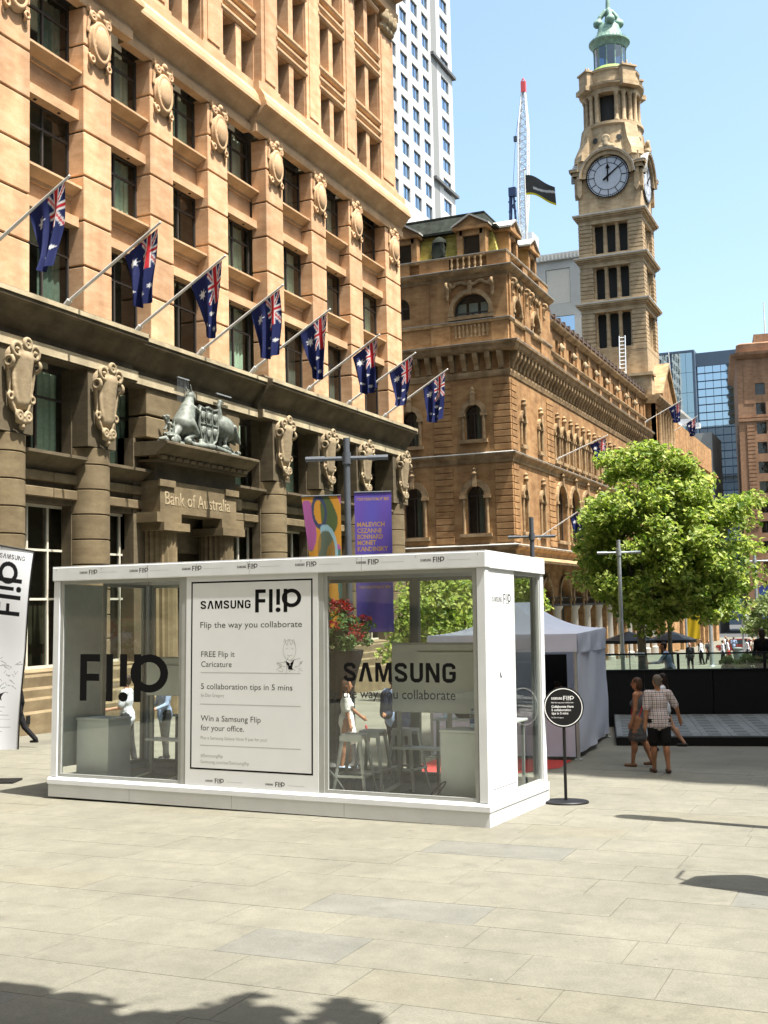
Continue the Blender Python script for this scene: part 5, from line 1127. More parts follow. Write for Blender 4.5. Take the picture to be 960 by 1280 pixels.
for u0, w0 in ((2.54, .01), (4.94, .01), (2.5, D-.1), (5.36, D-.1)):
    m = MB(); m.box(u0, u0+.09, w0, w0+.09, .31, 3.44); kp('mullion', m, WHITEG)
m = MB(); m.bbox(-.02, L+.02, -.02, .12, 3.44, H, .012); fas0 = kp('fascia', m, WHITE)
m = MB(); m.box(-.02, L+.02, D-.12, D+.02, 3.44, H); kp('fascia', m, WHITE)
for a, b in ((-.02, .12), (L-.12, L+.02)): m = MB(); m.box(a, b, .12, D-.12, 3.44, H); kp('fascia', m, WHITE)
m = MB(); m.box(.1, L-.1, .1, D-.1, 3.5, 3.56); m.box(-.015, L+.015, -.015, D+.015, H-.02, H+.012); kp('roof', m, WHITE)
SEAM = plain('panel_seam', (.2, .2, .19), .8)
for u in (1.9, 3.78, 5.66):
    m = MB(); m.box(u-.002, u+.002, -.0206, -.0195, 3.45, 3.655); kp('panel_seam', m, SEAM, fas0); m = MB(); m.box(u-.3, u-.296, -.0206, -.0195, .01, .195); kp('panel_seam', m, SEAM, plinth0)
for u in [.07+k*.92 for k in range(9)]:
    m = MB(); m.cyl((u, -.0225, 3.62), (u, -.018, 3.62), .007, n=8); kp('screw', m, SEAM, fas0)
def gframe(u0, u1, z0, z1, M, fw=.055, d=.05):
    m = MB(M); m.box(u0, u0+fw, .02, .02+d, z0, z1); m.box(u1-fw, u1, .02, .02+d, z0, z1); m.box(u0+fw, u1-fw, .02, .02+d, z0, z0+fw); m.box(u0+fw, u1-fw, .02, .02+d, z1-fw, z1)
    o = add('window_frame', m, WHITEG, kiosk); m = MB(M); m.poly([(u0+fw, .045, z0+fw), (u1-fw, .045, z0+fw), (u1-fw, .045, z1-fw), (u0+fw, .045, z1-fw)]); g = add('glass_pane', m, KGLASS, o); return g
KR = KM @ T(L, 0, 0) @ RZ(math.pi/2); KL = KM @ T(0, D, 0) @ RZ(-math.pi/2); KB = KM @ T(L, D, 0) @ RZ(math.pi)
g1 = gframe(.14, 2.54, .31, 3.44, KM); g2 = gframe(5.03, L-.14, .31, 3.44, KM)
gframe(.14, 2.12, .31, 3.44, KB); gframe(2.18, 4.94, .31, 3.44, KB); gframe(5.03, L-.14, .31, 3.44, KB)
gframe(1.14, D-.14, .31, 3.44, KR); gframe(.14, 1.25, .31, 3.44, KL)
# poster panel with its print
m = MB(); m.box(2.63, 4.94, .005, .05, .29, 3.44); poster = kp('poster_panel', m, VINYL)
def pbar(u0, u1, z0, z1, mat, nm='printed_rule', par=None, M=None, d=.0006): m = MB(M or KM); q = .005-d; m.poly([(u0, q, z0), (u1, q, z0), (u1, q, z1), (u0, q, z1)]); return add(nm, m, mat, par or poster)
for a in ((2.72, 4.85, 3.335, 3.36), (2.72, 4.85, .55, .575), (2.72, 2.745, .575, 3.335), (4.825, 4.85, .575, 3.335)): pbar(*a, INK)
for z in (1.99, 1.52, .91): pbar(2.9, 4.65, z-.004, z+.004, GREYP)
def kt(s, size, u, z, width, mat=INK, bold=0, par=None, M=None, w_=.0044, align='LEFT'): return text(s, size, mat, par or poster, (M or KM) @ T(u, w_, z) @ FACE, width=width, bold=bold, depth=.004, align=align)
def logo(u, z, wd, h, mat, par, M, d0=.005, t=.0006):
    """the Fl!p wordmark: F, bar, exclamation bar with dot, p whose bowl hangs at cap height"""
    sx = wd/411.0; sz = h/215.0; o = []
    def add_(m_): o.append(add('logo_letter', m_, mat, par))
    def bx(m_, a, b, c, d): m_.box(u+a*sx, u+b*sx, d0-t, d0, z+c*sz, z+d*sz)
    m_ = MB(M); m_.prism([(u+p*sx, z+q*sz) for p, q in ((0, 0), (33, 0), (33, 92), (92, 92), (92, 125), (33, 125), (33, 181), (95, 181), (95, 215), (0, 215))], 'd', d0-t, d0); add_(m_)
    m_ = MB(M); bx(m_, 125, 157, 0, 215); add_(m_)
    m_ = MB(M); bx(m_, 190, 223, 68, 215); m_.prism([(u+(206+22*math.cos(k*math.pi/10))*sx, z+(22+22*math.sin(k*math.pi/10))*sz) for k in range(20)], 'd', d0-t, d0); add_(m_)
    m_ = MB(M); bx(m_, 255, 288, 0, 215); n = 30; cx, cz, ro, ri = 325, 129, 86, 51
    for k in range(n):
        a0, a1 = 2*math.pi*k/n, 2*math.pi*(k+1)/n
        m_.poly([(u+(cx+r*math.cos(a))*sx, d0-t*1.01, z+(cz+r*math.sin(a))*sz) for r, a in ((ri, a0), (ro, a0), (ro, a1), (ri, a1))])
    add_(m_); return o
kt(SAM, .17, 2.89, 2.945, .90, bold=.012); logo(3.87, 2.88, .79, .34, INK, poster, KM)
kt('Flip the way you collaborate', .13, 2.89, 2.66, 1.78, INKG)
kt('FREE Flip it', .12, 2.91, 2.225, .60, INKG); kt('Caricature', .12, 2.91, 2.075, .55, INKG)
kt('5 collaboration tips in 5 mins', .12, 2.91, 1.745, 1.60, INKG); kt('by Dan Gregory', .07, 2.91, 1.63, .42, GREYP)
kt('Win a Samsung Flip', .12, 2.91, 1.27, 1.06, INKG); kt('for your office.', .12, 2.91, 1.13, .77, INKG); kt('Plus a Samsung Galaxy Note 9 just for you!', .065, 2.91, 1.0, 1.17, GREYP)
kt('#Samsungflip', .07, 2.91, .735, .4, GREYP); kt('Samsung.com/au/Samsungflip', .07, 2.91, .645, .86, GREYP)
# line caricature: sketchy strands with a black bow tie
m = MB(KM); rr = random.Random(4)
def stroke(pts):
    for (a, b), (c_, d_) in zip(pts[:-1], pts[1:]):
        l_ = max(math.hypot(c_-a, d_-b), 1e-6); nx_, nz_ = -(d_-b)/l_*.003, (c_-a)/l_*.003
        m.poly([(a-nx_, .0043, b-nz_), (c_-nx_, .0043, d_-nz_), (c_+nx_, .0043, d_+nz_), (a+nx_, .0043, b+nz_)])
stroke([(4.46+.11*math.cos(a), 2.33+.15*math.sin(a)) for a in [k*.42 for k in range(16)]])
stroke([(4.36+.02*k, 2.44+.05*math.sin(k*1.7)) for k in range(11)]); stroke([(4.40, 2.34), (4.44, 2.36)]); stroke([(4.49, 2.36), (4.53, 2.34)]); stroke([(4.42, 2.26), (4.46, 2.24), (4.51, 2.26)])
for k in range(16):
    a, b = 4.46+rr.uniform(-.2, .2), 2.1+rr.uniform(-.06, .1); stroke([(a, b), (a+rr.uniform(-.08, .08), b+rr.uniform(-.06, .06)), (a+rr.uniform(-.1, .1), b+rr.uniform(-.08, .05))])
add('caricature_drawing', m, GREYP, poster)
m = MB(KM)
for q in ([(4.40, 2.17), (4.47, 2.13), (4.45, 2.09), (4.41, 2.12)], [(4.47, 2.13), (4.54, 2.19), (4.52, 2.12), (4.50, 2.08)], [(4.44, 2.10), (4.49, 2.11), (4.52, 2.04), (4.44, 2.05)]): m.poly([(a, .0042, b) for a, b in q])
add('caricature_bow_tie', m, INK, poster)
for u in (3.0, 4.05): kt(SAM, .04, u, .375, .13, INKG, bold=.03); logo(u+.17, .36, .16, .07, INKG, poster, KM); pbar(u+.38, u+.66, .385, .389, GREYP)
# print on the panes and on the fascia
logo(.54, 1.52, 1.73, .74, INK, g1, KM, d0=.0445)
kt(SAM, .37, 5.33, 1.885, 1.73, INK, bold=.014, par=g2, w_=.0442); kt('Flip the way you collaborate', .19, 5.02, 1.655, 2.03, INKG, bold=.004, par=g2, w_=.0442)
fas = [o for o in kiosk.children if o.name.startswith('fascia')][0]
for k in range(7):
    u = .55+k*1.005; kt(SAM, .05, u, 3.545, .16, INKG, bold=.03, par=fas, w_=-.0206); logo(u+.19, 3.53, .17, .075, INKG, fas, KM, d0=-.02); pbar(u+.40, u+.75, 3.555, 3.559, GREYP, par=fas, d=.0257)
# right end: white vinyl leaf with faint print, left end the same seen from behind
m = MB(KR); m.box(.13, 1.14, .005, .05, .31, 3.44); vl = add('vinyl_leaf', m, VINYL, kiosk)
for a in ((.17, 1.09, .46, .468), (1.075, 1.085, .468, 3.36), (.18, .188, .468, 3.36)): pbar(*a, INK, par=vl, M=KR)
text(SAM, .1, INKG, vl, KR @ T(.26, .0044, 2.98) @ FACE, width=.38, bold=.03); logo(.7, 2.95, .3, .15, INKG, vl, KR)
m = MB(KR); m.poly([(a, .0042, b) for a, b in ((.50, 1.98), (.58, 2.06), (.54, 1.96), (.62, 1.98), (.55, 1.92))]); add('printed_bow_tie', m, INK, vl)
m = MB(KL); m.box(1.3, 2.3, .01, .06, .44, 3.4); add('vinyl_leaf', m, plain('shaded_grey_vinyl', (.62, .65, .62), .6), kiosk)  # grey base colour carries the shade on the leaf's inner side
# ------------------------------------------------------------ things inside the kiosk
def kM(u, w_, z=.215, yaw=0): return KM @ T(u, w_, z) @ RZ(yaw)
LAMN = plain('pale_laminate', (.85, .87, .85), .45, var=.03); LAMG = plain('pale_green_grey_board', (.82, .85, .83), .5, var=.03)
def pedestal(u0, u1, w0, w1, h, label):
    t = thing('display_plinth', label, 'plinth', kM(u0, w0)); m = MB(); m.bbox(0, u1-u0, 0, w1-w0, 0, h-.03, .006); add('cabinet', m, LAMG, t, kM(u0, w0)); m = MB(); m.box(-.01, u1-u0+.01, -.01, w1-w0+.01, h-.03, h); add('counter_top', m, LAMN, t, kM(u0, w0))
pedestal(.2, .85, .38, .95, 1.0, 'pale box plinth in the left corner of the kiosk')
pedestal(6.66, 7.24, .4, 1.0, 1.0, 'pale box plinth in the right corner of the kiosk')
def whiteboard(u, w_, wd, z0, z1, label, second=False):
    M0 = kM(u, w_); t = thing('display_board', label, 'display board', M0)
    m = MB(); m.bbox(0, wd, 0, .06, z0, z1, .012); add('screen_back', m, LAMG, t, M0)
    m = MB(); m.box(wd*.3, wd*.95, -.03, 0, z0+.03, z1-.14); m.box(.03, wd-.03, -.012, 0, z1-.05, z1-.03); add('rear_cover', m, LAMN, t, M0)
    for q in (.08, wd*.62): m = MB(); m.box(q, q+.06, .0, .05, .07, z0); add('stand_leg', m, WHITEG, t, M0)
    for q in (.08, wd*.62): m = MB(); m.prism([(-.5, .0), (.35, .0), (.35, .05), (.02, .12), (-.5, .06)], 'u', q-.02, q+.08); add('stand_foot', m, WHITEG, t, M0)
    m = MB(); m.box(.0, wd*.8, -.02, .3, .62, .65); add('tray', m, LAMN, t, M0)
    for q in (.1, wd*.62):
        for d in (-.44, .3): m = MB(); m.cyl((q, d, -.03), (q+.04, d, -.03), .03, n=10); add('caster', m, WHITE, t, M0)
whiteboard(1.15, .95, 1.2, 1.35, 1.98, 'white wheeled display board behind the big logo pane, seen from the back')
whiteboard(5.53, 1.2, 1.45, 1.17, 2.2, 'large white wheeled display board behind the lettering pane, seen from the back')
# high tables
def hightable(u, w_, wd, dp, z, label):
    M0 = kM(u, w_); t = thing('high_table', label, 'table', M0); m = MB(); m.bbox(0, wd, 0, dp, z-.04, z, .008); add('table_top', m, LAMN, t, M0)
    for a in (.04, wd-.08):
        for b in (.04, dp-.08): m = MB(); m.box(a, a+.04, b, b+.04, 0, z-.04); add('leg', m, WHITEG, t, M0)
hightable(5.95, 1.75, 1.35, .5, 1.05, 'white high table behind the large display board')
hightable(1.2, 1.6, 1.3, .5, 1.0, 'white high table behind the left display board')
stm = None
def stool(u, w_, yaw, label):
    M0 = kM(u, w_, .215, yaw) @ Matrix.Scale(1.12, 4); t = thing('metal_stool', label, 'stool', M0, 'grey metal bar stools in the kiosk')
    m = MB(); m.prism([(-.15, -.12), (-.12, -.15), (.12, -.15), (.15, -.12), (.15, .12), (.12, .15), (-.12, .15), (-.15, .12)], 'z', .78, .81); m.box(-.15, .15, -.155, -.145, .72, .79); m.box(-.15, .15, .145, .155, .72, .79); add('seat', m, STOOLM, t, M0)
    for sx in (-1, 1):
        for sy in (-1, 1):
            m = MB(); a = Vector((sx*.13, sy*.13, .78)); b = Vector((sx*.23, sy*.23, .0)); x_ = Vector((sx*.045, 0, 0)); y_ = Vector((0, sy*.045, 0))
            q0 = [a-x_, a+x_*.3, a+y_*.3, a-y_]; q1 = [b-x_*.6, b+x_*.2, b+y_*.2, b-y_*.6]
            A = [m.pt(p) for p in q0]; Bq = [m.pt(p) for p in q1]
            for i in range(4): m.face((A[i], A[(i+1) % 4], Bq[(i+1) % 4], Bq[i]))
            m.face(Bq); add('leg', m, STOOLM, t, M0)
    for sx, sy, ex, ey in ((-1, -1, 1, -1), (1, -1, 1, 1), (1, 1, -1, 1), (-1, 1, -1, -1)): m = MB(); m.box(min(sx, ex)*.2-.01, max(sx, ex)*.2+.01, min(sy, ey)*.2-.008, max(sy, ey)*.2+.008, .27, .30); add('foot_rail', m, STOOLM, t, M0)
stool(5.3, .42, .15, 'grey metal stool nearest the glass, cut by the poster panel edge')
stool(5.28, 1.05, .1, 'grey metal stool in the middle below the S of the lettering')
stool(5.62, 1.5, -.05, 'grey metal stool furthest inside beside the display board')
BOTT = glass('bottle_plastic', (.75, .88, .92), base=.1, rough=.1); BLUEC = plain('blue_bottle_cap', (.03, .12, .4), .4)
def bottle(M0, label, s=1.0):
    t = thing('water_bottle', label, 'bottle', M0, 'water bottles on the kiosk tables'); m = MB(); m.lathe([(.033*s, 0), (.035*s, .02), (.033*s, .13*s), (.03*s, .15*s), (.014*s, .19*s), (.013*s, .21*s)], n=12); add('bottle_body', m, BOTT, t, M0); m = MB(); m.lathe([(.035*s, .06*s), (.0352*s, .11*s)], n=12); m.lathe([(.016*s, .205*s), (.016*s, .225*s), (0, .227*s)], n=10); add('bottle_cap', m, BLUEC, t, M0)
bottle(kM(6.12, 1.85, 1.265), 'clear water bottle on the high table left of the black bag', 1.25); bottle(kM(7.02, .72, 1.215), 'clear water bottle on the right plinth', 1.25)
bottle(kM(1.62, 1.75, 1.215), 'clear water bottle on the left high table', 1.25); bottle(kM(1.75, 1.7, 1.215), 'second clear water bottle close beside it on the left high table', 1.25)
s = SDF(); s.cap((-.25, 0, .1), (.25, 0, .1), .12, .1); s.ell((0, 0, .16), (.28, .14, .1)); s.tor((0, 0, .2), .12, .02, 1)
add('shoulder_bag', s.mesh('shoulder_bag', [BLACKM], .025, .05), None, None, kM(6.6, 1.95, 1.265), label='black soft bag lying on the high table in the kiosk', cat='bag')
def cable(pts, label, mat, r=.009): m = MB(); m.tube(pts, r, 6); add('power_cable', m, mat, None, KM, label=label, cat='cable')
cable([(5.06+.1*k, .12+.03*math.sin(k), .24+max(0, .38-.12*k)**1.0) for k in range(9)], 'pale power cable hanging from the post onto the kiosk floor', WHITEG)
cable([(6.5+.28*math.sin(k*.33), .3, .23+.30*max(0, math.sin(k*.33-.2))) for k in range(10)], 'dark looped power cable beside the right plinth', INKG, .01)
m = MB(); m.bbox(0, .34, 0, .07, 0, .05, .008); add('power_strip', m, WHITE, None, kM(5.98, .18), label='white power strip on the kiosk floor by the glass', cat='power strip')
# ============================================================ sandwich signs and banners around the kiosk
M0 = ground_frame(-4.62, 17.38, R(18)); sg = thing('round_sign', 'round black sign with white ring on a slim stand beside the kiosk', 'sign', M0)
m = MB(); m.lathe([(.34, 0), (.345, .02), (.33, .035), (.04, .045)], n=32, sx=1, sy=.8); add('sign_base', m, BLACKM, sg, M0); m = MB(); m.cyl((0, 0, .03), (0, 0, 1.15), .024, n=10); add('sign_post', m, BLACKM, sg, M0)
M1 = M0 @ T(0, -.03, 1.42) @ FACE; m = MB(); m.lathe([(0, -.02), (.305, -.02), (.305, .0), (0, .0)], n=48, sm=False); dc = add('sign_disc', m, BLACKM, sg, M1)
m = MB(); m.disc((0, 0, .003), .285, .285, 48, hole=.955); add('sign_ring', m, WINK, dc, M1)
def st(s_, size, x, y, wd, bold=0): text(s_, size, WINK, dc, M1 @ T(x, y, .003), width=wd, bold=bold, depth=.002)
st(SAM, .05, -.18, .115, .165, .04); logo(.0, .105, .16, .065, WINK, dc, M0 @ T(0, -.0335, 1.42), d0=0, t=.001)
st('Flip the way you collaborate', .028, -.18, .062, .33, .01); st('Collaborate Here', .048, -.18, -.005, .33, .03); st('5 collaboration', .048, -.18, -.055, .29, .02); st('tips in 5 mins', .048, -.18, -.105, .25, .02); st('by Dan Gregory', .025, -.18, -.16, .18)
M0 = T(-14.62, 16.72, gz(16.72)) @ RZ(R(23)); bn = thing('upright_banner', 'tall white curved banner with black sideways lettering standing left of the kiosk', 'banner', M0)
BW, BH = .72, 3.68; samr = raster(SAM, 120, 20, .02); rr = random.Random(8)
scr = [(rr.uniform(.08, .6), rr.uniform(.28, .47), rr.uniform(.03, .12), rr.uniform(-.02, .02)) for _ in range(40)]; lines_ = [(.05+.02*k, rr.uniform(.1, .5)) for k in range(9)]
def bprint(s_, t):
    x, z = s_*BW, t; paper = (.74, .75, .79)
    if samr((x-.13)/.46, (z-.945)/.022): return (.06, .06, .06)
    u_ = (z-.665)*BH/.98*411; v_ = 215-(x-.14)/.44*215                       # the mark climbs the cloth sideways
    if logo_ink(u_, v_): return (.008, .008, .01)
    for a, b, ln, sl in scr:
        if 0 < x-a < ln and abs((z-b)-sl*(x-a)/ln) < .0022: return (.35, .36, .38)
    q = [(.17, .27), (.26, .30), (.30, .275), (.4, .285), (.33, .262), (.34, .24), (.26, .258)]; c = False
    for k in range(len(q)):
        (x1, y1), (x2, y2) = q[k], q[k-1]
        if (y1 > z) != (y2 > z) and x < (x2-x1)*(z-y1)/(y2-y1)+x1: c = not c
    if c: return (.02, .02, .025)
    for b, ln in lines_:
        if abs(z-b) < .002 and .06 < x < .06+ln: return (.5, .5, .52)
    return paper
def bpos(s_, t): return (-.48+BW*s_*(1-.28*max(0, .5-t))+.2*t*t, .05*math.sin(4*t+2*s_)-.02*math.sin(9*t)*s_, .57+t*BH-.14*s_*t)
cm = cloth(90, 420, bpos, bprint, 'banner_cloth', POSTERM); bc = add('banner_cloth', cm, None, bn, M0)
m = MB(); m.tube([(bpos(1, k/20)[0]+.01, bpos(1, k/20)[1], bpos(1, k/20)[2]) for k in range(21)], .014, 6); m.tube([(bpos(k/8, 1)[0], bpos(k/8, 1)[1], bpos(k/8, 1)[2]+.01) for k in range(9)], .016, 6); m.tube([(bpos(0, k/20)[0]-.01, bpos(0, k/20)[1]+.01, bpos(0, k/20)[2]) for k in range(21)], .016, 6); m.cyl((-.45, .02, 0), (-.48, .02, .7), .02, n=6); m.box(-.8, .15, -.25, .3, 0, .03); add('banner_pole', m, BLACKM, bn, M0)
# feather banner just outside the right edge; its shadow falls into the picture
M0 = T(-.45, 12.35, gz(12.35)); fb = thing('feather_banner', 'feather shaped advertising banner outside the right picture edge', 'banner', M0)
m = MB(); m.tube([(.12, -.45, 0), (.1, -.45, 2.2), (.05, -.35, 3.6), (0, -.05, 4.35), (-.05, .35, 4.2)], .018, 6); m.box(-.2, .4, -.75, -.15, 0, .03); add('banner_pole', m, BLACKM, fb, M0)
cm = cloth(10, 30, lambda s_, t: (.1-.08*t, -.44+.1*t*t+s_*(1.05*math.sin(min(1, t*1.6)*1.2)*(1-.55*t**3)), .7+3.55*t-.25*s_*t), lambda a, b: (.72, .73, .76), 'banner_cloth', POSTERM); add('banner_cloth', cm, None, fb, M0)
# ============================================================ gazebo tent
def frame2(x, y, yaw): return T(x, y, gz(y)) @ RZ(yaw)
TM = frame2(-5.85, 23.1, R(6.3)) @ T(-3.0, 0, 0); tent = thing('gazebo_tent', 'white peaked gazebo tent with side walls standing in the shade', 'tent', TM)
W_, P_ = 3.0, 5.0
def drop(y): return -.023*y
for a, b in ((0, 0), (W_, 0), (0, P_), (W_, P_)):
    m = MB(); m.box(a-.03, a+.03, b-.03, b+.03, drop(b)-.02, 2.5); m.box(a-.08, a+.08, b-.08, b+.08, drop(b)-.02, drop(b)+.02); add('tent_pole', m, WHITEG, tent, TM)
m = MB(); n = 10; ap0, ap1 = Vector((1.5, 1.5, 3.15)), Vector((1.5, 3.5, 3.15))
def slope(c0, c1, a0, a1):
    rows = []
    for j in range(n+1):
        t = j/n; row_ = []
        for i in range(n+1):
            s_ = i/n; p = (Vector(c0).lerp(Vector(c1), s_)).lerp(a0.lerp(a1, s_), t); p.z -= .22*math.sin(math.pi*t)*.8+.05*math.sin(math.pi*s_)*(1-t); row_.append(m.pt(p))
        rows.append(row_)
    for j in range(n):
        for i in range(n): m.face((rows[j][i], rows[j][i+1], rows[j+1][i+1], rows[j+1][i]), 0, True)
slope((-.04, -.04, 2.5), (W_+.04, -.04, 2.5), ap0, ap0); slope((W_+.04, -.04, 2.5), (W_+.04, P_+.04, 2.5), ap0, ap1); slope((W_+.04, P_+.04, 2.5), (-.04, P_+.04, 2.5), ap1, ap1); slope((-.04, P_+.04, 2.5), (-.04, -.04, 2.5), ap1, ap0)
add('canopy', m, TENTM, tent, TM)
def drape(p0, p1, z1, z0, amp, fr, nm, ph=0, nu=40, nv=14, swag=0.0):
    m_ = MB(); rows = []; d = Vector((p1[0]-p0[0], p1[1]-p0[1], 0)); nr = Vector((d.y, -d.x, 0)).normalized()
    for j in range(nv+1):
        t = j/nv; rw = []
        for i in range(nu+1):
            s_ = i/nu; q = Vector((p0[0], p0[1], 0))+d*s_; off = amp*t*math.sin(fr*s_*6.28+ph+2.5*t)+amp*.5*t*math.sin(fr*2.3*s_*6.28+ph*2)+swag*math.sin(3.0*(s_+t*.9)*3.14)*max(0, t-.35)
            q += nr*off; zb = z0+drop(q.y); q.z = z1+(zb-z1)*t; rw.append(m_.pt(q))
        rows.append(rw)
    for j in range(nv):
        for i in range(nu): m_.face((rows[j][i], rows[j][i+1], rows[j+1][i+1], rows[j+1][i]), 0, True)
    return add(nm, m_, TENTM, tent, TM)
drape((-.05, -.06), (W_+.05, -.06), 2.5, 2.14, .015, 2, 'valance'); drape((W_+.06, -.05), (W_+.06, P_+.05), 2.5, 2.12, .02, 2.4, 'valance', 1)
drape((W_+.03, .05), (W_+.03, P_-.03), 2.45, .1, .05, 1.5, 'side_wall', 2, 60, 26, .05); drape((W_, P_), (0, P_), 2.45, .1, .03, 2, 'back_wall'); drape((0, P_), (0, 0), 2.45, .1, .03, 2, 'side_wall', 1)
drape((1.6, .0), (W_-.05, .0), .98, .06, .03, 1, 'half_wall'); drape((0, .0), (1.6, .0), 2.4, .06, .03, 1, 'front_wall')
m = MB(); m.box(1.75, 2.35, P_-1.8, P_-1.74, .0, 1.95); add('display_screen', m, BLACKM, None, TM, label='tall black screen standing inside the tent', cat='screen')
m = MB(); m.box(.3, W_-.2, P_-1.9, P_-1.4, .0, .9); 
M0 = TM; t_ = thing('folding_table', 'dark cloth covered table inside the tent', 'table', TM); m = MB(); m.bbox(1.5, 2.8, .7, 1.2, -.02, .82, .02); add('table_cloth', m, BLACKM, t_, TM)
m = MB(); m.poly([(x, y, gz(y)+.008) for x, y in ((-8.5, 20.3), (-6.5, 20.3), (-5.85, 21.6), (-5.95, 22.95), (-8.6, 22.7))]); add('red_carpet', m, CARPET, label='red carpet on the ground in front of the tent', cat='carpet')
# ============================================================ stage platform, black wall and glass balustrade
BM = T(-7.05, 31.1, -.40) @ RZ(R(13)); stg = thing('stage_platform', 'low tiled platform with dark edge in front of the black wall', 'platform', BM)
m = MB(); m.box(.15, 15, -5.08, 0, -.5, -.03); add('platform_base', m, BLACKM, stg, BM)
TIL = slab_mat('blue_grey_tile', (.17, .185, .19), .08); TILD = slab_mat('dark_grey_tile', (.10, .11, .115), .08)
for i in range(10):
    for j in range(8):
        m = MB(); m.box(.17+i*.62, .17+i*.62+.61, -5.06+j*.63, -5.06+j*.63+.62, -.03, 0); o = add('platform_tile', m, TIL, stg, BM)
        m = MB(); m.box(.3+i*.62, .58+i*.62, -4.94+j*.63, -4.6+j*.63, 0, .004); add('tile_inset', m, TILD, o, BM)
m = MB(); m.box(6.37, 15, -5.06, 0, -.03, 0); add('platform_top', m, TIL, stg, BM)
bw_ = thing('balustrade_wall', 'black wall topped by a green tinted glass balustrade', 'balustrade', BM)
for k in range(10): m = MB(); m.bbox(-2.5+1.75*k, -.76+1.75*k, .0, .25, -.5, 1.13, .012); add('wall_panel', m, BLACKM, bw_, BM)
m = MB(); m.box(-2.52, 15, -.02, .27, 1.13, 1.17); add('wall_coping', m, BLACKM, bw_, BM)
for k in range(8):
    m = MB(); m.poly([(-2.5+k*2.2, .115, 1.17), (-.34+k*2.2, .115, 1.17), (-.34+k*2.2, .115, 1.56), (-2.5+k*2.2, .115, 1.56)]); add('glass_panel', m, BGLASS, bw_, BM); m = MB(); m.box(-.35+k*2.2, -.28+k*2.2, .09, .14, 1.17, 1.56); add('baluster_post', m, BLACKM, bw_, BM)
m = MB(); m.box(-2.5, 15, .085, .145, 1.56, 1.60); add('handrail', m, BLACKM, bw_, BM)
ter = thing('upper_terrace', 'raised terrace behind the black wall', 'terrace', BM); m = MB(); m.box(-2.5, 15, .26, 6, -.5, .45); add('terrace_slab', m, PAVE, ter, BM)
m = MB(); m.box(1.2, 3.2, 1.0, 1.4, .45, .9); add('bench', m, BARK, None, BM, label='timber bench block on the terrace behind the glass', cat='bench')
# ============================================================ street lamps with cross arms and banners
def lamp(x, y, h, r, arms, label, yaw=0, mat=STEEL, head=False):
    M0 = T(x, y, gz(y)-.035) @ RZ(yaw); t = thing('street_lamp', label, 'street lamp', M0, 'cross armed steel street lamps')
    m = MB(); m.tube([(0, 0, 0), (0, 0, h)], [r*1.1, r], 14); m.lathe([(r*2, 0), (r*2, .05), (r*1.3, .12), (r*1.1, .3)], n=14); add('lamp_post', m, mat, t, M0)
    if head: m = MB(); m.lathe([(r, h-1.6), (r*1.9, h-1.5), (r*1.9, h-.05), (r*.5, h+.1)], n=14); add('lamp_head', m, mat, t, M0)
    for z in arms:
        m = MB(); m.lathe([(r*1.35, z-.12), (r*1.35, z+.12)], n=14); add('arm_collar', m, mat, t, M0)
        for sg in (-1, 1): m = MB(); m.tube([(sg*r, 0, z), (sg*.85, 0, z+.0)], [.045, .035], 8); m.cyl((sg*.45, 0, z), (sg*.85, 0, z), .055, n=8); add('lamp_arm', m, mat, t, M0)
    return t, M0
lp, LM = lamp(-10.1, 21.56, 6.6, .066, (6.18,), 'dark steel street lamp carrying two cloth banners behind the kiosk', R(20))
lamp(-11.71, 40.56, 6.65, .08, (5.95,), 'dark steel street lamp showing above the right end of the kiosk roof', R(20))
lamp(-9.72, 45.86, 6.1, .075, (5.6, 1.6), 'pale steel street lamp in front of the big tree', R(20), STEELL)
lamp(-.92, 15.97, 6.5, .1, (), 'street lamp outside the right picture edge', R(88), head=True)
lamp(-11.03, 80, 6.5, .12, (6.2,), 'pale lamp post in the far crowd below the tree', R(20), STEELL); lamp(-7.83, 78, 7.2, .1, (6.8,), 'pale lamp post with blue banner at the right picture edge', R(20), STEELL)
def hang_banner(M0, u0, u1, z0, z1, colf, label, skew=0, name='street_banner', res=(60, 110)):
    t = thing(name, label, 'banner', M0)
    def pos(s_, q): return (u0+(u1-u0)*s_*(1)+skew*q*(1-s_), .05*math.sin(3.2*s_+2.6*q)*q+.025*math.sin(11*s_+6*q)*q, z1+(z0-z1)*q)
    o = add('banner_cloth', cloth(*res, pos, colf, 'banner_cloth', POSTERM), None, t, M0); m_ = MB(); m_.cyl((u0, 0, z1), (u1, 0, z1), .015, n=6); m_.cyl((u0+skew, 0, z0), (u1, 0, z0), .015, n=6); add('banner_rod', m_, STEEL, t, M0); return o, t
LB = LM @ T(0, -.0, 0)
rows = [(raster(t_, 110, 20, .02), wd_, 4.76-.125*k) for k, (t_, wd_) in enumerate((('MALEVICH', .56), ('CEZANNE', .5), ('BONNARD', .52), ('MONET', .38), ('KANDINSKY', .62)))]
head_ = raster('SYDNEY INTERNATIONAL ART SERIES', 300, 16, .02)
def purple(s_, q):
    x, z = .76*s_, 5.47-2.85*q
    for r_, wd, zb in rows:
        if r_((x-.05)/wd, (z-zb)/.095): return (.40, .25, .05)
    if head_((x-.05)/.66, (z-5.30)/.055) or head_((x-.05)/.66, (z-3.5)/.05): return (.40, .25, .05)
    return (.105+.015*math.sin(9*s_+3*q), .075, .36)
bo, bt = hang_banner(LB, .14, .90, 2.62, 5.47, purple, 'purple exhibition banner with mustard lettering on the street lamp', res=(150, 420))
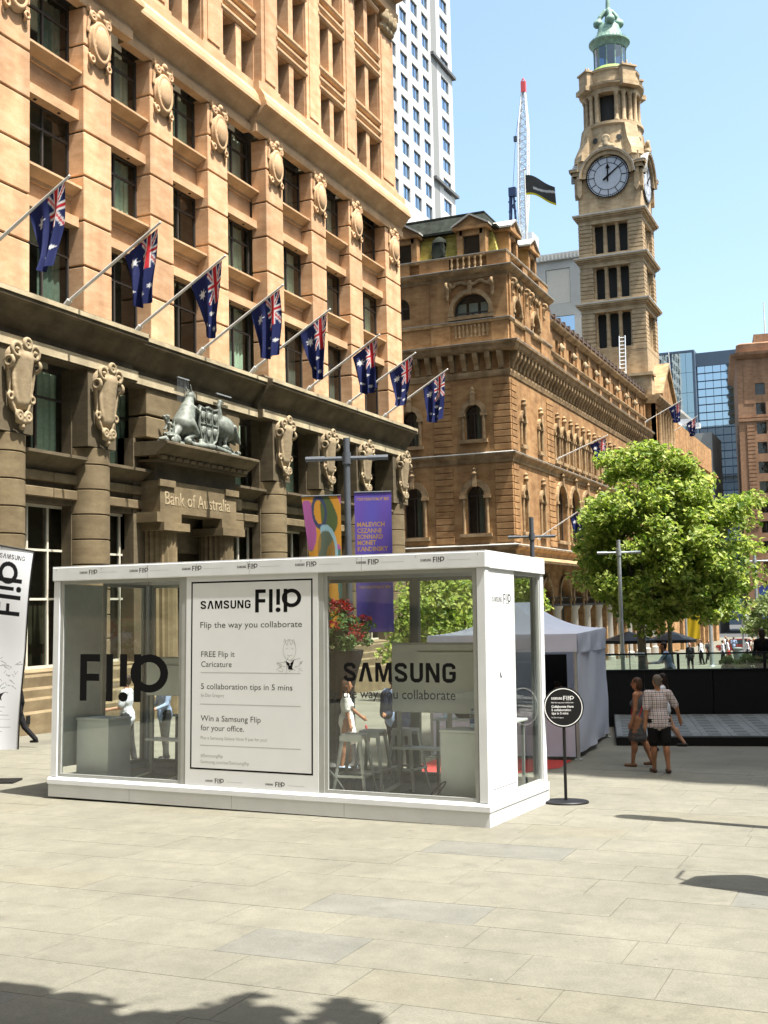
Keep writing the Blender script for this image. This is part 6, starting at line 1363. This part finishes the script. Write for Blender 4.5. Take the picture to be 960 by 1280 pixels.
def abstract(s_, q):
    a = math.sin(7*s_+3*q)+math.sin(9*q-4*s_)+.6*math.sin(17*s_*q+2); r_ = math.hypot(s_-.55, (q-.42)*1.6)
    if abs(r_-.30) < .035 and s_ > .4: return (.20, .32, .36)
    if r_ < .27: return (.22, .13, .035) if a > -.2 else (.08, .10, .07)
    if abs((s_-.42)**2/.03+(q-.12)**2/.012-1) < .35: return (.035, .045, .09)
    if a > 1.1: return (.28, .08, .22) if q < .4 else (.05, .12, .10)
    if a < -.9: return (.06, .085, .03)
    return (.42, .20, .025)
hang_banner(LB, -.95, -.14, 2.62, 5.42, abstract, 'multicoloured abstract painted banner on the street lamp', .32)
M0 = T(-11.3, 72, gz(72)); 
yb, yt_ = hang_banner(M0, 0, .75, 1.9, 4.3, lambda s_, q: (.62, .42, .02), 'yellow street banner below the leaves of the big tree'); m = MB(); m.cyl((-.05, 0, 0), (-.05, 0, 4.6), .06, n=8); add('banner_post', m, STEELL, yt_, M0)
M0 = T(-7.78, 78, gz(78)); hang_banner(M0, .12, .95, 2.9, 5.2, lambda s_, q: (.03+.3*max(0, .3-q), .12, .42), 'blue and red street banner at the right picture edge')
M0 = T(-10.78, 96, gz(96)-.03); gl = thing('globe_lamp', 'small post lamp with white globe far down the street', 'street lamp', M0); m = MB(); m.cyl((0, 0, 0), (0, 0, 3.3), .08, n=8); add('lamp_post', m, STEELL, gl, M0); m = MB(); m.lathe([(.0, -.35), (.25, -.25), (.36, 0), (.25, .25), (0, .36)], (.4, 0, 3.25), 16); m.cyl((0, 0, 3.2), (.4, 0, 2.95), .04, n=6); add('globe', m, WHITE, gl, M0)
M0 = T(-10.51, 90, gz(90)-.03); m = MB(); m.lathe([(.3, 0), (.34, .1), (.34, .95), (.38, 1.0), (.38, 1.05), (.2, 1.1)], n=16); m.lathe([(.345, .3), (.345, .34)], n=16); add('litter_bin', m, plain('grey_green_bin', (.16, .2, .19), .5), None, M0, label='grey green litter bin in the far crowd', cat='bin')
# ============================================================ trees and plants
def leaves(n_clump, per, cen, rad, size, mat, seed, spread=.75, flat=1.0, shell=.45, lower=-.75, name='crown'):
    rg = np.random.RandomState(seed); C = []
    while len(C) < n_clump:
        p = rg.uniform(-1, 1, 3); r_ = np.linalg.norm(p)
        if r_ > 1 or r_ < shell or p[2] < lower: continue
        C.append(p)
    C = np.array(C); nz = 1+.10*np.sin(C[:, :1]*5+seed)+.10*np.sin(C[:, 1:2]*7+C[:, 2:]*4)
    C = np.array(cen)+C*np.array(rad)*nz
    P = np.repeat(C, per, 0); cs = rg.uniform(.65, 1.25, len(C)).repeat(per)[:, None]
    d = rg.normal(0, 1, P.shape); d /= np.maximum(np.linalg.norm(d, axis=1, keepdims=True), 1e-6); d *= (rg.uniform(0, 1, (len(P), 1))**.45)*spread*cs; d[:, 2] *= .62; P = P+d
    nrm = rg.normal(0, .7, P.shape)+np.array([.25, -.1, .75])+d*.6; nrm /= np.linalg.norm(nrm, axis=1, keepdims=True)
    t = np.cross(nrm, rg.normal(0, 1, P.shape)); t /= np.linalg.norm(t, axis=1, keepdims=True); b = np.cross(nrm, t)
    s_ = rg.uniform(.5, 1.35, (len(P), 1))*size
    V = np.stack([P-t*s_*.5, P+b*s_*.36+nrm*s_*.10, P+t*s_*.55-nrm*s_*.12, P-b*s_*.36+nrm*s_*.10], 1).reshape(-1, 3)
    F = np.arange(len(V)).reshape(-1, 4); me = bpy.data.meshes.new(name); me.from_pydata(V.tolist(), [], F.tolist()); me.materials.append(mat); me.update(); return me, C
def tree(name, label, base, trunk_h, r0, cen, rad, clumps, per, size, mat, seed, group=None, limbs=9, spread=.75, shell=.45, lower=-.75):
    M0 = T(*base); t = thing(name, label, 'tree', M0, group); rr = random.Random(seed)
    me, C = leaves(clumps, per, cen, rad, size, mat, seed, spread, shell=shell, lower=lower); c = add('crown', me, None, t, I4)
    m = MB(); b = Vector(base); top = Vector((b.x+rr.uniform(-.2, .2), b.y, b.z+trunk_h)); m.tube([b, b.lerp(top, .4)+Vector((rr.uniform(-.1, .1), 0, 0)), top], [r0*1.15, r0*.9, r0*.7], 10); add('trunk', m, BARK, t, I4)
    for k in range(limbs):
        e = Vector(C[rr.randrange(len(C))].tolist()); mid = top.lerp(e, .5)+Vector((rr.uniform(-.3, .3), rr.uniform(-.3, .3), rr.uniform(0, .6))); st_ = b.lerp(top, rr.uniform(.75, 1.0)); m = MB(); m.tube([st_, st_.lerp(mid, .5)+Vector((0, 0, .15)), mid, e], [r0*.5, r0*.38, r0*.26, r0*.08], 7); add('limb', m, BARK, t, I4)
    return t
tree('plane_tree', 'big bright green plane tree in full sun in front of the post office', (-11.4, 58.6, gz(58.6)-.03), 3.4, .24, (-10.3, 58.6, 5.35), (4.35, 3.6, 4.5), 225, 175, .27, LEAF, 3, spread=1.0, limbs=14, shell=.4, lower=-.85)
tree('shade_tree', 'thin trunked tree in shade behind the big plane tree', (-10.87, 64, gz(64)-.03), 3.2, .14, (-10.2, 64.5, 3.9), (2.6, 2.4, 2.0), 60, 120, .26, LEAFD, 4)
tree('shade_tree', 'pale olive tree at the right picture edge behind the big plane tree', (-5.6, 74, gz(74)-.03), 3.0, .15, (-6.0, 73, 1.7), (1.8, 2.3, 1.9), 50, 130, .24, LEAFP, 5)
tree('street_tree', 'low leafy street tree seen through the kiosk glass beside the tent roof', (-14.6, 41.5, gz(41.5)-.03), 1.6, .13, (-14.6, 41.5, 2.2), (3.0, 2.2, 2.0), 60, 130, .22, LEAF, 6)
tree('street_tree', 'low leafy street tree beyond the bank corner seen through the kiosk glass', (-17.3, 44.5, gz(44.5)-.03), 1.6, .13, (-17.0, 44.5, 1.7), (1.9, 2.0, 1.9), 40, 130, .22, LEAF, 8)
cst = tree('camera_side_tree', 'street tree behind the viewpoint whose leaves shade the lower left pavement', (1.2, -.8, gz(-.8)), 5.5, .2, (-.9, 4.3, 9.2), (4.3, 1.9, 1.3), 96, 400, .27, LEAF, 9, spread=.7, limbs=5, shell=.1, lower=-.9)
for k_, (x_, y_) in enumerate(((.3, 6.75), (1.15, 6.6), (-.55, 6.6))):
    me, _ = leaves(3, 26, (x_, y_, 9.2), (.35, .22, .2), .24, LEAF, 50+k_, .22, shell=0, lower=-1); add('leaf_spray', me, None, cst, I4)
    m = MB(); m.tube([(-.2, 4.6, 9.0), ((x_-.2)/2, (y_+4.6)/2, 9.2), (x_, y_, 9.2)], [.05, .035, .015], 6); add('limb', m, BARK, cst, I4)
# flower planter behind the kiosk
M0 = T(-10.0, 21.0-.4, gz(20.6)) @ Matrix.Scale(1.12, 4); pl = thing('flower_planter', 'tall dark planter overflowing with red flowers behind the kiosk glass', 'planter', M0)
m = MB(); m.lathe([(.45, 0), (.47, .06), (.34, .2), (.26, .7), (.3, 1.2), (.42, 1.65), (.5, 1.9), (.52, 2.0), (.3, 2.0)], n=24); add('planter_pot', m, plain('dark_bronze_pot', (.03, .026, .024), .5), pl, M0)
me, _ = leaves(26, 90, (0, 0, 2.25), (.68, .68, .5), .09, LEAFD, 12, .22, shell=.2, lower=-1, name='foliage'); add('foliage', me, None, pl, M0)
me, _ = leaves(30, 30, (0, 0, 2.36), (.72, .72, .48), .07, FLOWER, 13, .16, shell=.7, lower=-.4, name='red_flowers'); add('red_flowers', me, None, pl, M0)
for k, (u, nm) in enumerate(((3.5, 'bushy green shrub behind the glass balustrade'), (4.3, 'smaller green shrub beside it behind the glass balustrade'))):
    M0 = BM @ T(u, 1.0, .45); me, _ = leaves(16, 70, (0, 0, .55), (.5, .4, .45), .16, LEAFP, 30+k, .25, shell=.1, lower=-1, name='shrub'); tag(add('shrub', me, None, None, M0), nm, 'shrub', 'shrubs behind the balustrade')
# ============================================================ people
def cmat(name, col, rough=.85): return MATS.get(name) or plain(name, col, rough, var=.12, scale=11, bump=0 if 'skin' in name else .9, spec=.25)
SKIN = [cmat('skin_fair', (.50, .27, .18), .6), cmat('skin_tan', (.36, .17, .095), .6), cmat('skin_mid', (.28, .14, .085), .6)]
HAIR = dict(dark=cmat('dark_brown_hair', (.025, .016, .012), .6), brown=cmat('brown_hair', (.07, .035, .02), .6), grey=cmat('grey_brown_hair', (.13, .105, .085), .7), fair=cmat('fair_hair', (.25, .16, .08), .6))
def plaid():
    m, nt, p = _mat('plaid_shirt_cloth'); p.inputs['Roughness'].default_value = .9
    tc = N(nt, 'ShaderNodeTexCoord'); sp = N(nt, 'ShaderNodeSeparateXYZ'); nt.links.new(tc.outputs['Object'], sp.inputs[0])
    def line(sock, per, wd, ph=0):
        a = N(nt, 'ShaderNodeMath', operation='MULTIPLY'); a.inputs[1].default_value = 1/per; nt.links.new(sock, a.inputs[0]); o_ = N(nt, 'ShaderNodeMath', operation='ADD'); o_.inputs[1].default_value = 10+ph; nt.links.new(a.outputs[0], o_.inputs[0])
        f = N(nt, 'ShaderNodeMath', operation='FRACT'); nt.links.new(o_.outputs[0], f.inputs[0]); l = N(nt, 'ShaderNodeMath', operation='LESS_THAN'); l.inputs[1].default_value = wd; nt.links.new(f.outputs[0], l.inputs[0]); return l
    c = None; base = (.60, .57, .56, 1)
    for sock, per, wd, ph, col in ((sp.outputs[0], .068, .24, 0, (.13, .10, .14, 1)), (sp.outputs[2], .068, .24, 0, (.13, .10, .14, 1)), (sp.outputs[0], .068, .15, .5, (.36, .16, .16, 1)), (sp.outputs[2], .068, .15, .5, (.36, .16, .16, 1))):
        l = line(sock, per, wd, ph); fac = N(nt, 'ShaderNodeMath', operation='MULTIPLY'); fac.inputs[1].default_value = .72; nt.links.new(l.outputs[0], fac.inputs[0])
        mx = N(nt, 'ShaderNodeMixRGB'); nt.links.new(fac.outputs[0], mx.inputs[0]); mx.inputs[2].default_value = col
        if c is None: mx.inputs[1].default_value = base
        else: nt.links.new(c.outputs[0], mx.inputs[1])
        c = mx
    nt.links.new(c.outputs[0], p.inputs['Base Color']); return m
PLAID = plaid()
def person(label, M0, h=1.72, top=None, bottom=None, shoes=None, skin=0, hair='brown', hstyle='short', legs=((0, 0), (0, 0)), arms=((0, 6, 8), (0, 6, 8)), sleeve='short', wear='trousers', lean=0, turn=0, female=False, res=.016, belly=0.0, group=None, hands=True, nod=0, untucked=False):
    """legs: (thigh swing, knee bend) degrees; arms: (forward swing, out, elbow bend); faces local +Y"""
    s = SDF(); SK, TP_, BT_, SH, HR = 0, 1, 2, 3, 4; k = h/1.75; sw = .165 if female else .195; hp = .095
    LL = []
    for (a, b) in legs:
        a, b = R(a), R(b); kn = Vector((0, .44*math.sin(a), -.44*math.cos(a))); an = kn+Vector((0, .41*math.sin(a-b), -.41*math.cos(a-b))); LL.append((kn, an))
    hz = max(-an.z for kn, an in LL)+.085; hz = min(hz, .95)
    P = lambda v: tuple(c*k for c in v)
    for sg, (kn, an) in zip((-1, 1), LL):
        hip = Vector((sg*hp, 0, hz)); K = hip+kn; A = hip+an
        lm = BT_ if wear == 'trousers' else SK; fat = 1.12 if wear == 'trousers' else 1.0
        s.cap(P(hip), P(K), .088*k*fat, .062*k*fat, lm, .02); s.cap(P(K), P(A), (.058 if lm == SK else .066)*k, (.036 if lm == SK else .058)*k, lm, .015)
        if lm == SK: s.ell(P(K.lerp(A, .3)+Vector((0, -.02, 0))), (.052*k, .056*k, .10*k), SK)
        if wear == 'shorts': s.cap(P(hip+Vector((sg*.01, 0, -.02))), P(hip.lerp(K, .86)), .112*k, .098*k, BT_, .01)
        fz = A.z-.05; pitch = .0
        s.cap(P((A.x, A.y-.045, max(.035, fz))), P((A.x+sg*.015, A.y+.14, max(.03, fz-.01))), .038*k, .034*k, SH, .01)
        if lm == BT_: pass
    if wear in ('skirt', 'dress'):
        for q in range(6): t = q/5; s.ell(P((0, .01*q, hz+.05-.42*t)), (.155*k+.02*t, .125*k+.05*t, .09*k), BT_ if wear == 'skirt' else TP_, k=.05)
    rot = Matrix.Rotation(R(-lean), 3, 'X') @ Matrix.Identity(3)
    def U(v): q = rot @ (Vector(v)-Vector((0, 0, .95))); return Vector((q.x, q.y, q.z+hz))      # upper body leans about the hips
    s.ell(P(U((0, 0, .96))), (.165*k, .118*k, .13*k), BT_ if wear != 'dress' else TP_)
    s.ell(P(U((0, .01+belly*.4, 1.1))), ((.145 if female else .16)*k+belly*.3, .112*k+belly, .14*k), TP_); s.ell(P(U((0, 0, 1.27))), ((.155 if female else .18)*k, .118*k, .19*k), TP_)
    if not female or sleeve != 'none': s.cap(P(U((0, 0, .92))), P(U((0, .0, 1.0))), .158*k, .15*k, TP_, .02)
    if untucked:
        for q in range(6): s.ell(P(U((0, .005, 1.08-.045*q))), ((.18+.011*q)*k, (.14+.004*q)*k, .05*k), TP_, k=.02)
    if female: 
        for sg in (-1, 1): s.ell(P(U((sg*.07, .10, 1.25))), (.06*k, .05*k, .06*k), TP_)
    s.cap(P(U((-sw+.04, 0, 1.42))), P(U((sw-.04, 0, 1.42))), .07*k, .07*k, TP_ if sleeve != 'none' else SK); s.cap(P(U((0, -.01, 1.42))), P(U((0, .01, 1.52))), .056*k, .05*k, SK, .02)
    for sg, (a, o_, e) in zip((-1, 1), arms):
        a, o_, e = R(a), R(o_), R(e); d1 = Vector((sg*math.sin(o_), math.sin(a)*math.cos(o_), -math.cos(a)*math.cos(o_))); d2 = Vector((sg*math.sin(o_)*.6, math.sin(a+e)*math.cos(o_), -math.cos(a+e)*math.cos(o_))).normalized()
        S = U((sg*sw, 0, 1.42)); El = S+d1*.285; Wr = El+d2*.245; am = TP_ if sleeve == 'long' else SK
        s.cap(P(S), P(El), .052*k*(1.15 if am else 1), .042*k*(1.15 if am else 1), am, .015); s.cap(P(El), P(Wr), .041*k*(1.15 if am else 1), .028*k*(1.2 if am else 1), am, .012)
        if sleeve == 'short': s.cap(P(S), P(S+d1*.23), .072*k, .068*k, TP_, .012)
        side = d2.cross(Vector((1, 0, 0))).normalized(); pc = Wr+d2*.05; s.cap(P(Wr), P(pc+d2*.02), .03*k, .034*k, SK, .015)
        if hands:
            for f, ln in zip((-.027, -.009, .009, .026), (.07, .085, .08, .062)):
                b0 = pc+d2*.03+side*f; b1 = b0+d2*ln*.55; b2 = b1+(d2*.8+Vector((-sg*.5, .1, 0))).normalized()*ln*.5; s.cap(P(b0), P(b1), .0095*k, .009*k, SK, .006); s.cap(P(b1), P(b2), .009*k, .008*k, SK, .006)
            b0 = Wr+d2*.03-side*.02; b1 = b0+(d2*.7-side*.7).normalized()*.045; s.cap(P(b0), P(b1), .011*k, .01*k, SK, .008); s.cap(P(b1), P(b1+d2*.03), .01*k, .008*k, SK, .006)
    hr = Matrix.Rotation(R(turn), 3, 'Z') @ Matrix.Rotation(R(-nod), 3, 'X'); hc = U((0, .02, 1.635))
    def Hh(v): return P(hc+hr @ Vector(v))
    s.ell(Hh((0, 0, .01)), (.073*k, .09*k, .108*k), SK, k=.01); s.ell(Hh((0, .035, -.06)), (.05*k, .05*k, .05*k), SK); s.cap(Hh((0, .088, .01)), Hh((0, .108, -.025)), .011*k, .016*k, SK, .01)
    for sg in (-1, 1): s.ell(Hh((sg*.074, -.005, -.005)), (.012*k, .022*k, .03*k), SK, k=.006)
    s.cap(Hh((-.02, .088, -.062)), Hh((.02, .088, -.062)), .008*k, .008*k, SK, .008)
    s.ell(Hh((0, -.022, .045)), (.082*k, .092*k, .085*k), HR, k=.006)
    if hstyle == 'short': s.ell(Hh((0, -.05, .0)), (.07*k, .055*k, .08*k), HR, k=.006)
    if hstyle in ('bob', 'long'): s.ell(Hh((0, -.055, -.02)), (.085*k, .065*k, .12*k), HR, k=.01)
    if hstyle == 'long': s.cap(Hh((0, -.07, -.05)), Hh((0, -.10, -.22)), .065*k, .05*k, HR, .02)
    if hstyle == 'bun': s.ell(Hh((0, -.09, .08)), (.045*k, .045*k, .045*k), HR)
    me = s.mesh('body', [SKIN[skin], top, bottom, shoes, HAIR[hair]], res, .03)
    root = add('person', me, None, None, M0); tag(root, label, 'person', group)
    return root, (lambda v: M0 @ Vector(P(U(v)))), (lambda v: M0 @ Vector(Hh(v)))
def PM(x, y, yaw, z=None): return T(x, y, (gz(y) if z is None else z)) @ RZ(yaw)
BLK = cmat('black_cloth', (.006, .006, .007)); WSH = cmat('white_shirt_cloth', (.66, .68, .74)); GRT = cmat('grey_trouser_cloth', (.024, .025, .027)); BRS = cmat('brown_leather', (.10, .05, .03), .5); BLS = cmat('black_leather', (.015, .014, .014), .4); GRY = cmat('grey_vest_cloth', (.10, .10, .105)); LBL = cmat('light_blue_shirt', (.26, .34, .50)); NVY = cmat('navy_cloth', (.01, .014, .03)); TANL = cmat('tan_sandal', (.22, .12, .07), .6); CREAM = cmat('cream_cloth', (.55, .5, .4)); REDC = cmat('red_cloth', (.4, .03, .03)); DKB = cmat('dark_olive_trousers', (.018, .016, .012))
# the three walkers; -X is to the left of the picture
hd = R(58)      # walking direction: away and to the left
person('man in checked shirt and black shorts walking away with open hand', PM(-3.95, 21.5, R(28)), 1.76, PLAID, BLK, BRS, 1, 'grey', 'short', ((6, 4), (-8, 6)), ((-6, 8, 10), (4, 30, 16)), 'short', 'shorts', belly=.02, res=.0125, untucked=True)
pw, uf, hf = person('woman in grey sleeveless top with sunglasses walking beside the checked shirt man', PM(-4.48, 22.35, R(86)), 1.68, GRY, GRY, TANL, 1, 'brown', 'bob', ((10, 4), (-8, 12)), ((2, 6, 16), (0, 6, 20)), 'none', 'skirt', female=True, res=.0125)
m = MB(); c = hf((0, .098, .018)); f_ = (hf((0, 1, .018))-hf((0, 0, .018))).normalized(); sd_ = f_.cross(Vector((0, 0, 1)))
for sg in (-1, 1): m.lathe([(0, -.006), (.026, -.003), (.026, .003), (0, .006)], tuple(c+sd_*sg*.032), 12); m.tube([c+sd_*sg*.055, c+sd_*sg*.075-f_*.1], .005, 5)
m.tube([c-sd_*.06, c+sd_*.06], .007, 5); add('sunglasses', m, BLACKM, pw, I4)
m = MB(); a = [uf((.13, .02, 1.475)), uf((.0, -.125, 1.33)), uf((-.15, -.06, 1.02)), uf((-.16, .06, .98))]; m.tube(a, .014, 6); m.tube([uf((.13, .02, 1.475)), uf((.05, .12, 1.3)), uf((-.14, .10, 1.02))], .014, 6); add('red_bag_strap', m, REDC, pw, I4)
person('woman in white shirt and black skirt walking left behind the checked shirt man', PM(-4.55, 25.4, R(92)), 1.66, WSH, BLK, BLS, 0, 'dark', 'long', ((16, 4), (-22, 14)), ((12, 8, 30), (-10, 8, 14)), 'long', 'skirt', female=True, res=.0135)
# in and behind the kiosk
person('man in white shirt and grey trousers standing behind the left kiosk pane', PM(-14.15, 19.6, R(110)), 1.80, WSH, GRT, BLS, 0, 'dark', 'short', ((5, 2), (-6, 4)), ((12, 8, 70), (2, 6, 10)), 'short', 'trousers', res=.018)
person('man in light blue shirt and dark trousers behind the left kiosk pane', PM(-14.0, 20.7, R(150)), 1.78, LBL, GRT, BLS, 0, 'grey', 'short', ((3, 2), (-4, 3)), ((14, 8, 60), (12, 6, 60)), 'long', 'trousers', res=.02)
pw, uf, hf = person('woman in white dress holding a red bag behind the lettering pane', PM(-9.62, 20.3, R(-60)), 1.70, cmat('white_dress_cloth', (.72, .7, .66)), WSH, cmat('pale_blue_shoe', (.35, .45, .6)), 1, 'brown', 'long', ((4, 2), (-6, 3)), ((25, 12, 25), (0, 6, 10)), 'short', 'dress', female=True, res=.017)
m = MB(); c = uf((-.22, .42, .80)); s = SDF(); s.ell((0, 0, -.24), (.06, .05, .10)); s.cap((-.02, 0, .02), (.02, 0, -.16), .02, .025); add('red_bag', s.mesh('red_bag', [REDC], .015, .03), None, None, T(*c), label='small red drawstring bag hanging from the hand of the woman in white', cat='bag')
pw, uf, hf = person('man in pale blue shirt with a dark backpack behind the lettering pane', PM(-8.9, 20.9, R(-20)), 1.78, LBL, BLK, BLS, 0, 'dark', 'short', ((6, 3), (-8, 5)), ((0, 8, 14), (6, 8, 20)), 'long', 'trousers', res=.02)
s = SDF(); s.cap((0, -.2, 1.05), (0, -.19, 1.38), .13, .11); add('backpack', s.mesh('backpack', [NVY], .03, .04), None, pw, WM[pw.name])
person('man in dark olive trousers standing behind the large display board', PM(-7.92, 19.05, R(190), gz(19.05)), 1.80, NVY, DKB, BRS, 1, 'dark', 'short', ((3, 1), (-3, 1)), ((10, 8, 80), (10, 8, 80)), 'long', 'trousers', res=.02)
person('dark clothed woman with hair bun bending over inside the tent', PM(-6.95, 24.3, R(-62)), 1.62, BLK, BLK, BLS, 2, 'dark', 'bun', ((0, 0), (0, 0)), ((40, 6, 40), (40, 6, 40)), 'long', 'trousers', lean=38, female=True, res=.02, nod=20)
person('man in light blue shirt seated on the terrace behind the glass', BM @ T(1.75, 1.2, .51) @ RZ(R(80)), 1.72, LBL, GRT, BLS, 1, 'dark', 'short', ((82, 85), (78, 82)), ((35, 10, 50), (30, 10, 55)), 'long', 'trousers', lean=14, res=.025)
person('person all in black standing at the right picture edge behind the balustrade', BM @ T(4.15, 1.0, .45) @ RZ(R(20)), 1.74, BLK, BLK, BLS, 0, 'dark', 'long', ((2, 1), (-3, 2)), ((5, 8, 20), (10, 8, 40)), 'long', 'dress', female=True, res=.025)
person('walker in dark trousers and black shoes half hidden by the upright banner', PM(-18.95, 21.9, R(100)), 1.7, BLK, BLK, BLS, 0, 'dark', 'short', ((24, 6), (-24, 22)), ((10, 6, 20), (-10, 6, 20)), 'long', 'trousers', res=.025)
# far crowd
rr = random.Random(77)
crowd = [(-12.29, 84, WSH, BLK, 'in white shirt and black trousers, leftmost pair of the far crowd', 'short'), (-12.08, 86, GRT, GRT, 'all in dark grey beside the far white shirt', 'short'), (-10.83, 84, WSH, NVY, 'in white shirt and navy trousers nearest the far lamp post', 'short'), (-11.5, 92, WSH, REDC, 'in white shirt and red skirt in the far crowd', 'long'), (-14.15, 112, WSH, BLK, 'small in white and black far away near the parked cars', 'short'), (-12.95, 108, LBL, NVY, 'small in blue far away in front of the red car', 'short'), (-9.66, 88, WSH, GRT, 'in white with grey trousers right of the litter bin', 'short'), (-9.58, 92, CREAM, NVY, 'in cream top close to the blue banner post', 'long'), (-8.33, 84, REDC, GRT, 'in red top near the right picture edge', 'long'), (-8.47, 90, WSH, BLK, 'in white shirt at the far right of the crowd', 'short'), (-10.88, 70, GRT, BLK, 'in grey below the yellow banner', 'short'), (-18.56, 78, BLK, NVY, 'in black by the post office arcade', 'short'), (-18.2, 79.5, GRY, BLK, 'in grey by the post office arcade, right of the one in black', 'bob'), (-12.9, 88, NVY, GRT, 'in navy left of the far lamp post', 'short'), (-13.4, 96, CREAM, BLK, 'in cream far off below the leaves', 'bob')]
for k, (x, y, tp, bt, lb, hs) in enumerate(crowd):
    sw_ = rr.choice((1, -1))*rr.uniform(6, 20)
    person('pedestrian ' + lb, PM(x, y, rr.uniform(0, 6.28), gz(y)-.03), rr.uniform(1.62, 1.82), tp, bt, BLS, rr.randrange(3), rr.choice(('dark', 'brown', 'fair')), hs, ((sw_, 5), (-sw_, 12)), ((-sw_*.7, 7, 12), (sw_*.7, 7, 18)), 'long' if rr.random() < .6 else 'short', 'trousers' if tp is not REDC and bt is not REDC else 'skirt', res=.035, hands=False, group='pedestrians in the far crowd')
# ============================================================ vehicles far down the street
TYRE = plain('tyre_rubber', (.02, .02, .02), .8); CARG = plain('car_window_glass', (.02, .03, .035), .08)
def car(x, y, yaw, paint, label):
    M0 = T(x, y, gz(y)-.03) @ RZ(yaw); t = thing('parked_car', label, 'car', M0, 'cars at the far end of the street')
    m = MB(); pr = [(-2.1, .35), (-2.15, .6), (-2.05, .85), (-1.35, .92), (-.75, 1.42), (.75, 1.45), (1.55, .98), (2.1, .92), (2.15, .55), (2.1, .35)]
    def ring_(w_): return [m.pt((px_, w_*(1-.16*max(0, (pz_-.9)/.55)), pz_)) for px_, pz_ in pr]
    a, b = ring_(-.86), ring_(.86); n = len(pr)
    for i in range(n): m.face((a[i], a[(i+1) % n], b[(i+1) % n], b[i]))
    m.face(a[::-1]); m.face(b); add('body', m, paint, t, M0)
    for sg in (-1, 1): m = MB(); q = [(-1.15, .96), (-.7, 1.36), (.7, 1.38), (1.3, .98)]; m.poly([(px_, sg*(.86*(1-.16*max(0, (pz_-.9)/.55))+.006), pz_) for px_, pz_ in (q if sg < 0 else q[::-1])]); add('side_window', m, CARG, t, M0)
    for x0, z0, x1, z1 in ((-1.33, .95, -.8, 1.4), (.82, 1.42, 1.5, 1.0)): m = MB(); e = -.008 if x0 < 0 else .008; m.poly([(x0+e, -.72, z0+.01), (x0+e, .72, z0+.01), (x1+e, .66, z1+.01), (x1+e, -.66, z1+.01)]); add('windscreen', m, CARG, t, M0)
    for sx in (-1.3, 1.3):
        for sg in (-1, 1): m = MB(); m.cyl((sx, sg*.74, .32), (sx, sg*.89, .32), .32, n=16); w_ = add('wheel', m, TYRE, t, M0); m = MB(); m.cyl((sx, sg*.885, .32), (sx, sg*.9, .32), .18, n=12); add('rim', m, STEELL, w_, M0)
    for sg in (-1, 1): m = MB(); m.box(2.1, 2.16, sg*.62-.16, sg*.62+.16, .62, .78); add('headlight', m, WHITE, t, M0); m = MB(); m.box(-2.17, -2.1, sg*.62-.16, sg*.62+.16, .66, .8); add('tail_light', m, REDC, t, M0)
car(-13.6, 118, R(15), plain('dark_red_car_paint', (.16, .012, .014), .25, coat=.6), 'dark red car crossing at the far end of the street'); car(-10.6, 121, R(12), plain('black_car_paint', (.02, .02, .022), .25, coat=.6), 'black car behind the red one at the far end of the street')
# black market awnings beyond the balustrade
def awning(x, y, wd, label):
    M0 = T(x, y, gz(y)-.03); t = thing('market_umbrella', label, 'umbrella', M0, 'black market umbrellas'); m = MB(); m.cyl((0, 0, 0), (0, 0, 2.3), .03, n=8); add('umbrella_pole', m, STEEL, t, M0)
    m = MB(); n = 8; top_ = m.pt((0, 0, 2.45)); rg = [m.pt((wd*math.cos(2*math.pi*i/n), wd*math.sin(2*math.pi*i/n), 1.95)) for i in range(n)]; lo_ = [m.pt((wd*math.cos(2*math.pi*i/n), wd*math.sin(2*math.pi*i/n), 1.78)) for i in range(n)]
    for i in range(n): m.face((rg[i], rg[(i+1) % n], top_)); m.face((lo_[i], lo_[(i+1) % n], rg[(i+1) % n], rg[i]))
    add('umbrella_canopy', m, BLACKM, t, M0)
awning(-13.6, 66, 1.5, 'black market umbrella left of the thin tree trunk'); awning(-11.5, 67.5, 1.4, 'black market umbrella right of the thin tree trunk')
